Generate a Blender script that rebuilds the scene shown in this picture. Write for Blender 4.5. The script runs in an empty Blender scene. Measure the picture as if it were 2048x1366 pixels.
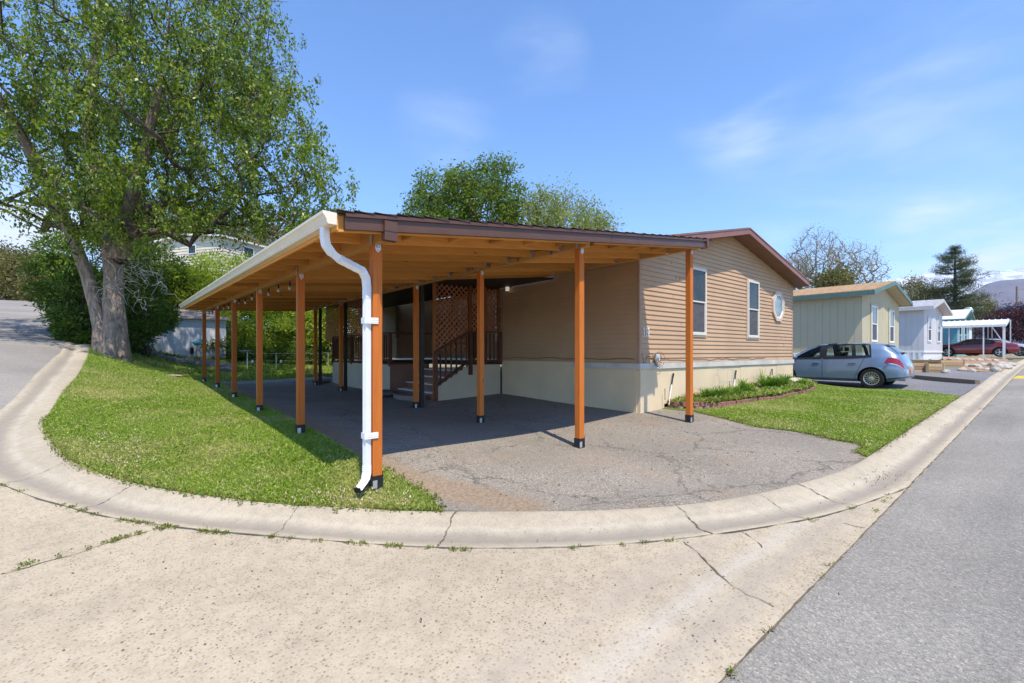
import bpy, bmesh, math, random
import numpy as np
from mathutils import Vector, Matrix
from mathutils.geometry import delaunay_2d_cdt
R = math.radians
random.seed(7); rng = np.random.default_rng(7)
SC = bpy.context.scene
COL = SC.collection
# ------------------------------------------------------------------ camera, sky, sun, exposure
F, CX, YH, CAMH = 921.0, 1024.0, 705.0, 1.62          # focal length / horizon of the 2048 px photograph
ANG = math.atan2(1096, F); S_, C_ = math.sin(ANG), math.cos(ANG)
cd = bpy.data.cameras.new('camera'); cam = bpy.data.objects.new('camera', cd); COL.objects.link(cam)
cd.sensor_width = 36; cd.lens = F / 2048 * 36; cd.shift_y = (YH - 683) / 2048
cd.clip_start = .05; cd.clip_end = 12000
cam.location = (0, 0, CAMH); cam.rotation_euler = (R(90), 0, -math.atan2(C_, S_))
SC.camera = cam
SUN_EL = R(62); SX, SY = -.313, -.95                      # horizontal direction towards the sun
sd = bpy.data.lights.new('sun', 'SUN'); sd.energy = 4.7; sd.angle = R(.5); sd.color = (1, .925, .80)
sun = bpy.data.objects.new('sun', sd); COL.objects.link(sun); sun.location = (-5, -15, 30)
sdir = Vector((SX * math.cos(SUN_EL), SY * math.cos(SUN_EL), math.sin(SUN_EL)))
sun.rotation_euler = sdir.to_track_quat('Z', 'Y').to_euler()
W = bpy.data.worlds.new("World"); SC.world = W; W.use_nodes = True
SC.view_settings.view_transform = 'Standard'; SC.view_settings.look = 'None'
SC.view_settings.exposure = .40; SC.view_settings.gamma = 1
def build_world():
    nt = W.node_tree; n = nt.nodes; l = nt.links; n.clear()
    out = n.new('ShaderNodeOutputWorld'); bg = n.new('ShaderNodeBackground'); bg.inputs[1].default_value = .14
    sky = n.new('ShaderNodeTexSky'); sky.sky_type = 'NISHITA'; sky.sun_disc = False
    sky.sun_elevation = SUN_EL; sky.sun_rotation = math.atan2(SX, SY); sky.altitude = 1400
    sky.air_density = 1.0; sky.dust_density = .3; sky.ozone_density = 2.2
    tc = n.new('ShaderNodeTexCoord')
    mp = n.new('ShaderNodeMapping'); mp.inputs['Scale'].default_value = (1.3, 1.3, 4.5)
    mp.inputs['Rotation'].default_value = (.25, .1, .4)
    no = n.new('ShaderNodeTexNoise'); no.inputs['Scale'].default_value = 2.2; no.inputs['Detail'].default_value = 7
    no.inputs['Roughness'].default_value = .55; no.inputs['Distortion'].default_value = .25
    l.new(tc.outputs['Generated'], mp.inputs[0]); l.new(mp.outputs[0], no.inputs['Vector'])
    def spot(u, v, lo, hi, amp):
        a, b = (u - CX) / F, -(v - YH) / F
        d = Vector((a * S_ + C_, -a * C_ + S_, b)).normalized()
        vm = n.new('ShaderNodeVectorMath'); vm.operation = 'DOT_PRODUCT'; vm.inputs[1].default_value = d
        nz = n.new('ShaderNodeVectorMath'); nz.operation = 'NORMALIZE'
        l.new(tc.outputs['Generated'], nz.inputs[0]); l.new(nz.outputs[0], vm.inputs[0])
        mr = n.new('ShaderNodeMapRange'); mr.interpolation_type = 'SMOOTHSTEP'
        mr.inputs['From Min'].default_value = math.cos(R(lo)); mr.inputs['From Max'].default_value = math.cos(R(hi))
        mr.inputs['To Max'].default_value = amp; l.new(vm.outputs['Value'], mr.inputs['Value'])
        return mr.outputs[0]
    def add(a, b):
        m = n.new('ShaderNodeMath'); m.operation = 'ADD'; l.new(a, m.inputs[0]); l.new(b, m.inputs[1]); return m.outputs[0]
    s = spot(1470, 215, 7, 0, .55)
    for q in ((1850, 130, 20, 2, .17), (1080, 130, 6, 0, .28), (900, 240, 7, 0, .2), (1560, 520, 6, 1, 1.2), (1890, 510, 7, 2, .9), (2080, 560, 8, 1, 1.2), (0, 480, 9, 1, 1.7), (1700, 350, 14, 2, .2)):
        s = add(s, spot(*q))
    mr = n.new('ShaderNodeMapRange'); mr.interpolation_type = 'SMOOTHSTEP'
    mr.inputs['From Min'].default_value = .36; mr.inputs['From Max'].default_value = .78
    l.new(no.outputs['Fac'], mr.inputs['Value'])
    mu = n.new('ShaderNodeMath'); mu.operation = 'MULTIPLY'; mu.use_clamp = True
    l.new(mr.outputs[0], mu.inputs[0]); l.new(s, mu.inputs[1])
    hs = n.new('ShaderNodeHueSaturation'); hs.inputs['Saturation'].default_value = 1.12; hs.inputs['Value'].default_value = 1.3
    gm = n.new('ShaderNodeMixRGB'); gm.blend_type = 'MULTIPLY'; gm.inputs[0].default_value = 1; gm.inputs[2].default_value = (1.10, 1.2, 1.34, 1)
    l.new(sky.outputs[0], gm.inputs[1]); l.new(gm.outputs[0], hs.inputs['Color'])
    mx = n.new('ShaderNodeMixRGB'); mx.inputs[2].default_value = (5.8, 6.4, 7.4, 1)
    l.new(mu.outputs[0], mx.inputs[0]); l.new(hs.outputs[0], mx.inputs[1])
    l.new(mx.outputs[0], bg.inputs[0]); l.new(bg.outputs[0], out.inputs[0])
build_world()
# ------------------------------------------------------------------ terrain height
CTRL = [(x, y, .032 * x + .0208 * y) for x, y in ((5, -3), (5, 2), (5, 4.4), (5.2, 8), (5.4, 12), (5.4, 17), (8, -3), (8, 1.5), (8, 4.4),
        (8, 10), (12, -3), (12, 1.1), (12, 5), (16, -3), (16, 1.1), (16.5, 5.5), (25, -4), (25, 1.1), (25, 8), (2, 0), (0, 0), (-2, 2), (0, 3), (2, 2.5), (-8, -3), (0, -4), (-8, 3), (25, 16), (8, 18))]
CTRL += [(x, y, h + .0208 * y) for x, h in ((35, 1.0), (42, 1.11), (50, 1.24), (70, 1.55)) for y in (-4, 1.1, 9, 20)]
CTRL += [(18.2, 3.9, .42), (19, 6.4, .52), (18.6, 2.9, .48), (18.6, 1.7, .60), (15, 1.7, .505), (22, 1.7, .735), (22, 4, .76), (30, 1.7, .95), (1.92, 4.12, .15), (1.95, 4.5, .25), (1.95, 7.1, .44), (1.95, 9.8, .49), (1.95, 13, .57),
         (1.95, 17.7, .66), (3.3, 26, 1.26), (.5, 26, 1.8), (5, 19.5, .66), (5, 24, 1.05), (9, 24, 1.05), (12, 30, 1.2), (.1, 6.3, .22), (-.26, 6.93, .27),
         (-.65, 8.34, .35), (-1.3, 7.4, .2), (.5, 20, 1.2), (20, 40, 1.8), (50, 45, 2.2), (8, 45, 3.2)]
for yy, h in ((9.96, .5), (12.4, .81), (14.3, 1.065), (17.5, 1.48), (20.5, 1.866), (27, 2.71), (36, 3.9), (48.7, 5.45)):
    for xx in ((-1, -6, -14) if yy > 10 else (-1,)):
        CTRL.append((xx, yy, h))
CTRL += [(-8, 8, .4), (-14, 8, .5)]
_P = np.array(CTRL); _n = len(_P)
def _tk(r2): return .5 * r2 * np.log(r2 + 1e-9)
_K = _tk(((_P[:, None, :2] - _P[None, :, :2]) ** 2).sum(-1)) + np.eye(_n) * .02
_Q = np.c_[np.ones(_n), _P[:, :2]]
_A = np.block([[_K, _Q], [_Q.T, np.zeros((3, 3))]])
_w = np.linalg.solve(_A, np.r_[_P[:, 2], 0, 0, 0])
def Hn(xy):
    xy = np.atleast_2d(np.asarray(xy, float)).copy()
    xy[:, 0] = np.clip(xy[:, 0], -14, 70); xy[:, 1] = np.clip(xy[:, 1], -4, 48.7)
    out = np.empty(len(xy))
    for i in range(0, len(xy), 20000):
        q = xy[i:i + 20000]
        out[i:i + 20000] = _tk(((q[:, None] - _P[None, :, :2]) ** 2).sum(-1)) @ _w[:_n] + _w[_n] + q @ _w[_n + 1:]
    return out
def H(x, y): return float(Hn([(x, y)])[0])
def ray(u, v):
    l = (u - CX) / F; return np.array((l * S_ + C_, -l * C_ + S_, -(v - YH) / F))
def G(u, v, off=0):                    # point of the ground under pixel (u, v)
    d = ray(u, v); ts = np.linspace(.8, 75, 700)
    p = ts[:, None] * d[None]; g = CAMH + p[:, 2] - Hn(p[:, :2]) - off
    k = np.argmax(g < 0); k = max(k, 1)
    t = ts[k - 1] + (ts[k] - ts[k - 1]) * g[k - 1] / (g[k - 1] - g[k] + 1e-12)
    return (d[0] * t, d[1] * t)
def D(u, v, z):
    d = ray(u, v) * z; return Vector((d[0], d[1], CAMH + d[2]))
def onY(u, v, y):
    d = ray(u, v); return Vector(d * (y / d[1])) + Vector((0, 0, CAMH))
def onX(u, v, x):
    d = ray(u, v); return Vector(d * (x / d[0])) + Vector((0, 0, CAMH))
# ------------------------------------------------------------------ materials
MATS = {}
def nodes(name, rough=.8, spec=.3, metal=0):
    m = bpy.data.materials.new(name); m.use_nodes = True; nt = m.node_tree
    b = nt.nodes['Principled BSDF']; b.inputs['Roughness'].default_value = rough
    b.inputs['Specular IOR Level'].default_value = spec; b.inputs['Metallic'].default_value = metal
    MATS[name] = m
    return m, nt, b
def noise(nt, scale, detail=4, vec=None, kind='n', rough=.55, dist=0):
    if kind == 'n':
        t = nt.nodes.new('ShaderNodeTexNoise'); t.inputs['Detail'].default_value = detail; t.inputs['Roughness'].default_value = rough
        t.inputs['Distortion'].default_value = dist
    else:
        t = nt.nodes.new('ShaderNodeTexVoronoi')
        if kind == 'e': t.feature = 'DISTANCE_TO_EDGE'
    t.inputs['Scale'].default_value = scale
    if vec is not None: nt.links.new(vec, t.inputs['Vector'])
    return t
def coords(nt, scale=(1, 1, 1), rot=(0, 0, 0), kind='Object'):
    tc = nt.nodes.new('ShaderNodeTexCoord'); mp = nt.nodes.new('ShaderNodeMapping')
    mp.inputs['Scale'].default_value = scale; mp.inputs['Rotation'].default_value = rot
    nt.links.new(tc.outputs[kind], mp.inputs[0]); return mp.outputs[0]
def ramp(nt, fac, stops):
    r = nt.nodes.new('ShaderNodeValToRGB'); e = r.color_ramp.elements
    while len(e) < len(stops): e.new(.5)
    for k, (p, c) in enumerate(stops):
        e[k].position = p; e[k].color = (*c, 1) if len(c) == 3 else c
    nt.links.new(fac, r.inputs[0]); return r.outputs[0]
def mix(nt, fac, a, b, mode='MIX'):
    m = nt.nodes.new('ShaderNodeMixRGB'); m.blend_type = mode
    for s, v in ((m.inputs[0], fac), (m.inputs[1], a), (m.inputs[2], b)):
        if isinstance(v, (int, float)): s.default_value = v
        elif isinstance(v, tuple): s.default_value = (*v, 1)
        else: nt.links.new(v, s)
    return m.outputs[0]
def bump(nt, b, h, strength=.3, dist=.01):
    n = nt.nodes.new('ShaderNodeBump'); n.inputs['Strength'].default_value = strength; n.inputs['Distance'].default_value = dist
    nt.links.new(h, n.inputs['Height']); nt.links.new(n.outputs[0], b.inputs['Normal'])
def sc(c, k): return tuple(min(1, x * k) for x in c)
def M(name, c, rough=.7, var=.12, scale=4, spec=.3, metal=0, bmp=0, bs=60):
    if name in MATS: return MATS[name]
    m, nt, b = nodes(name, rough, spec, metal); v = coords(nt)
    t = noise(nt, scale, 6, v)
    nt.links.new(ramp(nt, t.outputs[0], [(.3, sc(c, 1 - var)), (.7, sc(c, 1 + var))]), b.inputs['Base Color'])
    if bmp: bump(nt, b, noise(nt, bs, 3, v).outputs[0], bmp, .01)
    return m
def wood(name, c, axis, dark=.6, rough=.6, spec=.25, stretch=.05):
    m, nt, b = nodes(name, rough, spec)
    s = [14, 14, 14]; s[axis] = 14 * stretch
    v = coords(nt, tuple(s))
    t = noise(nt, 1.6, 6, v, dist=1.2); t2 = noise(nt, 7, 3, v)
    col = mix(nt, .5, ramp(nt, t.outputs[0], [(.3, sc(c, dark)), (.5, c), (.72, sc(c, 1.18))]), ramp(nt, t2.outputs[0], [(.35, sc(c, .8)), (.65, sc(c, 1.1))]))
    w = coords(nt, tuple(3.2 if k != axis else 1.3 for k in range(3)))
    kn = noise(nt, 1.5, 0, w, 'v')
    col = mix(nt, ramp(nt, kn.outputs['Distance'], [(.035, (1, 1, 1)), (.075, (0, 0, 0))]), col, sc(c, .3))
    big = noise(nt, .9, 3, coords(nt))
    col = mix(nt, ramp(nt, big.outputs[0], [(.35, (0, 0, 0)), (.7, (.35, .35, .35))]), col, sc(c, .72))
    oi = nt.nodes.new('ShaderNodeObjectInfo'); col = mix(nt, 1, col, ramp(nt, oi.outputs['Random'], [(0, (.66, .64, .6)), (.5, (.92, .92, .92)), (1, (1.12, 1.14, 1.2))]), 'MULTIPLY')
    nt.links.new(col, b.inputs['Base Color']); bump(nt, b, t.outputs[0], .25, .004)
    return m
def leaf(name, cols, rough=.55, trans=.35, spec=.25):
    m, nt, b = nodes(name, rough, spec)
    g = nt.nodes.new('ShaderNodeNewGeometry')
    n_ = len(cols)
    c = ramp(nt, g.outputs['Random Per Island'], [(k / max(1, n_ - 1), q) for k, q in enumerate(cols)])
    big = noise(nt, .7, 3, coords(nt))
    c = mix(nt, .7, c, ramp(nt, big.outputs[0], [(.35, (.62, .62, .6)), (.65, (1, 1, .95))]), 'MULTIPLY')
    nt.links.new(c, b.inputs['Base Color'])
    tr = nt.nodes.new('ShaderNodeBsdfTranslucent'); nt.links.new(mix(nt, 1, c, (1.5, 1.6, .7), 'MULTIPLY'), tr.inputs[0])
    ms = nt.nodes.new('ShaderNodeMixShader'); ms.inputs[0].default_value = trans
    nt.links.new(b.outputs[0], ms.inputs[1]); nt.links.new(tr.outputs[0], ms.inputs[2])
    nt.links.new(ms.outputs[0], nt.nodes['Material Output'].inputs[0]); return m
def m_concrete(name, c, agg=1.0):
    m, nt, b = nodes(name, .9, .2); v = coords(nt)
    n1 = noise(nt, .55, 5, v, rough=.6); n2 = noise(nt, 9, 6, v, rough=.7)
    col = ramp(nt, n1.outputs[0], [(.3, sc(c, .84)), (.52, c), (.75, sc(c, 1.1))])
    col = mix(nt, .6, col, ramp(nt, n2.outputs[0], [(.3, (.72, .70, .68)), (.55, (1, 1, 1)), (.75, (1.08, 1.05, 1))]), 'MULTIPLY')
    v1 = noise(nt, 46, 0, v, 'v'); g1 = ramp(nt, v1.outputs['Color'], [(.0, (.35, .26, .18)), (.3, (.62, .56, .48)), (.6, (.85, .78, .68)), (1, (1.15, 1.1, 1.0))])
    msk = ramp(nt, v1.outputs['Distance'], [(.28, (agg * .75,) * 3), (.42, (0, 0, 0))])
    col = mix(nt, msk, col, mix(nt, 1, col, g1, 'MULTIPLY'))
    n7 = noise(nt, 120, 5, v, rough=.85); col = mix(nt, .75, col, ramp(nt, n7.outputs[0], [(.3, (.62, .58, .52)), (.5, (1, 1, 1)), (.68, (1.22, 1.18, 1.1))]), 'MULTIPLY')
    v2 = noise(nt, 23, 0, mix(nt, .05, v, noise(nt, 30, 2, v).outputs['Color'], 'ADD'), 'v')
    gate = nt.nodes.new('ShaderNodeSeparateColor'); nt.links.new(v2.outputs['Color'], gate.inputs[0]); gsz = nt.nodes.new('ShaderNodeMath'); gsz.operation = 'MULTIPLY_ADD'; gsz.inputs[1].default_value = -.30; nt.links.new(gate.outputs[2], gsz.inputs[0]); nt.links.new(v2.outputs['Distance'], gsz.inputs[2])
    sz = nt.nodes.new('ShaderNodeMath'); sz.operation = 'ADD'; sz.inputs[1].default_value = .24; nt.links.new(gsz.outputs[0], sz.inputs[0])
    col = mix(nt, ramp(nt, sz.outputs[0], [(.08, (.7 * agg,) * 3), (.14, (0, 0, 0))]), col, ramp(nt, v2.outputs['Color'], [(.2, (.08, .06, .05)), (.5, (.28, .2, .13)), (.8, (.5, .46, .42))]))
    st = noise(nt, 1.7, 4, coords(nt, (1, 1, 1), (0, 0, .3)), rough=.7)
    col = mix(nt, ramp(nt, st.outputs[0], [(.56, (0, 0, 0)), (.75, (.45, .45, .45))]), col, sc(c, .66))
    nt.links.new(col, b.inputs['Base Color']); bump(nt, b, mix(nt, .5, n2.outputs[0], v1.outputs['Distance']), .35, .008)
    return m
def m_asphalt(name, c, warm=(1, 1, 1), chip=1.0, cracks=0.0, patch=None):
    m, nt, b = nodes(name, .9, .25); v = coords(nt)
    n1 = noise(nt, .5, 5, v); n2 = noise(nt, 60, 4, v, rough=.8)
    col = ramp(nt, n1.outputs[0], [(.3, sc(c, .82)), (.7, sc(c, 1.15))])
    v1 = noise(nt, 95, 0, v, 'v')
    g = ramp(nt, v1.outputs['Color'], [(.0, (.45, .42, .42)), (.45, (.85, .84, .85)), (.75, (1.15, 1.1, 1.08)), (1, (1.9, 1.8, 1.7))])
    col = mix(nt, chip, col, mix(nt, 1, col, g, 'MULTIPLY'))
    v3 = noise(nt, 38, 0, v, 'v')
    col = mix(nt, ramp(nt, v3.outputs['Distance'], [(.13, (.4 * chip,) * 3), (.24, (0, 0, 0))]), col, mix(nt, 1, col, ramp(nt, v3.outputs['Color'], [(.2, (.5, .45, .42)), (.5, (1.3, 1.2, 1.1)), (.8, (2.2, 2.0, 1.8))]), 'MULTIPLY'))
    if patch:                       # worn crust with gravel showing between patches of smooth asphalt
        n3 = noise(nt, .8, 6, v, rough=.62, dist=.6)
        col = mix(nt, ramp(nt, n3.outputs[0], [(.47, (0, 0, 0)), (.53, (.8, .8, .8))]), col, mix(nt, .8, sc(patch, 1), n2.outputs[0], 'MULTIPLY') if 0 else mix(nt, .5, patch, col))
        n4 = noise(nt, 1.1, 5, coords(nt, (1, 1, 1), (0, 0, 1)), rough=.6)
        col = mix(nt, ramp(nt, n4.outputs[0], [(.55, (0, 0, 0)), (.7, (.6, .6, .6))]), col, (.30, .22, .15))
        v5 = noise(nt, 20, 0, coords(nt, (1, 2.4, 1), (0, 0, .7)), 'v')
        col = mix(nt, ramp(nt, v5.outputs['Distance'], [(.12, (.75,) * 3), (.17, (0, 0, 0))]), col, (.5, .45, .38))
    if cracks:
        wv = mix(nt, .75, v, noise(nt, 1.6, 9, v, rough=.75).outputs['Color'], 'ADD')
        e = noise(nt, .55, 0, wv, 'e'); e2 = noise(nt, 3.6, 0, wv, 'e')
        k2 = noise(nt, .6, 2, v)
        f1 = ramp(nt, e.outputs['Distance'], [(.0, (cracks,) * 3), (.005, (cracks * .5,) * 3), (.011, (0, 0, 0))])
        f1 = mix(nt, 1, f1, ramp(nt, noise(nt, .7, 3, coords(nt, rot=(0, 0, 2))).outputs[0], [(.42, (0, 0, 0)), (.55, (1, 1, 1))]), 'MULTIPLY')
        f2 = mix(nt, 1, ramp(nt, e2.outputs['Distance'], [(.0, (cracks,) * 3), (.03, (0, 0, 0))]), ramp(nt, k2.outputs[0], [(.5, (0, 0, 0)), (.6, (1, 1, 1))]), 'MULTIPLY')
        col = mix(nt, f1, col, (.05, .045, .04)); col = mix(nt, f2, col, (.06, .055, .05))
    nt.links.new(mix(nt, 1, col, warm, 'MULTIPLY'), b.inputs['Base Color'])
    bump(nt, b, mix(nt, .5, n2.outputs[0], v1.outputs['Distance']), .6, .01)
    return m
def m_shingle(name, c, sx=3, sy=7):
    m, nt, b = nodes(name, .95, .15); v = coords(nt)
    br = nt.nodes.new('ShaderNodeTexBrick'); nt.links.new(v, br.inputs['Vector'])
    br.inputs['Scale'].default_value = 1; br.inputs['Brick Width'].default_value = 1 / sx; br.inputs['Row Height'].default_value = 1 / sy
    br.inputs['Mortar Size'].default_value = .012
    br.inputs['Color1'].default_value = (*sc(c, .85), 1); br.inputs['Color2'].default_value = (*sc(c, 1.15), 1); br.inputs['Mortar'].default_value = (*sc(c, .45), 1)
    g = noise(nt, 90, 2, v); nt.links.new(mix(nt, .5, br.outputs[0], ramp(nt, g.outputs[0], [(.3, (.6, .6, .6)), (.7, (1.3, 1.3, 1.3))]), 'MULTIPLY'), b.inputs['Base Color'])
    bump(nt, b, g.outputs[0], .5, .01); return m
def m_paint(name, c, rough=.3):
    m, nt, b = nodes(name, rough, .5, .35); b.inputs['Base Color'].default_value = (*c, 1)
    b.inputs['Coat Weight'].default_value = 1; b.inputs['Coat Roughness'].default_value = .04
    t = noise(nt, 3, 4, coords(nt)); nt.links.new(ramp(nt, t.outputs[0], [(.3, sc(c, .93)), (.7, sc(c, 1.06))]), b.inputs['Base Color']); return m
def m_glass(name, c=(.02, .025, .03), rough=.04, spec=.8):
    m, nt, b = nodes(name, rough, spec); t = noise(nt, 1.3, 5, coords(nt, (1, 1, 1)), rough=.7)
    nt.links.new(ramp(nt, t.outputs[0], [(.35, sc(c, .5)), (.55, c), (.75, sc(c, 2.2))]), b.inputs['Base Color']); return m
m_conc = m_concrete('exposed_aggregate', (.46, .39, .29)); m_kerb = m_concrete('kerb_concrete', (.435, .375, .285), .45)
m_road = m_asphalt('road_asphalt', (.268, .252, .218), chip=.7)
def road_wear():                        # polished wheel lanes, faint stains and patches along the street
    nt = m_road.node_tree; b = nt.nodes['Principled BSDF']; src = b.inputs['Base Color'].links[0].from_socket
    n1 = noise(nt, 1, 5, coords(nt, (.12, 1.1, 1)), rough=.6); c = mix(nt, .8, src, ramp(nt, n1.outputs[0], [(.32, (.78, .78, .79)), (.5, (1, 1, 1)), (.7, (1.16, 1.15, 1.13))]), 'MULTIPLY')
    n2 = noise(nt, .7, 3, coords(nt, (1, 2.2, 1))); c = mix(nt, ramp(nt, n2.outputs[0], [(.66, (0, 0, 0)), (.74, (.4, .4, .4))]), c, (.12, .11, .10)); nt.links.new(c, b.inputs['Base Color'])
road_wear(); m_road2 = m_asphalt('hill_asphalt', (.29, .265, .235), chip=.6)
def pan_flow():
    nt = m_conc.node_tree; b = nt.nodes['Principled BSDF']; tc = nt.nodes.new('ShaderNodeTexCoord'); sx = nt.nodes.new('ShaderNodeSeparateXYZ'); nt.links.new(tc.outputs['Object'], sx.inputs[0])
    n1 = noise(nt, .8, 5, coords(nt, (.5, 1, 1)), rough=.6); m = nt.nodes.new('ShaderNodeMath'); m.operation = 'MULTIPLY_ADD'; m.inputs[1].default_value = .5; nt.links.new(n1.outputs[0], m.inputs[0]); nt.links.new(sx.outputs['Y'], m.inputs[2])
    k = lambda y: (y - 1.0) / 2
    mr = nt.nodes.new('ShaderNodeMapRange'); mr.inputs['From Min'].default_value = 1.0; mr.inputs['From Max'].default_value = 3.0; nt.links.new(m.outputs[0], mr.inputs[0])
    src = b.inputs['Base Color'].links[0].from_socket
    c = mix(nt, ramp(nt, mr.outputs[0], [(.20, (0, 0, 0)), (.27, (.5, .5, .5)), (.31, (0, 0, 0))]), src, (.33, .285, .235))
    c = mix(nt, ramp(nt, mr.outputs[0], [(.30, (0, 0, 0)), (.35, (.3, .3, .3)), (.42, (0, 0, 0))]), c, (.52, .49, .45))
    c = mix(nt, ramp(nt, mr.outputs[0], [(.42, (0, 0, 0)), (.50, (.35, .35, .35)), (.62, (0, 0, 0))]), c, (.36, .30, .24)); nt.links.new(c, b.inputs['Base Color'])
pan_flow()
m_drive = m_asphalt('worn_driveway', (.285, .257, .21), chip=1, cracks=.85, patch=(.22, .195, .165))
m_gravel = m_asphalt('grey_gravel', (.2, .2, .205), chip=1)
m_crack = M('crack_dirt', (.15, .115, .08), .95, .4, 9)
m_dirt = M('bare_dirt', (.30, .22, .14), .95, .3, 6, bmp=.6, bs=40)
def m_soil():
    m, nt, b = nodes('lawn_soil', .95, .1); v = coords(nt)
    n1 = noise(nt, .9, 5, v); n2 = noise(nt, 30, 4, v)
    c = ramp(nt, n1.outputs[0], [(.3, (.07, .12, .02)), (.5, (.12, .17, .03)), (.68, (.26, .22, .09))])
    nt.links.new(mix(nt, .8, c, ramp(nt, n2.outputs[0], [(.3, (.5, .5, .5)), (.7, (1.3, 1.3, 1.3))]), 'MULTIPLY'), b.inputs['Base Color']); return m
m_lawn = m_soil()
def m_grassf(name, a, b_, d):
    m, nt, b = nodes(name, .5, .25); v = coords(nt); g = nt.nodes.new('ShaderNodeNewGeometry')
    c = ramp(nt, g.outputs['Random Per Island'], [(0, a), (.55, b_), (.86, sc(b_, 1.2)), (.93, d), (1, sc(d, 1.3))])
    n1 = noise(nt, .8, 4, v, rough=.65)
    c = mix(nt, ramp(nt, n1.outputs[0], [(.45, (0, 0, 0)), (.68, (.8, .8, .8))]), c, mix(nt, g.outputs['Random Per Island'], (.42, .44, .07), (.70, .60, .30)))
    nt.links.new(c, b.inputs['Base Color'])
    tr = nt.nodes.new('ShaderNodeBsdfTranslucent'); nt.links.new(c, tr.inputs[0])
    ms = nt.nodes.new('ShaderNodeMixShader'); ms.inputs[0].default_value = .3
    nt.links.new(b.outputs[0], ms.inputs[1]); nt.links.new(tr.outputs[0], ms.inputs[2]); nt.links.new(ms.outputs[0], nt.nodes['Material Output'].inputs[0]); return m
m_grass = m_grassf('grass_blades', (.14, .25, .016), (.29, .41, .035), (.62, .56, .27))
PO = (.56, .155, .024); BE = (.64, .31, .085)
w_post = wood('post_wood', PO, 2, .75); w_beam = wood('beam_wood', BE, 1, .7); w_raft = wood('rafter_wood', (.72, .325, .07), 0, .7); w_deck = wood('deck_wood', (.36, .14, .03), 1, .8)  # roof deck wood is darkened to stand in for shade between the rafters
w_brown = wood('brown_wood', (.15, .06, .032), 2, .6); m_latt = M('lattice_wood', (.44, .16, .07), .7, .2, 8)
w_pale = wood('pale_lumber', (.50, .34, .19), 0, .7, .8); w_grey = wood('grey_lumber', (.26, .2, .15), 0, .6, .9)
m_black = M('black_steel', (.02, .02, .022), .5, .3, 10); m_galv = M('galvanised', (.55, .56, .58), .4, .15, 20, metal=.7)
m_fascia = M('brown_fascia', (.105, .05, .032), .4, .12, 3, spec=.4); m_gutter = M('almond_gutter', (.80, .70, .54), .35, .05, 2, spec=.5)
m_white = M('white_paint', (.8, .8, .8), .45, .05, 3); m_offw = M('off_white', (.70, .69, .66), .6, .08, 2)
m_shin = m_shingle('dark_shingle', (.075, .055, .05))
m_glz = m_glass('window_glass', (.03, .035, .03), .05, .35); m_car_glass = m_glass('car_glass', (.03, .045, .05), .02, 1)
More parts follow.
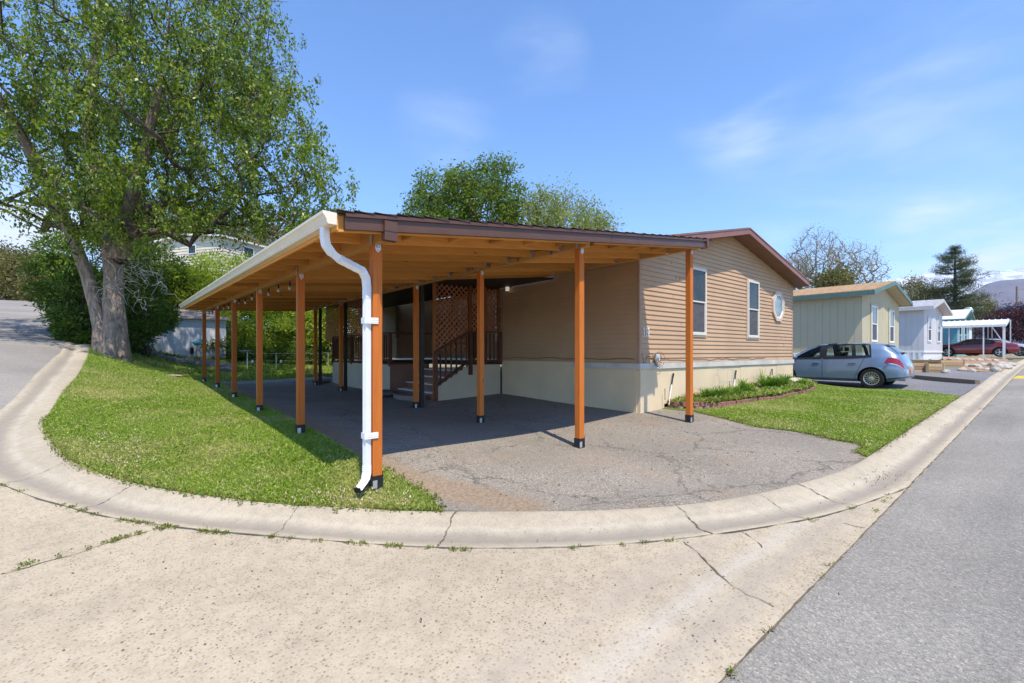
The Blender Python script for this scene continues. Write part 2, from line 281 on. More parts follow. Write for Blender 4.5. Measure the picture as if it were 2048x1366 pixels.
# ------------------------------------------------------------------ mesh building
def tag(o, label=None, cat=None, group=None, kind=None):
    for k, v in (('label', label), ('category', cat), ('group', group), ('kind', kind)):
        if v: o[k] = v
    return o
def empty(name, loc, label, cat, group=None, rz=0):
    o = bpy.data.objects.new(name, None); o.empty_display_size = .2; COL.objects.link(o); o.location = loc; o.rotation_euler.z = rz
    return tag(o, label, cat, group)
def wloc(o):
    p = Vector((0, 0, 0))
    while o is not None: p += o.location; o = o.parent
    return p
class MB:
    def __init__(s): s.v = []; s.f = []
    def add(s, vs, fs):
        k = len(s.v); s.v += [tuple(v) for v in vs]; s.f += [tuple(i + k for i in f) for f in fs]; return s
    def box(s, a, b, mt=None):
        x0, y0, z0 = (min(a[i], b[i]) for i in range(3)); x1, y1, z1 = (max(a[i], b[i]) for i in range(3))
        vs = [Vector(p) for p in ((x0, y0, z0), (x1, y0, z0), (x1, y1, z0), (x0, y1, z0), (x0, y0, z1), (x1, y0, z1), (x1, y1, z1), (x0, y1, z1))]
        if mt is not None: vs = [mt @ p for p in vs]
        return s.add(vs, [(0, 3, 2, 1), (4, 5, 6, 7), (0, 1, 5, 4), (1, 2, 6, 5), (2, 3, 7, 6), (3, 0, 4, 7)])
    def hexa(s, p8):                       # bottom 4, top 4
        return s.add(p8, [(0, 3, 2, 1), (4, 5, 6, 7), (0, 1, 5, 4), (1, 2, 6, 5), (2, 3, 7, 6), (3, 0, 4, 7)])
    def bar(s, a, b, w, h, up=(0, 0, 1)):
        a = Vector(a); b = Vector(b); d = (b - a).normalized(); up = Vector(up); sd_ = d.cross(up)
        if sd_.length < 1e-4: sd_ = Vector((1, 0, 0))
        sd_.normalize(); u = sd_.cross(d).normalized(); p = []
        for q in (a, b):
            for i, j in ((-1, -1), (1, -1), (1, 1), (-1, 1)): p.append(q + sd_ * i * w / 2 + u * j * h / 2)
        return s.add(p, [(0, 1, 2, 3), (7, 6, 5, 4), (0, 4, 5, 1), (1, 5, 6, 2), (2, 6, 7, 3), (3, 7, 4, 0)])
    def tube(s, pts, r, n=8, cap=True):
        pts = [Vector(p) for p in pts]; rs = r if isinstance(r, (list, tuple)) else [r] * len(pts); k0 = len(s.v); ref = None
        for i, p in enumerate(pts):
            d = (pts[min(i + 1, len(pts) - 1)] - pts[max(i - 1, 0)]).normalized()
            if ref is None: ref = d.orthogonal().normalized()
            ref = (ref - d * ref.dot(d)); ref = ref.normalized() if ref.length > 1e-5 else d.orthogonal().normalized()
            bb = d.cross(ref)
            for k in range(n):
                t = 2 * math.pi * k / n; s.v.append(tuple(p + (ref * math.cos(t) + bb * math.sin(t)) * rs[i]))
        for i in range(len(pts) - 1):
            for k in range(n):
                a = k0 + i * n + k; b = k0 + i * n + (k + 1) % n; s.f.append((a, b, b + n, a + n))
        if cap: s.f.append(tuple(k0 + k for k in range(n))[::-1]); s.f.append(tuple(k0 + (len(pts) - 1) * n + k for k in range(n)))
        return s
    def prism(s, poly, a, b):              # poly: list of points, extruded by vector b-a
        poly = [Vector(p) for p in poly]; dv = Vector(b) - Vector(a); n = len(poly)
        return s.add(poly + [p + dv for p in poly], [tuple(range(n))[::-1], tuple(range(n, 2 * n))] + [(i, (i + 1) % n, n + (i + 1) % n, n + i) for i in range(n)])
    def lathe(s, prof, c=(0, 0, 0), n=20, axis='z', cap=True):
        k0 = len(s.v)
        for r, h in prof:
            for k in range(n):
                t = 2 * math.pi * k / n
                q = (r * math.cos(t), r * math.sin(t), h) if axis == 'z' else (h, r * math.cos(t), r * math.sin(t))
                s.v.append(tuple(Vector(q) + Vector(c)))
        for i in range(len(prof) - 1):
            for k in range(n):
                a = k0 + i * n + k; b = k0 + i * n + (k + 1) % n; s.f.append((a, b, b + n, a + n))
        if cap: s.f.append(tuple(k0 + k for k in range(n))[::-1]); s.f.append(tuple(k0 + (len(prof) - 1) * n + k for k in range(n)))
        return s
    def build(s, name, mat, parent=None, smooth=False, local=False, bevel=0):
        me = bpy.data.meshes.new(name)
        off = Vector((0, 0, 0)) if local else wloc(parent)
        me.from_pydata([(v[0] - off.x, v[1] - off.y, v[2] - off.z) for v in s.v], [], s.f); me.materials.append(mat)
        bm = bmesh.new(); bm.from_mesh(me); bmesh.ops.recalc_face_normals(bm, faces=bm.faces); bm.to_mesh(me); bm.free()
        if smooth: me.polygons.foreach_set('use_smooth', [True] * len(me.polygons))
        o = bpy.data.objects.new(name, me); COL.objects.link(o); o.parent = parent
        if bevel:
            md = o.modifiers.new('bevel', 'BEVEL'); md.width = bevel; md.segments = 2; md.limit_method = 'ANGLE'
        return o
def pieces(mb, name, mat, parent=None, **k):               # every separate piece of mb as a part of its own
    par = list(range(len(mb.v)))
    def find(a):
        while par[a] != a: par[a] = par[par[a]]; a = par[a]
        return a
    for f in mb.f:
        for b in f[1:]: par[find(b)] = find(f[0])
    g = {}
    for f in mb.f: g.setdefault(find(f[0]), []).append(f)
    out = []
    for fs in g.values():
        ids = sorted({i for f in fs for i in f}); ix = {i: j for j, i in enumerate(ids)}
        q = MB(); q.v = [mb.v[i] for i in ids]; q.f = [tuple(ix[i] for i in f) for f in fs]; out.append(q.build(name, mat, parent, **k))
    return out
def top(mb, name, mat, loc, label, cat, group=None, **k):      # a thing that is one mesh, its origin at loc
    e = bpy.data.objects.new('t', None); e.location = loc
    off = Vector(loc); mb.v = [(v[0] - off.x, v[1] - off.y, v[2] - off.z) for v in mb.v]
    bpy.data.objects.remove(e)
    o = mb.build(name, mat, None, local=True, **k); o.location = loc
    return tag(o, label, cat, group)
def np_mesh(name, verts, k, mat, parent=None, smooth=False):    # verts (N*k,3): N separate k-gons
    n = len(verts) // k; me = bpy.data.meshes.new(name)
    off = np.array(wloc(parent)); verts = verts - off
    me.vertices.add(n * k); me.vertices.foreach_set('co', verts.astype(np.float32).ravel())
    me.loops.add(n * k); me.loops.foreach_set('vertex_index', np.arange(n * k, dtype=np.int32))
    me.polygons.add(n); me.polygons.foreach_set('loop_start', np.arange(0, n * k, k, dtype=np.int32))
    me.materials.append(mat); me.update(calc_edges=True)
    o = bpy.data.objects.new(name, me); COL.objects.link(o); o.parent = parent; return o
def copy_tree(o, parent=None):
    c = o.copy(); COL.objects.link(c); c.parent = parent
    for ch in list(o.children): copy_tree(ch, c)
    return c
# ------------------------------------------------------------------ ground surfaces
def dense(poly, step, closed=True):
    out = []; n = len(poly)
    for i in range(n if closed else n - 1):
        a = np.array(poly[i]); b = np.array(poly[(i + 1) % n]); k = max(1, int(np.linalg.norm(b - a) / step))
        for j in range(k): out.append(tuple(a + (b - a) * j / k))
    if not closed: out.append(tuple(poly[-1]))
    return out
def inside(p, poly):
    x, y = p[:, 0], p[:, 1]; r = np.zeros(len(p), bool); n = len(poly)
    for i in range(n):
        x1, y1 = poly[i]; x2, y2 = poly[(i + 1) % n]
        if y1 == y2: continue
        r ^= ((y1 > y) != (y2 > y)) & (x < (x2 - x1) * (y - y1) / (y2 - y1) + x1)
    return r
def sheet(name, poly, off, mat, step=.4, skirt=.1, wob=0, rough=0, kind='structure'):
    poly = dense(poly, step)
    if wob:
        r = random.Random(len(poly)); poly = [(x + r.uniform(-wob, wob), y + r.uniform(-wob, wob)) for x, y in poly]
    P = np.array(poly); g = np.stack(np.meshgrid(np.arange(P[:, 0].min(), P[:, 0].max(), step), np.arange(P[:, 1].min(), P[:, 1].max(), step)), -1).reshape(-1, 2)
    g = g + rng.uniform(-.1, .1, g.shape) * step; g = g[inside(g, poly)]
    n = len(poly); pts = [Vector(p) for p in poly] + [Vector(p) for p in g]
    v, e, f, _, _, _ = delaunay_2d_cdt(pts, [(i, (i + 1) % n) for i in range(n)], [], 1, 1e-5)
    xy = np.array([(p.x, p.y) for p in v]); z = Hn(xy) + off
    if rough: z = z + rng.uniform(-rough, rough, len(z))
    mb = MB(); mb.v = [(xy[i, 0], xy[i, 1], z[i]) for i in range(len(xy))]; mb.f = [tuple(q) for q in f]
    if skirt:
        cnt = {}
        for q in mb.f:
            for a, b in zip(q, q[1:] + q[:1]):
                cnt.setdefault((min(a, b), max(a, b)), []).append((a, b))
        for k_, q in list(cnt.items()):
            if len(q) == 1:
                a, b = q[0]; j = len(mb.v); mb.v += [(*mb.v[a][:2], mb.v[a][2] - skirt), (*mb.v[b][:2], mb.v[b][2] - skirt)]; mb.f.append((a, b, j + 1, j))
    o = mb.build(name, mat, None, smooth=False); return tag(o, kind=kind)
SO = -.06                                                        # street surface below lawn / driveway level
back_px = [(181, 690), (174, 718), (154, 754), (123, 789), (95, 834), (88, 852), (92, 866), (102, 879), (119, 903), (151, 927), (190, 946), (246, 960), (309, 974), (386, 989), (506, 1004), (600, 1011), (698, 1016), (776, 1018), (881, 1021), (1010, 1024), (1147, 1022), (1264, 1020), (1354, 1013.6), (1429, 1005), (1506, 990), (1592, 969), (1660, 950), (1703, 935), (1733, 915)]
front_px = [(-60, 945), (0, 970), (70, 999.6), (116, 1011), (175.6, 1028), (228, 1040), (316, 1053), (421, 1066), (509, 1073), (600, 1081), (717, 1089), (815, 1096), (912, 1100), (1010, 1101), (1147, 1098), (1264, 1091), (1362, 1081), (1471, 1067), (1557, 1053), (1634, 1039), (1703, 1020), (1772, 995), (1823, 975)]
asp_px = [(-45, 858), (0, 822), (25, 801), (53, 771), (70, 750), (105, 718), (119, 708), (135, 685), (150, 660)]
KB = [G(*p) for p in back_px]; KF = [G(*p, SO) for p in front_px]; KA = [G(*p, SO) for p in asp_px]
YA = G(1440, 1366, SO)[1]                                        # the asphalt edge of the right-hand road runs along x
kb_far = [(x, KB[-1][1] - .002 * (x - KB[-1][0])) for x in (9, 12, 16, 22, 30, 45, 70)]
tipx = KF[-1][0]
KBf = KB + kb_far; KFf = KF[:-1] + [(tipx, YA)] + [(x, YA) for x in (8, 10, 14, 20, 30, 45, 70)]
ka_up = [KA[-1]] + [(KA[-1][0] - .02 * (y - KA[-1][1]), y) for y in (24, 30, 38, 48)]
leftup = [(x + .75, y) for x, y in ka_up[1:]]
def smooth_line(pts, step):
    p = np.array(dense(pts, step, False))
    for _ in range(3): p[1:-1] = (p[:-2] + 2 * p[1:-1] + p[2:]) / 4
    return p
def near_on(line, p):
    d = ((line - p) ** 2).sum(1); return line[int(np.argmin(d))]
# base ground sheet to the horizon
def ground_sheet():
    xs = np.r_[np.linspace(-900, -40, 12), np.linspace(-30, 80, 90), np.linspace(90, 1500, 14)]
    ys = np.r_[np.linspace(-900, -20, 10), np.linspace(-14, 60, 75), np.linspace(70, 1500, 14)]
    X, Y = np.meshgrid(xs, ys); Z = Hn(np.c_[X.ravel(), Y.ravel()]) - .16
    mb = MB(); mb.v = list(zip(X.ravel(), Y.ravel(), Z)); nx = len(xs)
    mb.f = [(j * nx + i, j * nx + i + 1, (j + 1) * nx + i + 1, (j + 1) * nx + i) for j in range(len(ys) - 1) for i in range(nx - 1)]
    tag(mb.build('ground', M('dry_ground', (.22, .19, .12), .95, .3, .5, bmp=.5, bs=8), None, smooth=True), kind='structure')
ground_sheet()
sheet('road', [(-12, -9), (70, -9), (70, YA), (tipx, YA), (-12, YA)], SO, m_road, .9, .1, 0)
line = [(-9, YA + .0)] + [(x, YA) for x in (0, 3, tipx)]
sheet('concrete_pan', [(-9, YA), (tipx, YA)] + KF[::-1] + [(-3.0, KF[0][1] + 1.0), (-9, KF[0][1] + 1.4)], SO + .006, m_conc, .35, .08)
lp = [(-20, KA[0][1] + .2), (-3, KA[0][1])] + KA + ka_up[1:] + [(-6, 49), (-20, 49)]
sheet('hill_road', lp, SO + .004, m_road2, .7, .1)
# rolled kerb and gutter, swept between its street edge and its lawn edge
def kerb_mesh(back, front, prof, name):
    b = smooth_line(back, .25); f = smooth_line(front, .05); mb = MB(); n = len(prof)
    for p in b:
        q = near_on(f, p)
        for t, dz in prof:
            xy = q + (p - q) * t; mb.v.append((xy[0], xy[1], H(*xy) + dz))
    m = len(b)
    mb.f = [(i * n + j, i * n + j + 1, (i + 1) * n + j + 1, (i + 1) * n + j) for i in range(m - 1) for j in range(n - 1)]
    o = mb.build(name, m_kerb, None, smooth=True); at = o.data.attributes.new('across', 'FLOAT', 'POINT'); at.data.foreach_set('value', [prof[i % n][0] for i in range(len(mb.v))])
    return tag(o, kind='structure')
def kerb_stain_shading():                       # flow-line stain and gutter shading, painted together as a darker grey band
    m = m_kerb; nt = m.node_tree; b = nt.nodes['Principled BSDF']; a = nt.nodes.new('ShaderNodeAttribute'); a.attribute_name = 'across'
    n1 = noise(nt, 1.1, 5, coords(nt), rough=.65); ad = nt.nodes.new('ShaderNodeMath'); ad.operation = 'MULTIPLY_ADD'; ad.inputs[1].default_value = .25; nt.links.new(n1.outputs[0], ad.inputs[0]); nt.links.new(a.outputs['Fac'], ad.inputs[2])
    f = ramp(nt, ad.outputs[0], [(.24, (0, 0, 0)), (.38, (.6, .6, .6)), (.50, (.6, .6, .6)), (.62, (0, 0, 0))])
    f2 = ramp(nt, ad.outputs[0], [(.60, (0, 0, 0)), (.68, (.12, .12, .12)), (.76, (0, 0, 0))])  # pale highlight stripe painted where the kerb starts to rise
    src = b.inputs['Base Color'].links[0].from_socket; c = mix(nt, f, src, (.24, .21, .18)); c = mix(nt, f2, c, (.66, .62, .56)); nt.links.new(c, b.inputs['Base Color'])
kerb_stain_shading()
prof = [(-.03, SO - .1), (0, SO + .012), (.12, SO + .006), (.27, SO - .012), (.38, SO - .012), (.50, SO + .006), (.64, SO + .028), (.76, -.006), (.88, .004), (.97, .007), (1.0, .0), (1.01, -.12)]
fl = [KA[k] for k in range(len(KA) - 1, 1, -1)]
back_all = [(x, y) for x, y in leftup[::-1]] + KBf
front_all = [(x, y) for x, y in ka_up[:0:-1]] + KA[::-1] + [(KA[0][0], KA[0][1] - .3)] + KFf
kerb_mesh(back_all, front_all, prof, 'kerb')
# driveway, lawns, gravel
lawn_r_px = [(1388, 824), (1441, 836), (1514, 855), (1579, 862), (1634, 872), (1669, 881), (1720, 889), (1731, 895), (1718, 908)]
LR = [G(*p) for p in lawn_r_px]
XR = 1.95
lawn_l = KB[:19][::-1]                                           # (881,1021) back to (181,690)
LE = [G(863, 995), G(836, 978), G(805, 962), G(784, 948), G(768, 938)]
lawn_left = [G(881, 1021)] + LE + [(2.12, 4.7), (2.16, 6.5), (2.2, 9), (2.25, 12), (2.3, 15), (2.4, 17.9), (3.2, 18.6), (5.6, 18.9), (8, 19), (9.5, 23), (9.5, 26), (3.4, 27), (-.2, 27), (-.9, 24)] + KB[:19]
sheet('lawn', lawn_left, .012, m_lawn, .35, .1, .015)
lawn_right = LR + KB[-1:] + [(9, kb_far[0][1]), (12, kb_far[1][1]), (13.6, kb_far[1][1])] + [G(1918, 793), G(1865, 787.5), G(1798, 780), G(1735, 773.5), (18.0, 5.5), (18, 8), (16.7, 8), (16.5, 5.6), (8.3, 5.62)]
kbl = G(1918, 793)
lawn_right = LR + KB[-1:] + [(x, KB[-1][1] - .002 * (x - KB[-1][0]) + .01) for x in (9, 12, 15) if x < kbl[0] - .3] + [kbl, G(1865, 787.5), G(1798, 780), (17.9, 4.8), (17.6, 8), (16.7, 8), (16.45, 5.6), (8.9, 5.62)]
drive = [LE[0][:2]] + LE[1:] + [(2.1, 4.7), (2.1, 12), (2.3, 17.9), (3.2, 18.5), (5.6, 18.8), (8, 18.9), (8.3, 5.6)] + [(8.9, 5.62)] + LR + KB[28:17:-1]
dv = sheet('driveway', drive, .004, m_drive, .2, .05)
def dirt_attr():
    P = np.array([v.co[:2] for v in dv.data.vertices]); w = np.zeros(len(P))
    for a, b, r in ((G(790, 945), G(1050, 1012), .26), (G(760, 935), G(800, 960), .3), ((2.25, 5), (2.4, 14), .28)):
        a = np.array(a); b = np.array(b); t = np.clip(((P - a) @ (b - a)) / ((b - a) @ (b - a)), 0, 1); d = np.linalg.norm(P - a - t[:, None] * (b - a), axis=1); w = np.maximum(w, np.exp(-(d / r) ** 2))
    at = dv.data.attributes.new('dirt', 'FLOAT', 'POINT'); at.data.foreach_set('value', w)
    nt = m_drive.node_tree; b = nt.nodes['Principled BSDF']; a = nt.nodes.new('ShaderNodeAttribute'); a.attribute_name = 'dirt'
    n1 = noise(nt, 3, 6, coords(nt), rough=.7); m = nt.nodes.new('ShaderNodeMath'); m.operation = 'MULTIPLY'; nt.links.new(a.outputs['Fac'], m.inputs[0]); nt.links.new(ramp(nt, n1.outputs[0], [(.25, (.5, .5, .5)), (.6, (1, 1, 1))]), m.inputs[1])
    src = b.inputs['Base Color'].links[0].from_socket; n2 = noise(nt, 30, 4, coords(nt)); nt.links.new(mix(nt, ramp(nt, m.outputs[0], [(.25, (0, 0, 0)), (.6, (.85, .85, .85))]), src, ramp(nt, n2.outputs[0], [(.35, (.22, .15, .095)), (.65, (.33, .25, .17))])), b.inputs['Base Color'])
dirt_attr()
sheet('front_lawn', lawn_right, .014, m_lawn, .35, .06, .012)
kerb_y = lambda x: KB[-1][1] - .002 * (x - KB[-1][0])
gr = [kbl, G(1865, 787.5), G(1798, 780), (17.9, 4.8), (17.6, 8), (17.6, 16), (24.6, 16), (24.6, 5.7), (31.9, 5.7), (38.8, 5.7), (36, kerb_y(36)), (28, kerb_y(28)), (20, kerb_y(20))]
sheet('gravel_lot', gr, .002, m_gravel, .6, .05)
# grass blades
def blades(polys, dens, h0, h1, name, edge=None, label=None):
    out = []
    for poly, dn in polys:
        P = np.array(poly); lo, hi = P.min(0), P.max(0); n = int((hi - lo).prod() * dn)
        q = rng.uniform(lo, hi, (n, 2)); q = q[inside(q, poly)]
        d = np.hypot(q[:, 0], q[:, 1]); q = q[rng.random(len(q)) < np.clip((9 / d) ** 1.2, .12, 1)]
        out.append(q)
    q = np.concatenate(out); n = len(q); d = np.hypot(q[:, 0], q[:, 1])
    z = Hn(q) + .01; a = rng.uniform(0, 2 * np.pi, n); w = .0023 * (1 + d / 7); hh = rng.uniform(h0, h1, n) * (1 + .35 * np.sin(q[:, 0] * 2.1 + 1) * np.cos(q[:, 1] * 1.7))
    b = np.c_[q, z]; ln = rng.normal(0, .55, (n, 2)) * hh[:, None]
    s = np.c_[np.cos(a) * w, np.sin(a) * w, np.zeros(n)]
    v = np.stack([b - s, b + s, b + np.c_[ln * .45, hh * .65] + s * .6, b + np.c_[ln, hh * .95]], 1).reshape(-1, 3)
    o = np_mesh(name, v, 4, m_grass); return tag(o, label or 'short green lawn grass growing on the left and right lawns', 'grass', kind='stuff')
bl_l = [p for p in lawn_left]
blades([(bl_l, 10500)], 0, .015, .038, 'grass', label='green lawn grass with dry yellow patches between the carport and the curved kerb')
blades([(lawn_right, 8500)], 0, .016, .042, 'grass', label='green lawn grass in front of the flower bed and tan siding wall')
# joints and cracks in the concrete: thin dark dirt-filled strips, weeds growing along them
def strip(pts, w, off, mat, name='crack', wob=.012):
    r = random.Random(int(pts[0][0] * 13) % 9999); p = dense([G(u, v, SO) if len((u, v)) == 2 else 0 for u, v in pts], .05, False)
    q_ = np.random.default_rng(len(p)); wx = np.cumsum(q_.normal(0, wob * .9, len(p))); wx -= np.linspace(0, wx[-1], len(p)); p = [(x + r.uniform(-wob, wob) + w_ * .6, y + r.uniform(-wob, wob) + w_) for (x, y), w_ in zip(p, wx)]; mb = MB()
    for i, (x, y) in enumerate(p):
        a = np.array(p[max(i - 1, 0)]); b = np.array(p[min(i + 1, len(p) - 1)]); t = (b - a) / (np.linalg.norm(b - a) + 1e-9)
        ww = w * r.choice((.25, .5, .8, 1.3, .4)) / 2; nx, ny = -t[1] * ww, t[0] * ww
        for sgn in (-1, 1):
            X, Y = x + sgn * nx, y + sgn * ny; mb.v.append((X, Y, H(X, Y) + off))
    mb.f = [(2 * i, 2 * i + 1, 2 * i + 3, 2 * i + 2) for i in range(len(p) - 1)]
    return p, mb
def crack(pts, w=.02, off=SO + .011, wob=.012):
    p, mb = strip(pts, w, off, m_crack, wob=wob); return p, mb
pan_cr = [([(0, 1151), (42, 1137), (123, 1116), (176, 1102), (228, 1084), (281, 1070), (330, 1056)], .014), ([(1364, 1084), (1399, 1112), (1429, 1140), (1446, 1162), (1480, 1183), (1514, 1200), (1545, 1214)], .013), ([(1488, 1067), (1510, 1082), (1523, 1098)], .009),
          ([(1690, 1050), (1730, 1058)], .006), ([(1560, 1290), (1620, 1330)], .004)]
weedlines = []
allc = MB()
for pts, w in pan_cr:
    p, mb = crack(pts, w); allc.add(mb.v, mb.f); weedlines.append((p, w))
fr = [tuple(q) for q in smooth_line(KF, .1)]
mb = MB(); r_ = random.Random(4)
for i, (x, y) in enumerate(fr):
    a = np.array(fr[max(i - 1, 0)]); b = np.array(fr[min(i + 1, len(fr) - 1)]); t = (b - a) / (np.linalg.norm(b - a) + 1e-9)
    ww = .014 * r_.uniform(.2, 1.1) / 2
    for s in (-1, 1): mb.v.append((x - t[1] * ww * s, y + t[0] * ww * s, H(x, y) + SO + .019))
mb.f = [(2 * i, 2 * i + 1, 2 * i + 3, 2 * i + 2) for i in range(len(fr) - 1)]
allc.add(mb.v, mb.f)
tag(allc.build('pavement_cracks', m_crack, None), kind='structure')
def kerb_joints():
    mb = MB(); bb = smooth_line(back_all, .05); ff = smooth_line(front_all, .02); r = random.Random(2)
    js = [((908, 1024), .02), ((1356, 1015), .02), ((1596, 970), .018), ((277, 966), .014), ((147, 922), .008), ((1514, 989), .008), ((1814, 866), .01), ((1890, 811), .01), ((600, 1012), .006), ((123, 790), .008), ((1960, 762), .012)]
    for (u, v), w in js:
        p = near_on(bb, np.array(G(u, v))); q = near_on(ff, p); d = (p - q); L = np.linalg.norm(d); nrm = np.array((-d[1], d[0])) / L; k0 = len(mb.v); n = 24
        tt = np.linspace(.02, .99, n); prev = 0
        for i, t in enumerate(tt):
            dz = np.interp(t, [a for a, _ in prof], [b for _, b in prof]); xy = q + d * t + nrm * r.uniform(-.01, .01)
            ww = w * r.choice((.2, .4, .7, 1.0)) / 2
            for s in (-1, 1): X = xy + nrm * ww * s; mb.v.append((X[0], X[1], H(*X) + dz + .005))
        mb.f += [(k0 + 2 * i, k0 + 2 * i + 1, k0 + 2 * i + 3, k0 + 2 * i + 2) for i in range(n - 1)]
    # tar / dirt line where road asphalt meets the concrete
    k0 = len(mb.v); xs = np.arange(-3, 40, .08)
    for x in xs:
        for s in (-1, 1): mb.v.append((x, YA + s * r.uniform(.0005, .010) - .003, H(x, YA) + SO + .009 + (.006 if x > tipx else 0)))
    mb.f += [(k0 + 2 * i, k0 + 2 * i + 1, k0 + 2 * i + 3, k0 + 2 * i + 2) for i in range(len(xs) - 1)]
    tag(mb.build('kerb_joints', m_crack, None), kind='structure')
kerb_joints()
m_weed = leaf('weed_leaf', [(.07, .14, .015), (.14, .22, .02), (.24, .26, .05), (.3, .22, .1)])
def weed_pts(cent, n, spread, h, size, name, label, mat=None):
    c = np.repeat(np.array(cent), n, 0); m = len(c); c[:, :2] += rng.normal(0, spread, (m, 2)); c[:, 2] = Hn(c[:, :2]) + c[:, 2]
    a = rng.uniform(0, 2 * np.pi, m); e = rng.uniform(.1, 1.2, m); L = size * rng.uniform(.5, 1.3, m)
    d = np.c_[np.cos(a) * np.cos(e), np.sin(a) * np.cos(e), np.sin(e)] * L[:, None]; s = np.c_[-np.sin(a), np.cos(a), np.zeros(m)] * L[:, None] * .22
    c[:, 2] += rng.uniform(0, h, m)
    v = np.stack([c, c + d * .5 + s, c + d, c + d * .5 - s], 1).reshape(-1, 3)
    return tag(np_mesh(name, v, 4, mat or m_weed), label, 'weeds', kind='stuff')
cw = []
for u, v, k in ((8, 974, 7), (40, 985, 6), (125, 1013, 5), (140, 1017, 9), (165, 1024, 9), (190, 1031, 7), (245, 1043, 8), (265, 1046, 9), (285, 1049, 9), (300, 1051, 8), (332, 1055, 14), (345, 1057, 10), (400, 1065, 7), (415, 1066, 10), (435, 1068, 9), (455, 1070, 8), (540, 1076, 8), (575, 1080, 4), (635, 1084, 6), (700, 1089, 7), (730, 1091, 8), (780, 1094, 9), (800, 1096, 10), (860, 1100, 4), (905, 1102, 8), (935, 1103, 8), (1150, 1099, 5), (1250, 1093, 4), (1290, 1088, 4), (1340, 1084, 5),
                (320, 1060, 10), (230, 1083, 10), (250, 1077, 9), (275, 1070, 8), (215, 1088, 6), (180, 1100, 4), (50, 1133, 7), (65, 1128, 4), (120, 1116, 4), (30, 1142, 3), (1620, 1045, 4), (1700, 1020, 6)):
    for j in range(k): x, y = G(u + random.uniform(-9, 9), v + random.uniform(-2, 2), SO); cw.append((x, y, SO + .01))
for u, v, k in ((1780, 995, 4), (1770, 1008, 4), (1752, 1024, 3), (1660, 1135, 3), (1462, 1352, 5), (1540, 1268, 2), (1880, 908, 3), (1925, 852, 2), (1960, 818, 3), (1645, 1155, 2)):
    for j in range(k): x, y = G(u + random.uniform(-6, 6), v + random.uniform(-4, 4), SO); cw.append((x, y, SO + .01))
weed_pts(cw, 6, .012, .01, .022, 'crack_weeds', 'small green weeds sprouting along the joints of the concrete street corner')
# lawn fringe: dry leaves and straggly growth at kerb edge and driveway edge
fr_ = []
for ln_, k in ((KB[4:19], 16), ([G(881, 1021)] + LE, 16), (LR, 20), ([KB[-1], (12, kerb_y(12)), kbl], 6)):
    for x, y in dense(ln_, .05, False):
        for j in range(k // 5): fr_.append((x + random.gauss(0, .03), y + random.gauss(0, .03), .008))
weed_pts(fr_, 5, .02, .01, .035, 'edge_growth', 'ragged grass and clover creeping over the edges of the lawns')
dry = leaf('dry_leaf', [(.42, .32, .18), (.55, .46, .3), (.3, .19, .1), (.6, .54, .4)], trans=.15)
dl = []
for i in range(1500):
    k = random.random()
    if k < .5: u, v = random.gauss(200, 80), random.gauss(905, 40)
    elif k < .7: u, v = random.gauss(720, 110), random.gauss(1000, 12)
    elif k < .82: u, v = random.gauss(1640, 80), random.gauss(868, 14)
    else: u, v = random.gauss(330, 90), random.gauss(760, 30)
    x, y = G(u, v)
    if inside(np.array([(x, y)]), lawn_left)[0] or inside(np.array([(x, y)]), lawn_right)[0]: dl.append((x, y, .02))
weed_pts(dl, 2, .03, .03, .028, 'fallen_leaves', 'pale dry leaves and seed litter scattered over both lawns', dry)
lt = []
for i in range(1200):
    x, y = random.uniform(.5, 9), random.uniform(1.6, 5.4); lt.append((x, y, .006))
lt = [q for q in lt if inside(np.array([q[:2]]), drive)[0]]
lt += [(random.gauss(-2.0, .5), random.uniform(20, 30), SO + .01) for _ in range(300)]
weed_pts(lt, 1, .01, .003, .02, 'driveway_litter', 'bits of bark and seed litter lying on the worn driveway', dry)
deb = []
for u, v, su, sv, k in ((1760, 957, 34, 9, 170), (1965, 783, 22, 8, 120), (1900, 838, 12, 14, 50), (1860, 870, 14, 14, 40), (130, 745, 12, 22, 60), (60, 850, 10, 30, 40), (1650, 1100, 60, 60, 25), (900, 1180, 400, 60, 40)):
    for j in range(k):
        x, y = G(random.gauss(u, su), min(1350, random.gauss(v, sv)), SO); deb.append((x, y, SO + .022))
weed_pts(deb, 1, .01, .003, .022, 'gutter_debris', 'dark bits of bark and twigs washed into the street gutter', leaf('debris', [(.05, .04, .03), (.12, .09, .06), (.3, .24, .16)], trans=.05))
# pebbles
def pebbles():
    mb = MB()
    for i in range(520):
        k = random.random()
        if k < .55: x, y = random.uniform(2.4, 9), random.uniform(2.2, 5.8); o = .006; ok = inside(np.array([(x, y)]), drive)[0]; s = random.uniform(.006, .016)
        else:
            u, v = random.uniform(100, 1500), random.uniform(1040, 1340); x, y = G(u, v, SO); o = SO + .008; ok = True; s = random.uniform(.003, .009)
        if not ok: continue
        z = H(x, y) + o + s * .3; q = [Vector((math.cos(t) * s * random.uniform(.7, 1.2), math.sin(t) * s * random.uniform(.7, 1.2), 0)) for t in (0, 1.2, 2.5, 3.8, 5)]
        c = Vector((x, y, z)); mb.add([c + p for p in q] + [c + Vector((0, 0, s * .7)), c - Vector((0, 0, s * .6))], [(i_, (i_ + 1) % 5, 5) for i_ in range(5)] + [((i_ + 1) % 5, i_, 6) for i_ in range(5)])
    tag(mb.build('pebbles', M('pebble', (.2, .17, .14), .9, .5, 12), None), 'small loose pebbles scattered on the driveway and concrete', 'pebbles', kind='stuff')
pebbles()
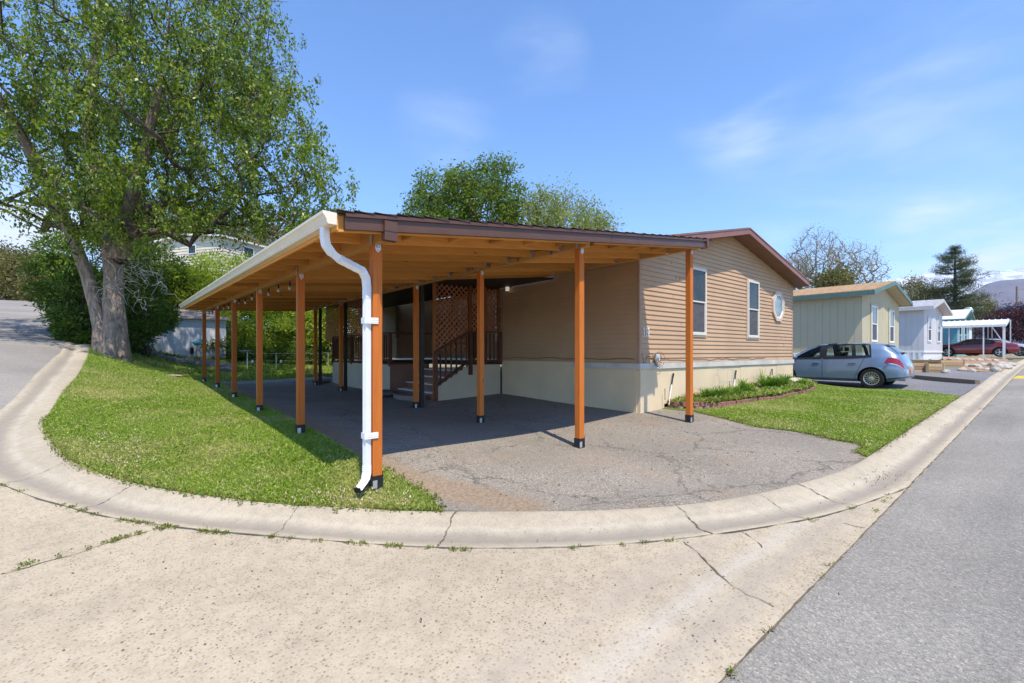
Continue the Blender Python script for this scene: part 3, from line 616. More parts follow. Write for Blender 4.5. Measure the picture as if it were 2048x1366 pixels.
# ------------------------------------------------------------------ carport
def yat(u, x):                         # y of the vertical plane x=const seen in column u
    d = ray(u, 700); return x * d[1] / d[0]
X1, X2, X3, Y0, Y1 = 1.95, 5.0, 7.9, 4.15, 18.1
def twist(x): return max(0, min(1.2, (X2 - x) / (X2 - X1))) * .0175
def bb1(y): return 2.71 + .0175 * (y - 4.5)
def RT(x, y):                          # top surface of the carport roof
    return 2.94 + .1216 * (x - X1) + twist(x) * (y - Y0)
def carport():
    root = empty('wooden_carport', (X1, 4.47, H(X1, 4.47)), 'open orange-stained timber carport with white gutter, attached to the tan house', 'carport')
    BH = .19
    def beam(x, y0, y1, zb0, zb1, w=.085):
        mb = MB().hexa([(x - w / 2, y0, zb0), (x + w / 2, y0, zb0), (x + w / 2, y1, zb1), (x - w / 2, y1, zb1), (x - w / 2, y0, zb0 + BH), (x + w / 2, y0, zb0 + BH), (x + w / 2, y1, zb1 + BH), (x - w / 2, y1, zb1 + BH)])
        return mb.build('beam', w_beam, root, bevel=.004)
    beam(X1, Y0 + .045, Y1 - .1, bb1(Y0), bb1(Y1)); beam(X2, Y0 + .13, Y1 - .1, 3.11, 3.11); beam(X3, Y0 + .05, 8.0, 3.48, 3.48)
    MB().hexa([(X2 + .05, 8.0, 3.11), (X3, 8.0, 3.47), (X3, 8.09, 3.47), (X2 + .05, 8.09, 3.11), (X2 + .05, 8.0, 3.30), (X3, 8.0, 3.66), (X3, 8.09, 3.66), (X2 + .05, 8.09, 3.30)]).build('beam', w_raft, root)
    MB().box((X1 - .065, Y0 - .035, bb1(Y0) - .012), (X1 + .065, Y0 + .04, bb1(Y0) + .17)).box((X1 - .07, Y0 - .04, bb1(Y0) + .075), (X1 + .07, Y0 + .035, bb1(Y0) + .082)).build('beam_cap', m_fascia, root)
    # posts
    def post(x, y, ztop, w=.098, foot=.12, zg=None):
        zg = H(x, y) if zg is None else zg
        p = MB().box((x - w / 2, y - w / 2, zg + foot), (x + w / 2, y + w / 2, ztop)).build('post', w_post, root, bevel=.006)
        f = MB(); t = .006; z0 = zg + .0; z1 = zg + foot + .05; q = w / 2 + t
        f.box((x - q, y - q, z0), (x + q, y - q + t, z1 - .03)); f.box((x + q - t, y - q + t, z0), (x + q, y + q, z1)); f.box((x - q, y + q - t, z0), (x + q - t, y + q, z1 - .03))
        f.box((x - q + .012, y - q + .012, zg - .02), (x + q - .012, y + q - .012, zg + foot))
        f.box((x - q, y - q + t, z0), (x - q + t, y + q - t, z1 - .03)); f.build('post_foot', m_black, p)
        MB().box((x - q - .001, y - q - .006, zg + .015), (x - q + .045, y - q - .0005, zg + foot * .8)).build('foot_plate', m_galv, p)
        # connector: plate with clipped lower corners on two faces, tongue up the beam
        b = MB(); s = .03
        b.prism([(x - s, y - w / 2 - .004, ztop), (x - s, y - w / 2 - .004, ztop - .05), (x, y - w / 2 - .004, ztop - .085), (x + s, y - w / 2 - .004, ztop - .05), (x + s, y - w / 2 - .004, ztop)], (0, 0, 0), (0, .004, 0))
        b.prism([(x - w / 2 - .003, y - s, ztop), (x - w / 2 - .003, y - s, ztop + .09), (x - w / 2 - .003, y, ztop + .13), (x - w / 2 - .003, y + s, ztop + .09), (x - w / 2 - .003, y + s, ztop)], (0, 0, 0), (.002, 0, 0))
        b.build('post_cap', m_galv, p)
        c = MB()
        for dx, dz in ((-.013, -.03), (.013, -.03), (0, -.06)): c.box((x + dx - .004, y - w / 2 - .007, ztop + dz - .004), (x + dx + .004, y - w / 2 - .0045, ztop + dz + .004))
        pieces(c, 'bolt', m_black, p)
        return p
    for u in (752, 601, 519, 468.5, 435, 408.5):
        y = yat(u, X1) if u != 752 else 4.47
        post(X1, y, bb1(y))
    for u in (1159, 961, 832, 747, 682, 631):
        y = yat(u, X2); post(X2, y, 3.11)
    post(X3, 4.36, 3.48)
    # rafters, with hangers where they hang on the two inner beams
    RH = .14
    ys = [Y0 + .045 + .02] + [Y0 + .62 + .605 * k for k in range(23)]
    for i, y in enumerate(ys):
        xa, xb = 1.46, X2 - .05
        def raf(xa, xb):
            t = [RT(x, y) - .03 for x in (xa, xb)]
            MB().hexa([(xa, y - .019, t[0] - RH), (xb, y - .019, t[1] - RH), (xb, y + .019, t[1] - RH), (xa, y + .019, t[0] - RH), (xa, y - .019, t[0]), (xb, y - .019, t[1]), (xb, y + .019, t[1]), (xa, y + .019, t[0])]).build('rafter', w_raft, root)
        raf(xa, xb)
        hs = [(X2 - .05, -1)]
        if y < 8.0: raf(X2 + .05, X3 - .045); hs += [(X2 + .05, 1), (X3 - .045, -1)]
        if i > 0:
            for hx, sg in hs:
                zt = RT(hx, y) - .03; b = MB()
                for sy in (-.0225, .0225): b.prism([(hx, y + sy, zt - RH - .004), (hx + sg * .06, y + sy, zt - RH - .004), (hx + sg * .075, y + sy, zt - RH * .5), (hx + sg * .045, y + sy, zt - RH * .1), (hx, y + sy, zt - RH * .2)], (0, 0, 0), (0, .002, 0))
                b.box((hx, y - .0225, zt - RH - .006), (hx + sg * .05, y + .0245, zt - RH - .004)); b.build('joist_hanger', m_galv, root)
    # outrigger blocks behind the front fascia
    b = MB()
    for x in np.arange(2.4, 8.0, .61):
        if abs(x - X2) < .1: continue
        z = RT(x, Y0) - .03; b.box((x - .019, Y0 + .09, z - .09), (x + .019, Y0 + .595, z - .005))
    pieces(b, 'blocking', w_beam, root)
    # decking
    def slab(x0, x1, y0, y1, t0, t1, name, mat, nx=6):
        mb = MB(); xs = np.linspace(x0, x1, nx)
        for x in xs:
            for y in (y0, y1):
                for t in (t0, t1): mb.v.append((x, y, RT(x, y) + t))
        for i in range(nx - 1):
            a = i * 4; mb.f += [(a, a + 4, a + 6, a + 2), (a + 1, a + 3, a + 7, a + 5), (a, a + 1, a + 5, a + 4), (a + 2, a + 6, a + 7, a + 3)]
        mb.f += [(0, 2, 3, 1), (4 * nx - 4, 4 * nx - 3, 4 * nx - 1, 4 * nx - 2)]
        return mb.build(name, mat, root)
    slab(1.45, X2, Y0 + .04, Y1, -.028, -.012, 'roof_deck', w_deck); slab(X2 + .002, 8.06, Y0 + .04, 8.1, -.028, -.012, 'roof_deck', w_deck)
    slab(1.42, X2, Y0 - .0, Y1 + .02, -.010, .012, 'roof_shingles', m_shin); slab(X2 + .002, 8.1, Y0 - .0, 8.12, -.010, .012, 'roof_shingles', m_shin)
    # shingle tabs showing along the front edge
    mb = MB(); rr = random.Random(3); x = 1.44
    while x < 8.1:
        w_ = rr.uniform(.12, .3); z = RT(x, Y0) + .012; mb.box((x, Y0 - .03, z), (x + w_ - .003, Y0 + .2, z + rr.uniform(.002, .006))); x += w_
    mb.build('shingle_edge', m_shin, root)
    # front fascia: wide board with a metal drip strip, in two lengths
    def fas(x0, x1, za, zb, d, name='fascia'):
        q = lambda x, z: (x, Y0 - d, RT(x, Y0) + z)
        return MB().hexa([q(x0, za), q(x1, za), (x1, Y0 + .035, RT(x1, Y0) + za), (x0, Y0 + .035, RT(x0, Y0) + za), q(x0, zb), q(x1, zb), (x1, Y0 + .035, RT(x1, Y0) + zb), (x0, Y0 + .035, RT(x0, Y0) + zb)]).build(name, m_fascia, root)
    for a, b_ in ((1.52, 5.35), (5.356, 8.13)):
        fas(a, b_, -.155, -.045, 0.0); fas(a, b_, -.044, -.012, .022, 'drip_edge'); fas(a, b_, -.158, -.150, .012, 'drip_edge')
    MB().box((8.09, Y0 - .03, RT(8.13, Y0) - .165), (8.16, Y0 + .1, RT(8.13, Y0) + .0)).build('fascia_end', m_fascia, root)
    MB().hexa([(1.44, Y0 + .01, RT(1.44, Y0) - .16), (1.462, Y0 + .01, RT(1.44, Y0) - .16), (1.462, Y1, RT(1.44, Y1) - .16), (1.44, Y1, RT(1.44, Y1) - .16), (1.44, Y0 + .01, RT(1.44, Y0) - .02), (1.462, Y0 + .01, RT(1.44, Y0) - .02), (1.462, Y1, RT(1.44, Y1) - .02), (1.44, Y1, RT(1.44, Y1) - .02)]).build('eave_board', w_raft, root)
    # gutter: K profile along the eave, with end cap
    gp = [(0, -.01), (0, -.115), (-.075, -.115), (-.088, -.095), (-.088, -.078), (-.108, -.045), (-.122, -.03), (-.122, -.006), (-.112, -.006), (-.112, -.025), (-.085, -.05), (-.078, -.1), (-.008, -.106), (-.008, -.01)]
    mb = MB(); ya, yb = Y0 - .02, Y1 + .05; gx = 1.438
    for y in (ya, 11.2, 11.24, yb):
        for a, z in gp: mb.v.append((gx + a, y, RT(1.44, y) + z - .01))
    n = len(gp)
    for k in range(3): mb.f += [(k * n + i, k * n + (i + 1) % n, (k + 1) * n + (i + 1) % n, (k + 1) * n + i) for i in range(n)]
    g = mb.build('gutter', m_gutter, root)
    for y in (ya - .004, yb): MB().prism([(gx + a, y, RT(1.44, y) + z - .01) for a, z in gp[:8]], (0, 0, 0), (0, .004, 0)).build('gutter_end_cap', m_gutter, g)
    MB().prism([(gx + a * 1.03 - .001, 11.21, RT(1.44, 11.2) + z - .012) for a, z in gp[:8]], (0, 0, 0), (0, .012, 0)).build('gutter_joint', m_gutter, g)
    # downspout: ribbed rectangular pipe from the gutter outlet to the front post, down, kicked out over the lawn
    zg = H(X1, 4.47); px, py = X1 - .098, 4.47 - .01
    outlet = Vector((gx - .045, Y0 + .16, RT(1.44, Y0) - .12))
    path = [outlet, outlet + Vector((0, 0, -.09)), outlet + Vector((.015, .012, -.155)), outlet + Vector((.075, .04, -.215)), outlet + Vector((.16, .085, -.25)), Vector((px - .06, py - .035, outlet.z - .335)), Vector((px - .012, py - .006, outlet.z - .40)), Vector((px, py, outlet.z - .49)), Vector((px, py, outlet.z - .6))]
    low = [Vector((px, py, outlet.z - .6)), Vector((px, py, zg + .25)), ]
    shoe = [Vector((px, py, zg + .25)), Vector((px - .004, py - .006, zg + .18)), Vector((px - .03, py - .035, zg + .125)), Vector((px - .08, py - .08, zg + .095)), Vector((px - .15, py - .14, zg + .062))]
    def rect_pipe(pts, name, ribs=False, w=.031, d=.026, par=root):
        mb = MB(); prev = None
        P_ = []
        for i in range(len(pts) - 1):
            k = 7 if ribs else 1
            for j in range(k): P_.append(pts[i].lerp(pts[i + 1], j / k))
        P_.append(pts[-1]); ref = Vector((1, .35, 0)).normalized()
        for i, p in enumerate(P_):
            dd = (P_[min(i + 1, len(P_) - 1)] - P_[max(i - 1, 0)]).normalized(); a = (ref - dd * ref.dot(dd)); a.normalize(); b2 = dd.cross(a); kk = 1 + (.055 if ribs and i % 2 else 0)
            prof = [(-1, -1), (-.35, -1), (-.3, -.86), (.3, -.86), (.35, -1), (1, -1), (1, 1), (-1, 1)]
            for s, t in prof: mb.v.append(tuple(p + a * s * w * kk + b2 * t * d * kk))
        m_ = 8
        for i in range(len(P_) - 1): mb.f += [(i * m_ + k, i * m_ + (k + 1) % m_, (i + 1) * m_ + (k + 1) % m_, (i + 1) * m_ + k) for k in range(m_)]
        return mb.build(name, m_white, par)
    ds = rect_pipe(low, 'downspout'); rect_pipe(path, 'elbow', True, .032, .027, ds); rect_pipe(shoe, 'shoe', True, .032, .027, ds)
    e = shoe[-1]; MB().bar(e + Vector((-.0005, -.0005, 0)), e + Vector((-.004, -.004, -.002)), .066, .054).build('outlet', m_black, ds)
    for z in (outlet.z - .82, zg + .55):
        MB().box((px - .042, py - .052, z - .03), (X1 + .0, py - .046, z + .03)).box((px - .043, py - .05, z - .03), (px - .038, py + .04, z + .03)).box((px - .04, py - .055, z - .012), (X1, py - .052, z - .006)).box((px - .04, py - .055, z + .006), (X1, py - .052, z + .012)).build('strap', m_white, ds)
    return root
carport()
# dark awning posts standing right behind the inner row
# strings of lights
def bulbs():
    root = empty('globe_string_lights', (X1, 8, bb1(8) - .05), 'string of clear globe bulbs drooping under the outer beam of the carport', 'string lights')
    xs = X1 + .12; ys = np.linspace(7.4, 17.6, 15); m_bulb = m_glass('bulb_glass', (.5, .45, .38), .1, .8)
    pts = []
    for i, y in enumerate(ys):
        z = bb1(y) + .06 - .05 * abs(math.sin(i * 1.3)); pts.append(Vector((xs, y, z)))
    MB().tube(pts, .004, 5).build('cable', m_black, root)
    for p in pts:
        s = MB().lathe([(.01, 0), (.013, -.02), (.014, -.065), (.01, -.07)], p, 8).build('bulb_socket', m_black, root)
        MB().lathe([(.01, -.07), (.02, -.085), (.026, -.105), (.022, -.13), (.008, -.142)], p, 10).build('bulb', m_bulb, s, smooth=True)
bulbs()
def mini():
    root = empty('coloured_string_lights', (X2 - .06, 8, 3.2), 'string of small coloured holiday lights stapled along the middle beam of the carport', 'string lights')
    cols = [M('bulb_red', (.3, .02, .02), .3), M('bulb_green', (.02, .2, .06), .3), M('bulb_blue', (.02, .05, .3), .3), M('bulb_amber', (.5, .2, .02), .3)]
    ys = np.linspace(Y0 + .3, 17.5, 52); pts = [Vector((X2 - .055, y, 3.235 + .03 * math.sin(i * 1.9) - .035 * (i % 3))) for i, y in enumerate(ys)]
    MB().tube(pts, .004, 4).build('cable', m_black, root)
    for i, p in enumerate(pts): MB().lathe([(.004, 0), (.011, -.012), (.012, -.035), (.003, -.055)], p - Vector((.006, 0, 0)), 6).build('bulb', cols[i % 4], root)
mini()
# ------------------------------------------------------------------ tan house number 111
TAN = (.49, .31, .18)
m_side = M('tan_siding', TAN, .55, .07, 1.3, .3); m_trim = M('tan_trim', (.42, .255, .165), .55, .08, 3)
m_skirt = M('painted_skirting', (.71, .555, .36), .8, .07, 1.2, bmp=.15, bs=200); m_band = M('weathered_band', (.56, .52, .46), .85, .16, 2.5, bmp=.2, bs=60)
m_soffit = M('brown_soffit', (.22, .105, .07), .5, .1, 3)
XW, XE, YG, YR, ZB, ZE = 8.1, 16.5, 5.57, 10.05, 1.40, 3.46
XC = (XW + XE) / 2; ZP = 4.70; slope = (ZP - 3.80) / (XE - XC)
ZE = 3.80
YB = 20.5
def laps(mb, kind, c, a0, a1f, z0, z1f, exp=.102, prot=.021, a0f=None):
    """overlapping boards; kind 'y': wall in plane y=c facing -y, runs along x; 'x': plane x=c facing -x, runs along y"""
    z = z0
    while z < z1f - .01:
        zt = min(z + exp, z1f)
        lo = a0f(z) if a0f else (a0, a1f); hi = a0f(zt) if a0f else (a0, a1f)
        if lo is None or lo[1] - lo[0] < .05: break
        def pt(a, z_, d): return (a, c - d, z_) if kind == 'y' else (c - d, a, z_)
        v = [pt(lo[0], z, prot), pt(lo[1], z, prot), pt(hi[1], zt, .002), pt(hi[0], zt, .002), pt(lo[0], z, 0), pt(lo[1], z, 0), pt(lo[1], z + .012, prot - .0005), pt(lo[0], z + .012, prot - .0005)]
        mb.add(v, [(0, 1, 6, 7), (7, 6, 2, 3), (4, 5, 1, 0)]); z += exp
    return mb
def lapjoints(mb, c, x0, x1, z0, z1, n, seed):
    r = random.Random(seed)
    for _ in range(n):
        k = int(r.uniform(0, (z1 - z0) / .102)); z = z0 + k * .102; x = r.uniform(x0, x1); mb.box((x, c - .023, z + .002), (x + .004, c - .012, z + .1))
def window(name, parent, kind, c, a0, a1, z0, z1, fr=.055, rail=True, proud=.045, mframe=None, glass=None, rail_t=.5, trim=None):
    """double-hung window on a wall"""
    def bx(mb, a, b, p, q, d0, d1):
        if kind == 'y': mb.box((a, c - d1, p), (b, c - d0, q))
        else: mb.box((c - d1, a, p), (c - d0, b, q))
        return mb
    mf = mframe or m_white; w = MB()
    for a, b, p, q in ((a0, a1, z0, z0 + fr), (a0, a1, z1 - fr, z1), (a0, a0 + fr, z0 + fr, z1 - fr), (a1 - fr, a1, z0 + fr, z1 - fr)): bx(w, a, b, p, q, .0, proud)
    root = w.build('window', mf, parent)
    if trim:
        t = MB(); e = trim[1]
        for a, b, p, q in ((a0 - e, a1 + e, z0 - e, z0 - .001), (a0 - e, a1 + e, z1 + .001, z1 + e), (a0 - e, a0 - .001, z0, z1), (a1 + .001, a1 + e, z0, z1)): bx(t, a, b, p, q, .0, proud * .6)
        t.build('window_trim', trim[0], root)
    zm = z0 + (z1 - z0) * rail_t
    r = MB(); bx(r, a0 + fr, a1 - fr, zm - fr * .35, zm + fr * .35, .02, proud - .004)
    i = fr * .45
    for a, b, p, q in ((a0 + fr, a1 - fr, z0 + fr, z0 + fr + i), (a0 + fr, a0 + fr + i, z0 + fr + i, zm - fr * .35), (a1 - fr - i, a1 - fr, z0 + fr + i, zm - fr * .35)): bx(r, a, b, p, q, .02, proud - .012)
    r.build('sash', mf, root)
    bx(MB(), a0 + fr, a1 - fr, zm + fr * .35, z1 - fr, .019, proud - .022).build('pane', glass or m_glz, root); bx(MB(), a0 + fr + i, a1 - fr - i, z0 + fr + i, zm - fr * .35, .018, proud - .03).build('insect_screen', M('insect_screen', (.09, .085, .09), .6, .2, 6, .3), root)
    return root
def house():
    root = empty('tan_house', (XC, 12, H(XC, 12)), 'tan lap-sided single-storey house with brown gable roof behind the timber carport', 'house')
    # walls
    backw = MB()
    gab = lambda z: (XW, XE) if z <= ZE else (XW + (z - ZE) / slope, XE - (z - ZE) / slope) if z < ZP else None
    laps(backw, 'y', YG, XW, XE, ZB, ZP - .001, a0f=gab)
    backw.prism([(XW, YG, ZB), (XE, YG, ZB), (XE, YG, ZE), (XC, YG, ZP), (XW, YG, ZE)], (0, 0, 0), (0, .1, 0))
    lapjoints(backw, YG, XW + .3, XE - .3, ZB, ZE, 22, 5)
    laps(backw, 'x', XW, YG, YR, ZB, ZE); backw.box((XW + .001, YG + .1, ZB), (XW + .1, YR, ZE))
    laps(backw, 'x', XW, 16.6, YB, ZB, ZE); backw.box((XW + .001, 16.6, ZB), (XW + .1, YB, ZE))
    backw.box((XE - .1, YG + .1, ZB), (XE, YB, ZE)); backw.box((XW, YB - .1, ZB), (XE, YB, ZE))
    backw.box((XW, YR, ZB), (9.9, YR + .1, ZE)); backw.box((XW + .1, 16.6, ZB), (9.9, 16.7, ZE)); backw.box((9.8, YR, ZB), (9.9, 16.7, ZE)); laps(backw, 'x', 9.8, YR + .1, 16.6, ZB, ZE)
    w = backw.build('wall', m_side, root)
    t = MB()
    for x, y in ((XW - .022, YG - .022), (XE - .035, YG - .022)): t.box((x, y, ZB - .0), (x + .06, y + .06, ZE))
    t.box((XW - .022, YR - .05, ZB), (XW + .02, YR + .012, ZE - .1))
    pieces(t, 'corner_trim', m_trim, root)
    # skirting boards and the pale band over them
    s = MB(); r = random.Random(2)
    xs = [XW, XW + .65, XW + 2.1, 11.6, 12.7, 14.1, 15.2, XE]
    for i in range(7):
        a, b = xs[i], xs[i + 1]; d = .0 if i % 2 else .006; g0 = min(H(a, YG), H(b, YG)) - .15
        s.box((a + .003, YG - .02 - d, g0), (b - .003, YG + .05, 1.28 - r.uniform(0, .02) * (i in (2, 4))))
    ys = [YG + .05, 7.4, 8.75, YR]
    for i in range(3): s.box((XW - .02 - .006 * (i % 2), ys[i] + .003, .1), (XW + .05, ys[i + 1] - .003, 1.398 if i else 1.28))
    s.box((XW - .02, 16.6, .3), (XW + .05, YB, 1.35)); s.box((XE - .05, YG + .06, .2), (XE, YB, 1.3)); pieces(s, 'skirting', m_skirt, root)
    b = MB(); xb = [XW - .04, XW + .72, 10.9, 13.3, 15.0, XE + .03]
    for i in range(5): b.box((xb[i] + .002, YG - .055, 1.275), (xb[i + 1] - .002, YG - .001, 1.395))
    b.box((XW - .055, YG + .001 - .055, 1.275), (XW - .0415, 7.4, 1.395)); pieces(b, 'skirt_band', m_band, root)
    # roof
    OV, EO = .42, .14; y0, y1 = YG - OV, YB + .3
    def side(sg):
        xe = XW - EO if sg < 0 else XE + EO; zt = lambda x: ZP + .10 - abs(x - XC) * slope
        mb = MB(); mb.hexa([(XC, y0, zt(XC)), (xe, y0, zt(xe)), (xe, y1, zt(xe)), (XC, y1, zt(XC)), (XC, y0, zt(XC) + .04), (xe, y0, zt(xe) + .04), (xe, y1, zt(xe) + .04), (XC, y1, zt(XC) + .04)])
        o = mb.build('roof', m_shin, root)
        f = MB(); q = sg * .0
        f.hexa([(XC, y0 - .02, zt(XC) - .13), (xe, y0 - .02, zt(xe) - .13), (xe, y0 + .02, zt(xe) - .13), (XC, y0 + .02, zt(XC) - .13), (XC, y0 - .02, zt(XC) - .002), (xe, y0 - .02, zt(xe) - .002), (xe, y0 + .02, zt(xe) - .002), (XC, y0 + .02, zt(XC) - .002)])
        f.hexa([(XC, y0 - .035, zt(XC) - .0), (xe, y0 - .035, zt(xe) - .0), (xe, y0 + .0, zt(xe) - .0), (XC, y0 + .0, zt(XC) - .0), (XC, y0 - .035, zt(XC) + .03), (xe, y0 - .035, zt(xe) + .03), (xe, y0 + .0, zt(xe) + .03), (XC, y0 + .0, zt(XC) + .03)])
        f.box((xe, y0 - .03, zt(xe) - .14), (xe + sg * .025, y1, zt(xe) + .03)); f.build('fascia', m_fascia2, o)
        sf = MB(); n = int(abs(xe - XC) / .115); xs = np.linspace(XC, xe, n + 1)
        for i in range(n):
            a, b2 = xs[i], xs[i + 1] - sg * .008; d = -.128
            sf.hexa([(a, y0 + .021, zt(a) + d), (b2, y0 + .021, zt(b2) + d), (b2, YG - .001, zt(b2) + d), (a, YG - .001, zt(a) + d), (a, y0 + .021, zt(a) + d + .02), (b2, y0 + .021, zt(b2) + d + .02), (b2, YG - .001, zt(b2) + d + .02), (a, YG - .001, zt(a) + d + .02)])
        sf.build('soffit', m_soffit, o)
    m_fascia2 = M('rust_fascia', (.25, .10, .06), .4, .12, 3, .4)
    side(-1); side(1)
    # windows on the gable wall
    xa = onY(1377, 600, YG).x; xb_ = onY(1409, 600, YG).x; za = onY(1409, 671, YG).z; zb = onY(1409, 541, YG).z
    m_wf = M('cream_vinyl', (.66, .60, .52), .5, .06, 3)
    window('window', root, 'y', YG - .012, xb_ - (xb_ - xa) * 1.0, xb_, za, zb, .05, mframe=m_wf, trim=(m_trim2, .045))
    xa = onY(1493, 620, YG).x; xb_ = onY(1515, 620, YG).x
    window('window', root, 'y', YG - .012, xa, xb_, za + .0, zb, .05, mframe=m_wf, trim=(m_trim2, .045))
    # octagonal window
    c = onY(1554, 613, YG); rx = (onY(1563.5, 613, YG).x - onY(1543.5, 613, YG).x) / 2; rz = .40
    oc = lambda k, d: [(c.x + math.cos(t) * rx * k / math.cos(R(22.5)), YG - d, c.z + math.sin(t) * rz * k / math.cos(R(22.5))) for t in [R(22.5 + 45 * i) for i in range(8)]]
    def ring(k0, k1, d0, d1):
        mb = MB(); a = oc(k0, d1); b = oc(k1, d1); a2 = oc(k0, d0); b2 = oc(k1, d0); mb.v = a + b + a2 + b2
        for i in range(8): j = (i + 1) % 8; mb.f += [(i, j, 8 + j, 8 + i), (i, 16 + i, 16 + j, j), (8 + i, 8 + j, 24 + j, 24 + i)]
        return mb
    o = ring(1.13, .9, 0, .06).build('octagonal_window', m_trim2, root); ring(.9, .8, 0, .05).build('frame', m_white, o)
    MB().prism(oc(.8, .035), (0, 0, 0), (0, .02, 0)).build('pane', m_glass('frosted_glass', (.30, .36, .36), .25, .6), o)
    # house number
    for i in range(3):
        x = onY(1286.5 + 4.6 * i, 664, YG).x; zc = onY(1290, 664, YG).z; d = YG - .03; w_ = .016; hh = .095
        MB().box((x - w_ / 2, d, zc - hh + .02), (x + w_ / 2, d + .014, zc + hh)).box((x - .026, d, zc - hh), (x + .026, d + .014, zc - hh + .018)).prism([(x - w_ / 2 - .001, d, zc + hh - .002), (x - .036, d, zc + hh - .035), (x - .036, d, zc + hh - .055), (x - w_ / 2 - .001, d, zc + hh - .03)], (0, 0, 0), (0, .013, 0)).build('house_number', M('number_white', (.75, .75, .75), .4), root)
    # cable box and wires near the corner
    c = onY(1307, 716, YG); mb = MB().box((c.x - .06, YG - .11, c.z - .05), (c.x + .07, YG - .018, c.z + .09)).box((c.x - .03, YG - .12, c.z - .02), (c.x + .03, YG - .109, c.z + .05)); bxo = mb.build('utility_box', M('box_grey', (.5, .5, .48), .6), root)
    wr = MB()
    for k in range(4):
        wr.tube([(c.x + (.11 + .03 * k) * math.cos(t) * (1 if k % 2 else .8) + (.02 * k), YG - .06 - .015 * k, c.z - .03 + (.10 + .02 * k) * math.sin(t)) for t in np.linspace(0, 2 * math.pi * .93, 18)], .0045, 5)
    pts = [Vector((c.x + .1, YG - .03, c.z - .02))]
    for i in range(26): pts.append(Vector((c.x + .2 + i * .22, YG - .026, c.z - .045 + .03 * math.sin(i * 1.7) * math.cos(i * .6) - .006 * (i % 2))))
    wr.tube(pts, .006, 5)
    wr.tube([Vector((XW + .06, YG - .03, c.z + .1)), Vector((XW + .11, YG - .035, c.z - .12)), Vector((XW + .25, YG - .03, c.z + .04)), Vector((c.x - .05, YG - .04, c.z + .03))], .005, 5)
    wr.build('wire', M('brown_wire', (.14, .08, .05), .7), bxo)
    w2 = MB(); w2.tube([Vector((XW - .03, YG + .1 + i * .23, ZB + .08 + .018 * math.sin(i * 1.3))) for i in range(20)], .006, 5); w2.build('wire', MATS['brown_wire'], root)
    # porch lamp beside the recess
    c = onX(1021, 578, XW); lm = MB().box((XW - .02, c.y - .035, c.z + .03), (XW - .05 + .03, c.y + .035, c.z + .13)).box((XW - .1, c.y - .012, c.z + .09), (XW - .018, c.y + .012, c.z + .115)).lathe([(.012, .1), (.075, .055), (.078, .045)], (XW - .11, c.y, c.z), 8).lathe([(.055, -.075), (.06, -.085), (.02, -.1)], (XW - .11, c.y, c.z), 8).build('wall_lantern', m_black, root)
    me, nt, b_ = nodes('lit_lamp_glass', .3, .4); b_.inputs['Base Color'].default_value = (.8, .8, .7, 1); b_.inputs['Emission Color'].default_value = (1, .93, .75, 1); b_.inputs['Emission Strength'].default_value = .3
    MB().lathe([(.055, .045), (.05, -.075)], (XW - .11, c.y, c.z), 8).build('lamp_glass', me, lm)
    # window and door in the recessed porch wall
    window('window', root, 'x', 9.8 - .012, 11.4, 12.5, 2.0, 3.2, .05); 
    d = MB().box((9.765, 13.2, 1.42), (9.79, 14.1, 3.4)).build('door', M('porch_door', (.08, .05, .035), .5, .1, 3), root); MB().lathe([(.02, 0), (.03, .02), (.02, .05)], (9.74, 13.3, 2.35), 8).build('handle', m_galv, d)
m_trim2 = M('window_trim_tan', (.60, .44, .33), .6, .08, 3)
house()
# ------------------------------------------------------------------ porch
def lattice(mb, plane, c, poly, pitch=.105, w=.034, t=.008):
    """crossed diagonal slats clipped to a convex polygon in the plane; poly in (a, z)"""
    P_ = [Vector(p) for p in poly]; cx = sum(p.x for p in P_) / len(P_); cy = sum(p.y for p in P_) / len(P_); Rr = max((p - Vector((cx, cy))).length for p in P_)
    area = sum(P_[i].x * P_[(i + 1) % len(P_)].y - P_[(i + 1) % len(P_)].x * P_[i].y for i in range(len(P_)))
    if area < 0: P_ = P_[::-1]
    for layer, ang in enumerate((R(45), R(-45))):
        d = Vector((math.cos(ang), math.sin(ang))); n = Vector((-d.y, d.x)); k = -Rr
        while k < Rr:
            o = Vector((cx, cy)) + n * k; t0, t1 = -1e9, 1e9; ok = True
            for i in range(len(P_)):
                a, b = P_[i], P_[(i + 1) % len(P_)]; e = b - a; nn = Vector((-e.y, e.x)); den = d.dot(nn); num = (a - o).dot(nn)
                if abs(den) < 1e-9:
                    if num > 0: ok = False
                    continue
                tt = num / den
                if den > 0: t0 = max(t0, tt)
                else: t1 = min(t1, tt)
            if ok and t1 - t0 > .05:
                a, b = o + d * t0, o + d * t1; off = c + (t if layer else 0)
                q = [(a - n * w / 2), (b - n * w / 2), (b + n * w / 2), (a + n * w / 2)]
                if plane == 'y': vs = [(p.x, off, p.y) for p in q] + [(p.x, off + t * .95, p.y) for p in q]
                else: vs = [(off, p.x, p.y) for p in q] + [(off + t * .95, p.x, p.y) for p in q]
                mb.hexa(vs)
            k += pitch
    return mb
def railing(mb, pts, zt, zb, plane, c, sp=.13, bw=.035):
    (a0, a1) = pts
    n = int((a1 - a0) / sp)
    for i in range(n + 1):
        a = a0 + (a1 - a0) * i / n
        t = zt(a) - .04; b = zb(a)
        if plane == 'y': mb.box((a - bw / 2, c - .018, b), (a + bw / 2, c + .018, t))
        else: mb.box((c - .018, a - bw / 2, b), (c + .018, a + bw / 2, t))
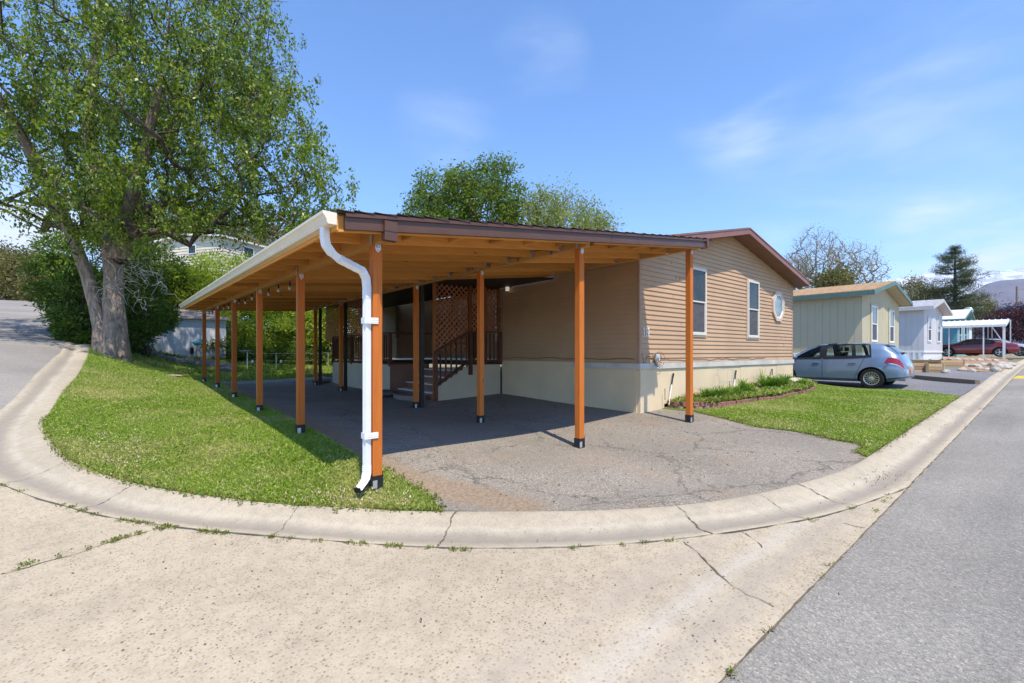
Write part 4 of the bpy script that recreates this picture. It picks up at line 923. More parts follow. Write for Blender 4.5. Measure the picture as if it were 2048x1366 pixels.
def porch():
    XD, YS, YD, YE = 5.75, 10.1, 12.2, 16.9; ZD = 1.33
    root = empty('porch', (6.6, 13, H(6.6, 13)), 'raised porch with pale skirting, brown railings and diamond lattice beside the house wall', 'porch')
    pieces(MB().box((XD, YD + .03, .2), (XD + .04, YE, ZD - .05)).box((XD, YE, .2), (8.05, YE + .04, ZD - .05)), 'skirting', M('porch_skirting', (.58, .49, .36), .85, .08, 1.5), root)
    st = MB().prism([(5.95, YS, .25), (8.06, YS, .25), (8.06, YS, ZD - .04), (6.98, YS, ZD - .04), (5.97, YS, .72)], (0, 0, 0), (0, .04, 0)).build('stair_skirting', MATS['porch_skirting'], root)
    MB().box((XD + .0, YD, .2), (7.0, YD + .028, ZD - .05)).build('riser_board', M('brown_board', (.25, .13, .09), .8, .1, 2), root)
    MB().box((XD - .02, YD - .01, ZD - .05), (9.79, YE + .05, ZD)).box((7.0, YS + .045, ZD - .05), (9.79, YD - .011, ZD)).build('deck_floor', w_brown, root)
    n = 5
    m_brick = M('brick_riser', (.26, .12, .08), .8, .25, 8)
    for i in range(4):
        z = .42 + (ZD - .42) * (i + 1) / n; x = 6.0 + i * .26
        s = MB().box((x, YS + .045, .3), (x + .27, YD - .002, z - .03)).build('stair_step', m_brick, root)
        MB().box((x - .03, YS + .045, z - .03), (x + .27, YD - .002, z)).build('tread', m_offw, s)
    # rails
    rail = MB(); bal = MB()
    yr = YS - .03
    rt = lambda x: 1.62 + (x - 5.95) / (6.98 - 5.95) * .56 if x < 6.98 else 2.18
    rbm = lambda x: .72 + (x - 5.97) / (6.98 - 5.97) * (ZD - .76) if x < 6.98 else ZD + .06
    rail.bar((5.93, yr, rt(5.95)), (7.0, yr, rt(7.0)), .09, .045); rail.bar((7.0, yr, 2.18), (8.07, yr, 2.18), .09, .045); rail.bar((7.0, yr, ZD + .06), (8.07, yr, ZD + .06), .05, .07)
    rail.bar((5.95, yr, rbm(5.95) + .05), (7.0, yr, rbm(6.98) + .03), .06, .06)
    for x, z0, z1 in ((5.96, .3, 1.62), (7.02, ZD - .3, 2.18), (8.03, ZD, 2.18)): rail.box((x - .045, yr - .045, z0), (x + .045, yr + .045, z1))
    railing(bal, (6.1, 6.9), rt, rbm, 'y', yr, .135); railing(bal, (7.14, 7.95), rt, rbm, 'y', yr, .135)
    xr = XD + .02
    rail.bar((xr, YD + .05, 2.18), (xr, YE, 2.18), .09, .045); rail.bar((xr, YD + .05, ZD + .08), (xr, YE, ZD + .08), .05, .06)
    for y in (YD + .05, 13.5, 15.1, YE): rail.box((xr - .045, y - .045, ZD - .1), (xr + .045, y + .045, 2.18))
    railing(bal, (YD + .15, YE - .1), lambda a: 2.18, lambda a: ZD + .08, 'x', xr, .135)
    # balcony return along the recess behind the stair
    rail.bar((XD + .02, YD + .04, 2.18), (7.2, YD + .04, 2.18), .06, .04); pieces(rail, 'rail', w_brown, root); pieces(bal, 'baluster', w_brown, root)
    la = MB(); lattice(la, 'y', YS + .03, [(5.98, 1.66), (6.98, 1.66), (6.98, 3.36), (5.98, 3.36)]); la.build('lattice', m_latt, root)
    la = MB(); lattice(la, 'y', YS + .03, [(7.1, 2.2), (8.02, 2.2), (8.02, 3.38), (7.1, 3.38)]); la.build('lattice', m_latt, root)
    la = MB(); lattice(la, 'x', XD + .03, [(13.5, 2.0), (YE + .9, 2.0), (YE + .9, 3.32), (13.5, 3.32)], w=.045, t=.012); la.build('lattice', m_latt, root)
    la = MB(); lattice(la, 'x', 8.0, [(16.2, 2.2), (16.55, 2.2), (16.55, 3.4), (16.2, 3.4)]); la.build('lattice', w_brown, root)
    # lattice gate seen through the front lattice
    g = MB(); 
    for a in ((6.55, 1.75, 6.6, 3.1), (7.05, 1.75, 7.1, 3.1), (6.6, 3.05, 7.05, 3.1), (6.6, 2.4, 7.05, 2.45)): g.box((a[0], YS + .12, a[1]), (a[2], YS + .15, a[3]))
    pieces(g, 'gate_frame', m_latt, root)
    lp_ = MB()
    for x in (5.95, 7.04, 7.55, 8.0): lp_.box((x - .045, YS - .005, ZD - .0 if x > 6 else .42), (x + .045, YS + .028, 3.40))
    lp_.box((7.5, YS + .05, 2.2), (7.62, YS + .07, 3.3)); pieces(lp_, 'lattice_post', wood('lattice_post_wood', (.36, .12, .035), 2, .7), root)
    # dark awning over the porch on slim dark posts
    MB().hexa([(4.96, 8.14, 3.335), (8.04, 8.0, 3.42), (8.04, 18.2, 3.42), (4.96, 18.2, 3.335), (4.96, 8.14, 3.37), (8.04, 8.0, 3.45), (8.04, 18.2, 3.48), (4.96, 18.2, 3.37)]).build('awning', M('dark_awning', (.05, .035, .03), .6, .2, 4), root)
    for u in (843.5, 754, 691, 640.5):
        x = 5.16; y = yat(u, x); MB().box((x - .045, y - .035, H(x, y) - .05), (x + .045, y + .035, 3.37)).build('awning_post', M('dark_post', (.035, .025, .022), .5, .2, 5), root)
porch()
# foot-stone step in front of the stair
def rounded_rock(c, r, seed, sq=.7, n=2, jag=.25):
    bm = bmesh.new(); bmesh.ops.create_icosphere(bm, subdivisions=n, radius=1); rr = random.Random(seed)
    dirs = [Vector((rr.gauss(0, 1), rr.gauss(0, 1), rr.gauss(0, 1))).normalized() for _ in range(7)]; cuts = [rr.uniform(.55, .95) for _ in dirs]
    mb = MB()
    for v in bm.verts:
        p = v.co.copy()
        for d, k in zip(dirs, cuts):
            q = p.dot(d)
            if q > k: p -= d * (q - k) * .9
        p *= 1 + rr.uniform(-.04, .04)
        mb.v.append((c[0] + p.x * r[0], c[1] + p.y * r[1], c[2] + p.z * r[2] * sq))
    mb.f = [tuple(v.index for v in f.verts) for f in bm.faces]; bm.free(); return mb
m_rock = M('pale_rock', (.42, .38, .33), .9, .3, 5, bmp=.6, bs=18); m_rock2 = M('dark_rock', (.17, .15, .14), .9, .35, 4, bmp=.6, bs=14)
x, y = 5.75, 11.0
top(MB().prism([(x + .42 * math.cos(t) * (1.0 if abs(math.cos(t)) < .8 else .9), y + .62 * math.sin(t), H(x, y) - .03) for t in [2 * math.pi * i / 14 for i in range(14)]], (0, 0, 0), (0, 0, .14)), 'stepping_slab', M('slab_stone', (.26, .2, .17), .9, .2, 5), (x, y, H(x, y)), 'low rounded stone slab on the ground at the foot of the porch stairs', 'step')
x, y = 5.45, 11.9; top(rounded_rock((x, y, H(x, y) + .06), (.3, .35, .18), 3), 'rock', m_rock2, (x, y, H(x, y)), 'rounded grey rock beside the stone slab at the foot of the porch stairs', 'rock')
x, y = 5.95, 17.0; top(rounded_rock((x - .6, y, H(x, y) + .05), (.35, .3, .14), 5), 'rock', m_rock2, (x - .6, y, H(x, y)), 'flat grey rock in the shade by the far corner of the porch', 'rock')
#%%PART3
# ------------------------------------------------------------------ neighbouring homes
def home(name, label, x0, x1, yg, yb, zb, zwall, zpeak, wallm, roofm, trimm, ov=.5, eo=.35, skm=None, bandm=None, wins=(), groove=.3, wm=None, trim=None, lap=False, zg=None):
    xc = (x0 + x1) / 2; g0 = min(H(x0, yg), H(x1, yg)) - .3 if zg is None else zg
    root = empty(name, (xc, yg + 3, g0 + .3), label, 'house'); sl = (zpeak - zwall) / (x1 - xc)
    w = MB(); w.prism([(x0 + .012, yg + .01, zb), (x1 - .012, yg + .01, zb), (x1 - .012, yg + .01, zwall), (xc, yg + .01, zpeak), (x0 + .012, yg + .01, zwall)], (0, 0, 0), (0, .1, 0)).box((x0 + .01, yg + .11, zb), (x0 + .1, yb, zwall)).box((x1 - .1, yg + .11, zb), (x1, yb, zwall)).box((x0 + .1, yb - .1, zb), (x1 - .1, yb, zwall))
    if lap:
        laps(w, 'y', yg, x0, x1, zb, zpeak - .02, .16, .02, a0f=lambda z: (x0, x1) if z <= zwall else (x0 + (z - zwall) / sl, x1 - (z - zwall) / sl)); laps(w, 'x', x0, yg, yb, zb, zwall, .16, .02)
    else:                                    # vertical grooved panels: boards with narrow gaps over the backing
        x = x0
        while x < x1 - .02:
            b = min(x + groove, x1) - .028; f = lambda q: zwall + (q - x0) * sl if q < xc else zwall + (x1 - q) * sl
            if x < xc < b: w.prism([(x, yg, zb), (b, yg, zb), (b, yg, f(b) - .01), (xc, yg, zpeak - .01), (x, yg, f(x) - .01)], (0, 0, 0), (0, .009, 0))
            else: w.prism([(x, yg, zb), (b, yg, zb), (b, yg, f(b) - .01), (x, yg, f(x) - .01)], (0, 0, 0), (0, .009, 0))
            x += groove
        y = yg + .012
        while y < yb: w.box((x0 - .0, y, zb), (x0 + .009, min(y + groove, yb) - .028, zwall)); y += groove
    w.build('wall', wallm, root)
    s = MB().box((x0 + .03, yg + .03, g0), (x1 - .03, yg + .1, zb - .1)).box((x0 + .03, yg + .1, g0), (x0 + .1, yb, zb - .1)); s.build('skirting', skm or wallm, root)
    b = MB().box((x0 - .03, yg - .03, zb - .1), (x1 + .03, yg + .05, zb)).box((x0 - .03, yg + .05, zb - .1), (x0 + .03, yb, zb)); b.build('skirt_band', bandm or m_white, root)
    y0, y1 = yg - ov, yb + ov
    for sg in (-1, 1):
        xe = x0 - eo if sg < 0 else x1 + eo; zt = lambda x: zpeak + .16 - abs(x - xc) * sl
        o = MB().hexa([(xc, y0, zt(xc)), (xe, y0, zt(xe)), (xe, y1, zt(xe)), (xc, y1, zt(xc)), (xc, y0, zt(xc) + .035), (xe, y0, zt(xe) + .035), (xe, y1, zt(xe) + .035), (xc, y1, zt(xc) + .035)]).build('roof', roofm, root)
        F_ = MB().hexa([(xc, y0 - .02, zt(xc) - .17), (xe, y0 - .02, zt(xe) - .17), (xe, y0 + .02, zt(xe) - .17), (xc, y0 + .02, zt(xc) - .17), (xc, y0 - .02, zt(xc) - .003), (xe, y0 - .02, zt(xe) - .003), (xe, y0 + .02, zt(xe) - .003), (xc, y0 + .02, zt(xc) - .003)])
        F_.box((xe, y0 - .02, zt(xe) - .19), (xe + sg * .03, y1, zt(xe) - .002)); F_.build('fascia', trimm, o)
        MB().hexa([(xc, y0 + .021, zt(xc) - .16), (xe, y0 + .021, zt(xe) - .16), (xe, yg - .001, zt(xe) - .16), (xc, yg - .001, zt(xc) - .16), (xc, y0 + .021, zt(xc) - .14), (xe, y0 + .021, zt(xe) - .14), (xe, yg - .001, zt(xe) - .14), (xc, yg - .001, zt(xc) - .14)]).box((xe - sg * .001, yg, zt(xe) - .18), (x0 if sg < 0 else x1, y1 - .05, zt(xe) - .16)).build('soffit', wallm, o)
    for a0, a1, z0, z1 in wins: window('window', root, 'y', yg - .006, a0, a1, z0, z1, .06, mframe=wm or m_white, trim=trim)
    return root
m_sage = M('sage_panel', (.50, .44, .29), .75, .06, .8); m_shin_tan = m_shingle('tan_shingle', (.42, .27, .15)); m_teal = M('teal_trim', (.095, .17, .145), .5, .1, 3)
YB2 = 5.57
def XY(u, y=YB2): return onY(u, 700, y).x
xa, xb = XY(1724.4), XY(1798); zz = lambda u, v, y=YB2: onY(u, v, y).z
wz = dict(z0=zz(1753, 684), z1=zz(1753, 614))
h1 = home('sage_house', 'sage green panelled house with tan shingle roof and teal trim, beyond the blue hatchback', xa, xb, YB2, 21, zz(1724, 706), zz(1798, 614) + .12, zz(1763, 575) + .1, m_sage, m_shin_tan, m_teal, ov=.5, eo=.35,
     wins=((XY(1741.5), XY(1753), wz['z0'], wz['z1']), (XY(1777.5), XY(1786.5), wz['z0'], wz['z1'])), trim=(m_sage, .1))
m_greyp = M('light_grey_panel', (.56, .56, .57), .7, .05, .8); m_shin_gr = m_shingle('grey_shingle', (.40, .40, .42)); m_dgrey = M('slate_trim', (.22, .22, .25), .5, .1, 3)
xa2, xb2 = XY(1848), XY(1885)
h2 = home('pale_grey_house', 'pale grey panelled house with grey shingle roof, white picket skirting and two narrow windows', xa2, xb2, YB2, 20, zz(1848, 702), zz(1885, 632) + .1, zz(1867, 608) + .12, m_greyp, m_shin_gr, M('pale_trim', (.5, .48, .47), .6, .06, 3), ov=.5, eo=.35, skm=m_white,
     wins=((XY(1855), XY(1861.5), zz(1861, 683), zz(1861, 636)), (XY(1874), XY(1879.5), zz(1861, 683), zz(1861, 636))), trim=(m_greyp, .08))
sl_ = MB()
for k in range(20): yy = YB2 + .15 + k * .28; sl_.box((xa2 - .03, yy, H(xa2, yy) - .2), (xa2 + .028, yy + .12, zz(1848, 702) - .11))
pieces(sl_, 'skirting_slat', m_white, h2)
m_blueh = M('blue_lap', (.16, .36, .40), .6, .08, 1)
xa3, xb3 = XY(1914), XY(1938)
h3 = home('teal_house', 'teal lap-sided house with white metal roof, seen past the white metal carport', xa3, xb3, YB2, 18, zz(1914, 690), zz(1938, 652) + .2, zz(1926, 632) + .4, m_blueh, M('white_metal_roof', (.72, .73, .75), .4, .06, 2, metal=.1), m_teal, ov=.5, eo=.4, lap=True,
     wins=((XY(1917), XY(1922), zz(1917, 686), zz(1917, 653)), (XY(1928), XY(1933), zz(1928, 686), zz(1928, 653))), skm=m_blueh)
# satellite dish on the teal roof
c = onY(1936, 622, YB2 + .8); mb = MB(); mb.lathe([(.42, 0), (.38, .05), (.25, .11), (.02, .15), (.015, .17)], (0, 0, 0), 20, axis='x'); mb.v = [tuple(Vector(c) + Vector((-v[0] * .5 + v[1] * .0 + 0, v[1], v[2])) + Vector((0, -v[0] * .9, 0))) for v in mb.v]
dsh = top(mb, 'satellite_dish', m_galv, tuple(c), 'grey satellite dish on the ridge of the teal house', 'satellite dish', smooth=True)
MB().bar(tuple(c), (c.x - .1, c.y + .1, c.z - .75), .05, .05).build('mast', m_galv, dsh)
# white building behind the teal house
x0 = 66; e = empty('white_building', (x0 + 5, 9, 2.0), 'plain white building behind the plum tree at the far end of the street', 'building')
MB().box((x0, 7.0, 1.6), (x0 + 14, 16, 4.9)).build('wall', m_offw, e); MB().box((x0 - .3, 6.7, 4.9), (x0 + 14.3, 16.3, 5.1)).build('roof', M('flat_roof', (.3, .29, .28), .8), e)
# cream house on the hill, top left
def hill_house():
    c = D(480, 540, 33); m_cream = M('cream_lap', (.66, .60, .48), .7, .06, .8)
    a = D(310, 543, 33); b = D(445, 543, 31); zb = min(a.z, b.z) - 2.2
    root = empty('cream_hill_house', (c.x, c.y, zb), 'cream lap-sided house on the hillside behind the big maple', 'house')
    ux = (Vector((b.x, b.y, 0)) - Vector((a.x, a.y, 0))); L = ux.length; ux.normalize(); vy = Vector((-ux.y, ux.x, 0))
    if vy.dot(Vector((a.x, a.y, 0))) < 0: vy = -vy
    def pt(s, d, z): return Vector((a.x, a.y, 0)) + ux * s + vy * d + Vector((0, 0, z))
    h = D(320, 488, 33).z; hp = D(385, 474, 32).z; Wd = 9
    mb = MB().prism([pt(0, 0, zb), pt(L, 0, zb), pt(L, 0, h), pt(L * .5, 0, hp), pt(0, 0, h)], (0, 0, 0), vy * Wd)
    z = zb
    while z < h - .02:
        mb.add([pt(0, -.03, z), pt(L, -.03, z), pt(L, -.003, z + .2), pt(0, -.003, z + .2), pt(0, -.001, z), pt(L, -.001, z)], [(0, 1, 2, 3), (0, 4, 5, 1)]); mb.add([pt(L + .03, 0, z), pt(L + .03, Wd, z), pt(L + .003, Wd, z + .2), pt(L + .003, 0, z + .2), pt(L + .001, 0, z), pt(L + .001, Wd, z)], [(0, 1, 2, 3), (0, 4, 5, 1)]); z += .2
    mb.build('wall', m_cream, root)
    for s0, s1, p0, p1 in ((-.25, L * .5, h - .03, hp + .06), (L + .25, L * .5, h - .03, hp + .06)):
        MB().hexa([pt(s0, -.3, p0), pt(s1, -.3, p1), pt(s1, Wd + .3, p1), pt(s0, Wd + .3, p0), pt(s0, -.3, p0 + .12), pt(s1, -.3, p1 + .12), pt(s1, Wd + .3, p1 + .12), pt(s0, Wd + .3, p0 + .12)]).build('roof', m_offw, root)
    for s, d, w_, hh, side in ((L * .58, 0, .75, .62, 0), (0, 2.0, .9, .8, 1)):
        zc = D(388, 500, 32).z; o = MB(); g = MB()
        P_ = (lambda a_, b_, z_: pt(s + a_, -.05 - b_, z_)) if not side else (lambda a_, b_, z_: pt(L + .05 + b_, d + a_, z_))
        o.prism([P_(-w_ * .5, 0, zc - hh * .5), P_(w_ * .5, 0, zc - hh * .5), P_(w_ * .5, 0, zc + hh * .5), P_(-w_ * .5, 0, zc + hh * .5)], (0, 0, 0), P_(0, .03, 0) - P_(0, 0, 0)); f = o.build('window', m_white, root)
        k = .82; g.prism([P_(-w_ * .5 * k, .031, zc - hh * .5 * k), P_(w_ * .5 * k, .031, zc - hh * .5 * k), P_(w_ * .5 * k, .031, zc + hh * .5 * k), P_(-w_ * .5 * k, .031, zc + hh * .5 * k)], (0, 0, 0), P_(0, .01, 0) - P_(0, 0, 0)); g.build('pane', m_glz, f)
hill_house()
# garden shed
def shed():
    y = 26.0; x0, x1 = .45, 3.75; zt = 3.2; root = empty('garden_shed', (2, y, H(2, y)), 'white panelled garden shed with weathered roof behind the lawn, dappled by tree shade', 'shed')
    m_sh = M('shed_white', (.58, .59, .62), .7, .1, 1.2)
    w = MB().box((x0 + .01, y + .01, .9), (x1, y + 2.6, zt)); x = x0
    while x < x1 - .05: w.box((x, y - .0, .95), (min(x + .42, x1) - .015, y + .009, zt)); x += .42
    w.build('wall', m_sh, root); MB().box((x0 - .02, y - .03, zt - .12), (x1 + .02, y - .001, zt - .02)).build('eave_trim', m_sh, root)
    MB().hexa([(x0 - .15, y - .2, zt - .03), (x1 + .15, y - .2, zt - .03), (x1 + .15, y + 2.8, zt + .62), (x0 - .15, y + 2.8, zt + .62), (x0 - .15, y - .2, zt + .03), (x1 + .15, y - .2, zt + .03), (x1 + .15, y + 2.8, zt + .7), (x0 - .15, y + 2.8, zt + .7)]).build('roof', m_shingle('weathered_shingle', (.33, .27, .24)), root)
    # blue ornament on a stake and a dark lantern in front of it
    p = D(394, 687, 21); z0 = H(p.x, p.y); o = empty('garden_ornament', (p.x, p.y, z0), 'small turquoise garden ornament on a thin stake in front of the white shed', 'ornament')
    MB().tube([(p.x, p.y, z0 - .1), (p.x, p.y, p.z)], .012, 6).build('stake', m_black, o); mo = M('turquoise', (.08, .42, .48), .4, .2, 8)
    MB().lathe([(.03, -.1), (.13, -.04), (.17, .03), (.12, .1), (.03, .13)], p, 12).build('bowl', mo, o, smooth=True); MB().bar(p + Vector((-.2, 0, .05)), p + Vector((.25, 0, .13)), .04, .06).build('wing', mo, o)
    q = Vector(G(384, 716) + (0,)); z0 = H(q.x, q.y); o = empty('garden_lantern', (q.x, q.y, z0), 'little black solar lantern standing by the rocks in front of the shed', 'lantern')
    MB().lathe([(.06, .2), (.07, .22), (.07, .42), (.09, .44), (.03, .5)], (q.x, q.y, z0), 8).build('lantern_body', m_black, o); MB().tube([(q.x, q.y, z0 - .05), (q.x, q.y, z0 + .2)], .015, 6).build('stake', m_black, o)
shed()
# ------------------------------------------------------------------ cars
m_tyre = M('tyre', (.018, .018, .018), .8, .2, 10); m_rim = M('rim_silver', (.5, .5, .52), .3, .1, 6, .5, .8); m_dark = M('car_trim_black', (.012, .012, .014), .5, .1, 8)
def m_clear_glass():
    m, nt, b = nodes('clear_car_glass', .02, .8); b.inputs['Base Color'].default_value = (.02, .025, .025, 1); t = nt.nodes.new('ShaderNodeBsdfTransparent'); t.inputs[0].default_value = (.72, .80, .77, 1)
    ms = nt.nodes.new('ShaderNodeMixShader'); fr_ = nt.nodes.new('ShaderNodeLayerWeight'); fr_.inputs[0].default_value = .25; mr = nt.nodes.new('ShaderNodeMapRange'); mr.inputs['To Min'].default_value = .12; nt.links.new(fr_.outputs['Fresnel'], mr.inputs[0]); nt.links.new(mr.outputs[0], ms.inputs[0])
    nt.links.new(t.outputs[0], ms.inputs[1]); nt.links.new(b.outputs[0], ms.inputs[2]); nt.links.new(ms.outputs[0], nt.nodes['Material Output'].inputs[0]); return m
m_clear = m_clear_glass()
m_red = m_paint('tail_red', (.35, .01, .012), .2); m_lens = m_paint('lens_clear', (.6, .6, .6), .1)
def interp(tab, s): return float(np.interp(s, [a for a, _ in tab], [b for _, b in tab]))
def smt(tab, s, k=.05): return (interp(tab, s - k) + 2 * interp(tab, s) + interp(tab, s + k)) / 4
def car(name, label, T, paint, pos, rz, Lg, wheels, wr, side_win, wshield, rear, extras, group=None, spokes=15, hub=None, wheelr=None, z=None, open_glass=False):
    zg = H(pos[0], pos[1]) if z is None else z
    root = empty(name, (pos[0], pos[1], zg), label, 'car', group, rz)
    def ringp(s):
        zb, ze, zt, wm, wb, wt = (smt(T[k], s) for k in ('bot', 'belt', 'top', 'wm', 'wb', 'wt'))
        ze = min(ze, zt - .02)
        ctl = [(0, zb), (wm * .8, zb), (wm * .975, zb + (ze - zb) * .14), (wm, zb + (ze - zb) * .45), (wm * .985, zb + (ze - zb) * .75), (wb, ze), ((wb * .35 + wt * .65) + .015, ze + (zt - ze) * .62), (wt * .97, zt - min(.05, (zt - ze) * .2)), (wt * .8, zt - .008), (0, zt)]
        return ctl
    def surf(s, t, side=1):
        c = ringp(s); i = min(int(t), len(c) - 2); f = t - i; a, b = c[i], c[i + 1]
        return Vector((s - Lg / 2, side * (a[0] + (b[0] - a[0]) * f), a[1] + (b[1] - a[1]) * f))
    mb = MB(); ss = np.unique(np.r_[np.linspace(0, .3, 7), np.linspace(.3, Lg - .35, 46 if not open_glass else 100), np.linspace(Lg - .35, Lg, 8)]); tt = [0, .6, 1, 1.3, 1.7, 2, 2.5, 3, 3.5, 4, 4.4, 4.8, 5, 5.12, 5.25, 5.45, 5.7, 5.85, 6, 6.2, 6.4, 6.6, 6.8, 7, 7.4, 8, 8.5, 9]
    full = [(t, 1) for t in tt] + [(t, -1) for t in tt[-2:0:-1]]
    for s in ss:
        for t, sd_ in full: mb.v.append(tuple(surf(s, t, sd_)))
    n = len(full); m = len(ss)
    mb.f = [(i * n + k, i * n + (k + 1) % n, (i + 1) * n + (k + 1) % n, (i + 1) * n + k) for i in range(m - 1) for k in range(n)] + [tuple(range(n)), tuple((m - 1) * n + k for k in range(n))[::-1]]
    body = mb.build('body', paint, root, smooth=True, local=True)
    # wheel arches cut out of the body
    cuts = MB()
    for wx in wheels:
        for sy in (-1, 1): cuts.lathe([(wr * 1.17, -.3), (wr * 1.17, .3)], (0, 0, 0), 32, axis='x'); k = len(cuts.v) - 64; cuts.v[k:] = [(wx - Lg / 2 + v[1], sy * (T['wm'][len(T['wm']) // 2][1]) + v[0], v[2] + wr) for v in cuts.v[k:]]
    p_ = body.parent; body.parent = None; body.matrix_basis = Matrix.Identity(4); co = cuts.build('arch_cutter', m_dark, None, local=True); md = body.modifiers.new('b', 'BOOLEAN'); md.operation = 'DIFFERENCE'; md.object = co; md.solver = 'EXACT'
    body.data.materials.append(m_dark)
    bpy.context.view_layer.update(); dg = bpy.context.evaluated_depsgraph_get(); dg.update()
    me = bpy.data.meshes.new_from_object(body.evaluated_get(dg)); body.modifiers.clear(); body.data = me; me.set_sharp_from_angle(angle=R(32)); body.parent = p_; bpy.data.objects.remove(co)
    wmx = max(b for _, b in T['wm'])
    for p in me.polygons:
        c = p.center
        if any(math.hypot(c.x - (wx - Lg / 2), c.z - wr) < wr * 1.185 and p.normal.x * (c.x - (wx - Lg / 2)) + p.normal.z * (c.z - wr) < -.02 for wx in wheels) or (abs(c.y) < wmx - .22 and abs(p.normal.y) > .9 and any(abs(c.x - (wx - Lg / 2)) < wr * 1.2 for wx in wheels)): p.material_index = 1 if len(me.materials) > 1 else 0
    if open_glass:
        bm = bmesh.new(); bm.from_mesh(me); kill = []
        for f in bm.faces:
            c = f.calc_center_median(); s_ = c.x + Lg / 2
            if s_ < .3 or s_ > Lg - .3: continue
            ze = min(smt(T['belt'], s_), smt(T['top'], s_) - .02); zt_ = smt(T['top'], s_); r_ = (c.z - ze) / (zt_ - ze + 1e-6)
            if r_ <= 0: continue
            t_ = 5 + r_ / .62 if r_ < .62 else 6 + (r_ - .62) / .36
            if abs(c.y) > .45 and t_ < 7.2 and any(inside(np.array([(s_, t_)]), q)[0] for q in side_win): kill.append(f)
        bmesh.ops.delete(bm, geom=kill, context='FACES'); bm.to_mesh(me); bm.free()
    def patch(corn, name, mat, off=.006, side=1, parent=body, nu=20, nv=10, thick=0):
        mb = MB()
        for i in range(nu + 1):
            for j in range(nv + 1):
                a, b = i / nu, j / nv
                s = (corn[0][0] * (1 - a) + corn[1][0] * a) * (1 - b) + (corn[3][0] * (1 - a) + corn[2][0] * a) * b
                t = (corn[0][1] * (1 - a) + corn[1][1] * a) * (1 - b) + (corn[3][1] * (1 - a) + corn[2][1] * a) * b
                p = surf(s, t, side); ds = surf(min(s + .02, Lg), t, side) - surf(max(s - .02, 0), t, side); dt = surf(s, min(t + .05, 9), side) - surf(s, max(t - .05, 0), side)
                nn = ds.cross(dt); nn = nn.normalized() if nn.length > 1e-9 else Vector((0, side, 0))
                cc = p - Vector((0, 0, .8))
                if nn.dot(Vector((0.001 * cc.x, cc.y, cc.z * .6 + .3 * (t > 6)))) < 0: nn = -nn
                mb.v.append(tuple(p + nn * off))
        w_ = nv + 1; mb.f = [(i * w_ + j, (i + 1) * w_ + j, (i + 1) * w_ + j + 1, i * w_ + j + 1) for i in range(nu) for j in range(nv)]
        return mb.build(name, mat, parent, smooth=True, local=True)
    for side in (1, -1):
        for k, q in enumerate(side_win):
            wnd = patch(q[:4], 'side_window', m_clear if open_glass else m_car_glass, .012 if not open_glass else .004, side)
            if open_glass:
                q4 = [np.array(p) for p in q[:4]]; ce = sum(q4) / 4
                for e in range(4):
                    a, b2 = q4[e], q4[(e + 1) % 4]; oa = a + (a - ce) / np.abs(a - ce).clip(.001) * np.array([.035, .16]); ob = b2 + (b2 - ce) / np.abs(b2 - ce).clip(.001) * np.array([.035, .16]); ia = a - (a - ce) * .1; ib = b2 - (b2 - ce) * .1
                    patch([tuple(oa), tuple(ob), tuple(ib), tuple(ia)], 'window_seal', m_dark, .009, side, parent=wnd, nu=20, nv=3)
        for q in (() if open_glass else extras.get('trim', ())): patch(q, 'window_surround', m_dark, .006, side)
        for q in extras.get('pillar', ()): patch(q, 'door_pillar', m_dark, .014, side)
        for q in extras.get('tail', ()): patch(q, 'tail_light', m_red, .012, side)
        for q in extras.get('taillow', ()): patch(q, 'reflector', m_lens, .013, side)
        for q in extras.get('head', ()): patch(q, 'headlight', m_lens, .01, side)
        for s, t0, t1 in extras.get('gaps', ()):
            sb = s if isinstance(s, tuple) else (s, s); patch([(sb[0] - .006, t0), (sb[0] + .006, t0), (sb[1] + .006, t1), (sb[1] - .006, t1)], 'door_gap', m_dark, .003, side, nu=1, nv=16)
        for q in extras.get('sill', ()): patch(q, 'sill_line', m_dark, .003, side, nu=16, nv=1)
        for s in extras.get('handles', ()):
            p = surf(s, 4.25, side); h = MB().box(p + Vector((-.1, -.012, -.016)), p + Vector((.1, .03 * side, .016))); h.build('door_handle', paint, body, local=True, bevel=.008)
            MB().box(p + Vector((-.07, .0, .006)) , p + Vector((.07, .034 * side, .014))).build('handle_strip', m_galv, body, local=True)
        s, t = extras['mirror']; p = surf(s, t, side); o = MB().lathe([(.02, -.02), (.075, .0), (.085, .06), (.07, .13), (.02, .17)], (0, 0, 0), 12, axis='x'); o.v = [(p.x + v[1] * .75, p.y + side * (v[0] + .03), p.z + .06 + v[2] * .9) for v in o.v]; o.build('mirror', paint, body, smooth=True, local=True)
        MB().bar(p, p + Vector((0, side * .07, .03)), .05, .03).build('mirror_arm', m_dark, body, local=True)
        if 'bumper_trim' in extras:
            for q in extras['bumper_trim']: patch(q, 'bumper_slot', m_dark, .005, side)
        # front and rear glass, half each side
        patch([(wshield[0], 8.0), (wshield[1], 8.0), (wshield[1], 9), (wshield[0], 9)], 'windscreen', m_car_glass, .008, side)
        patch([(rear[0], 7.6), (rear[1], 7.9), (rear[1], 9), (rear[0], 9)], 'rear_window', m_car_glass, .008, side)
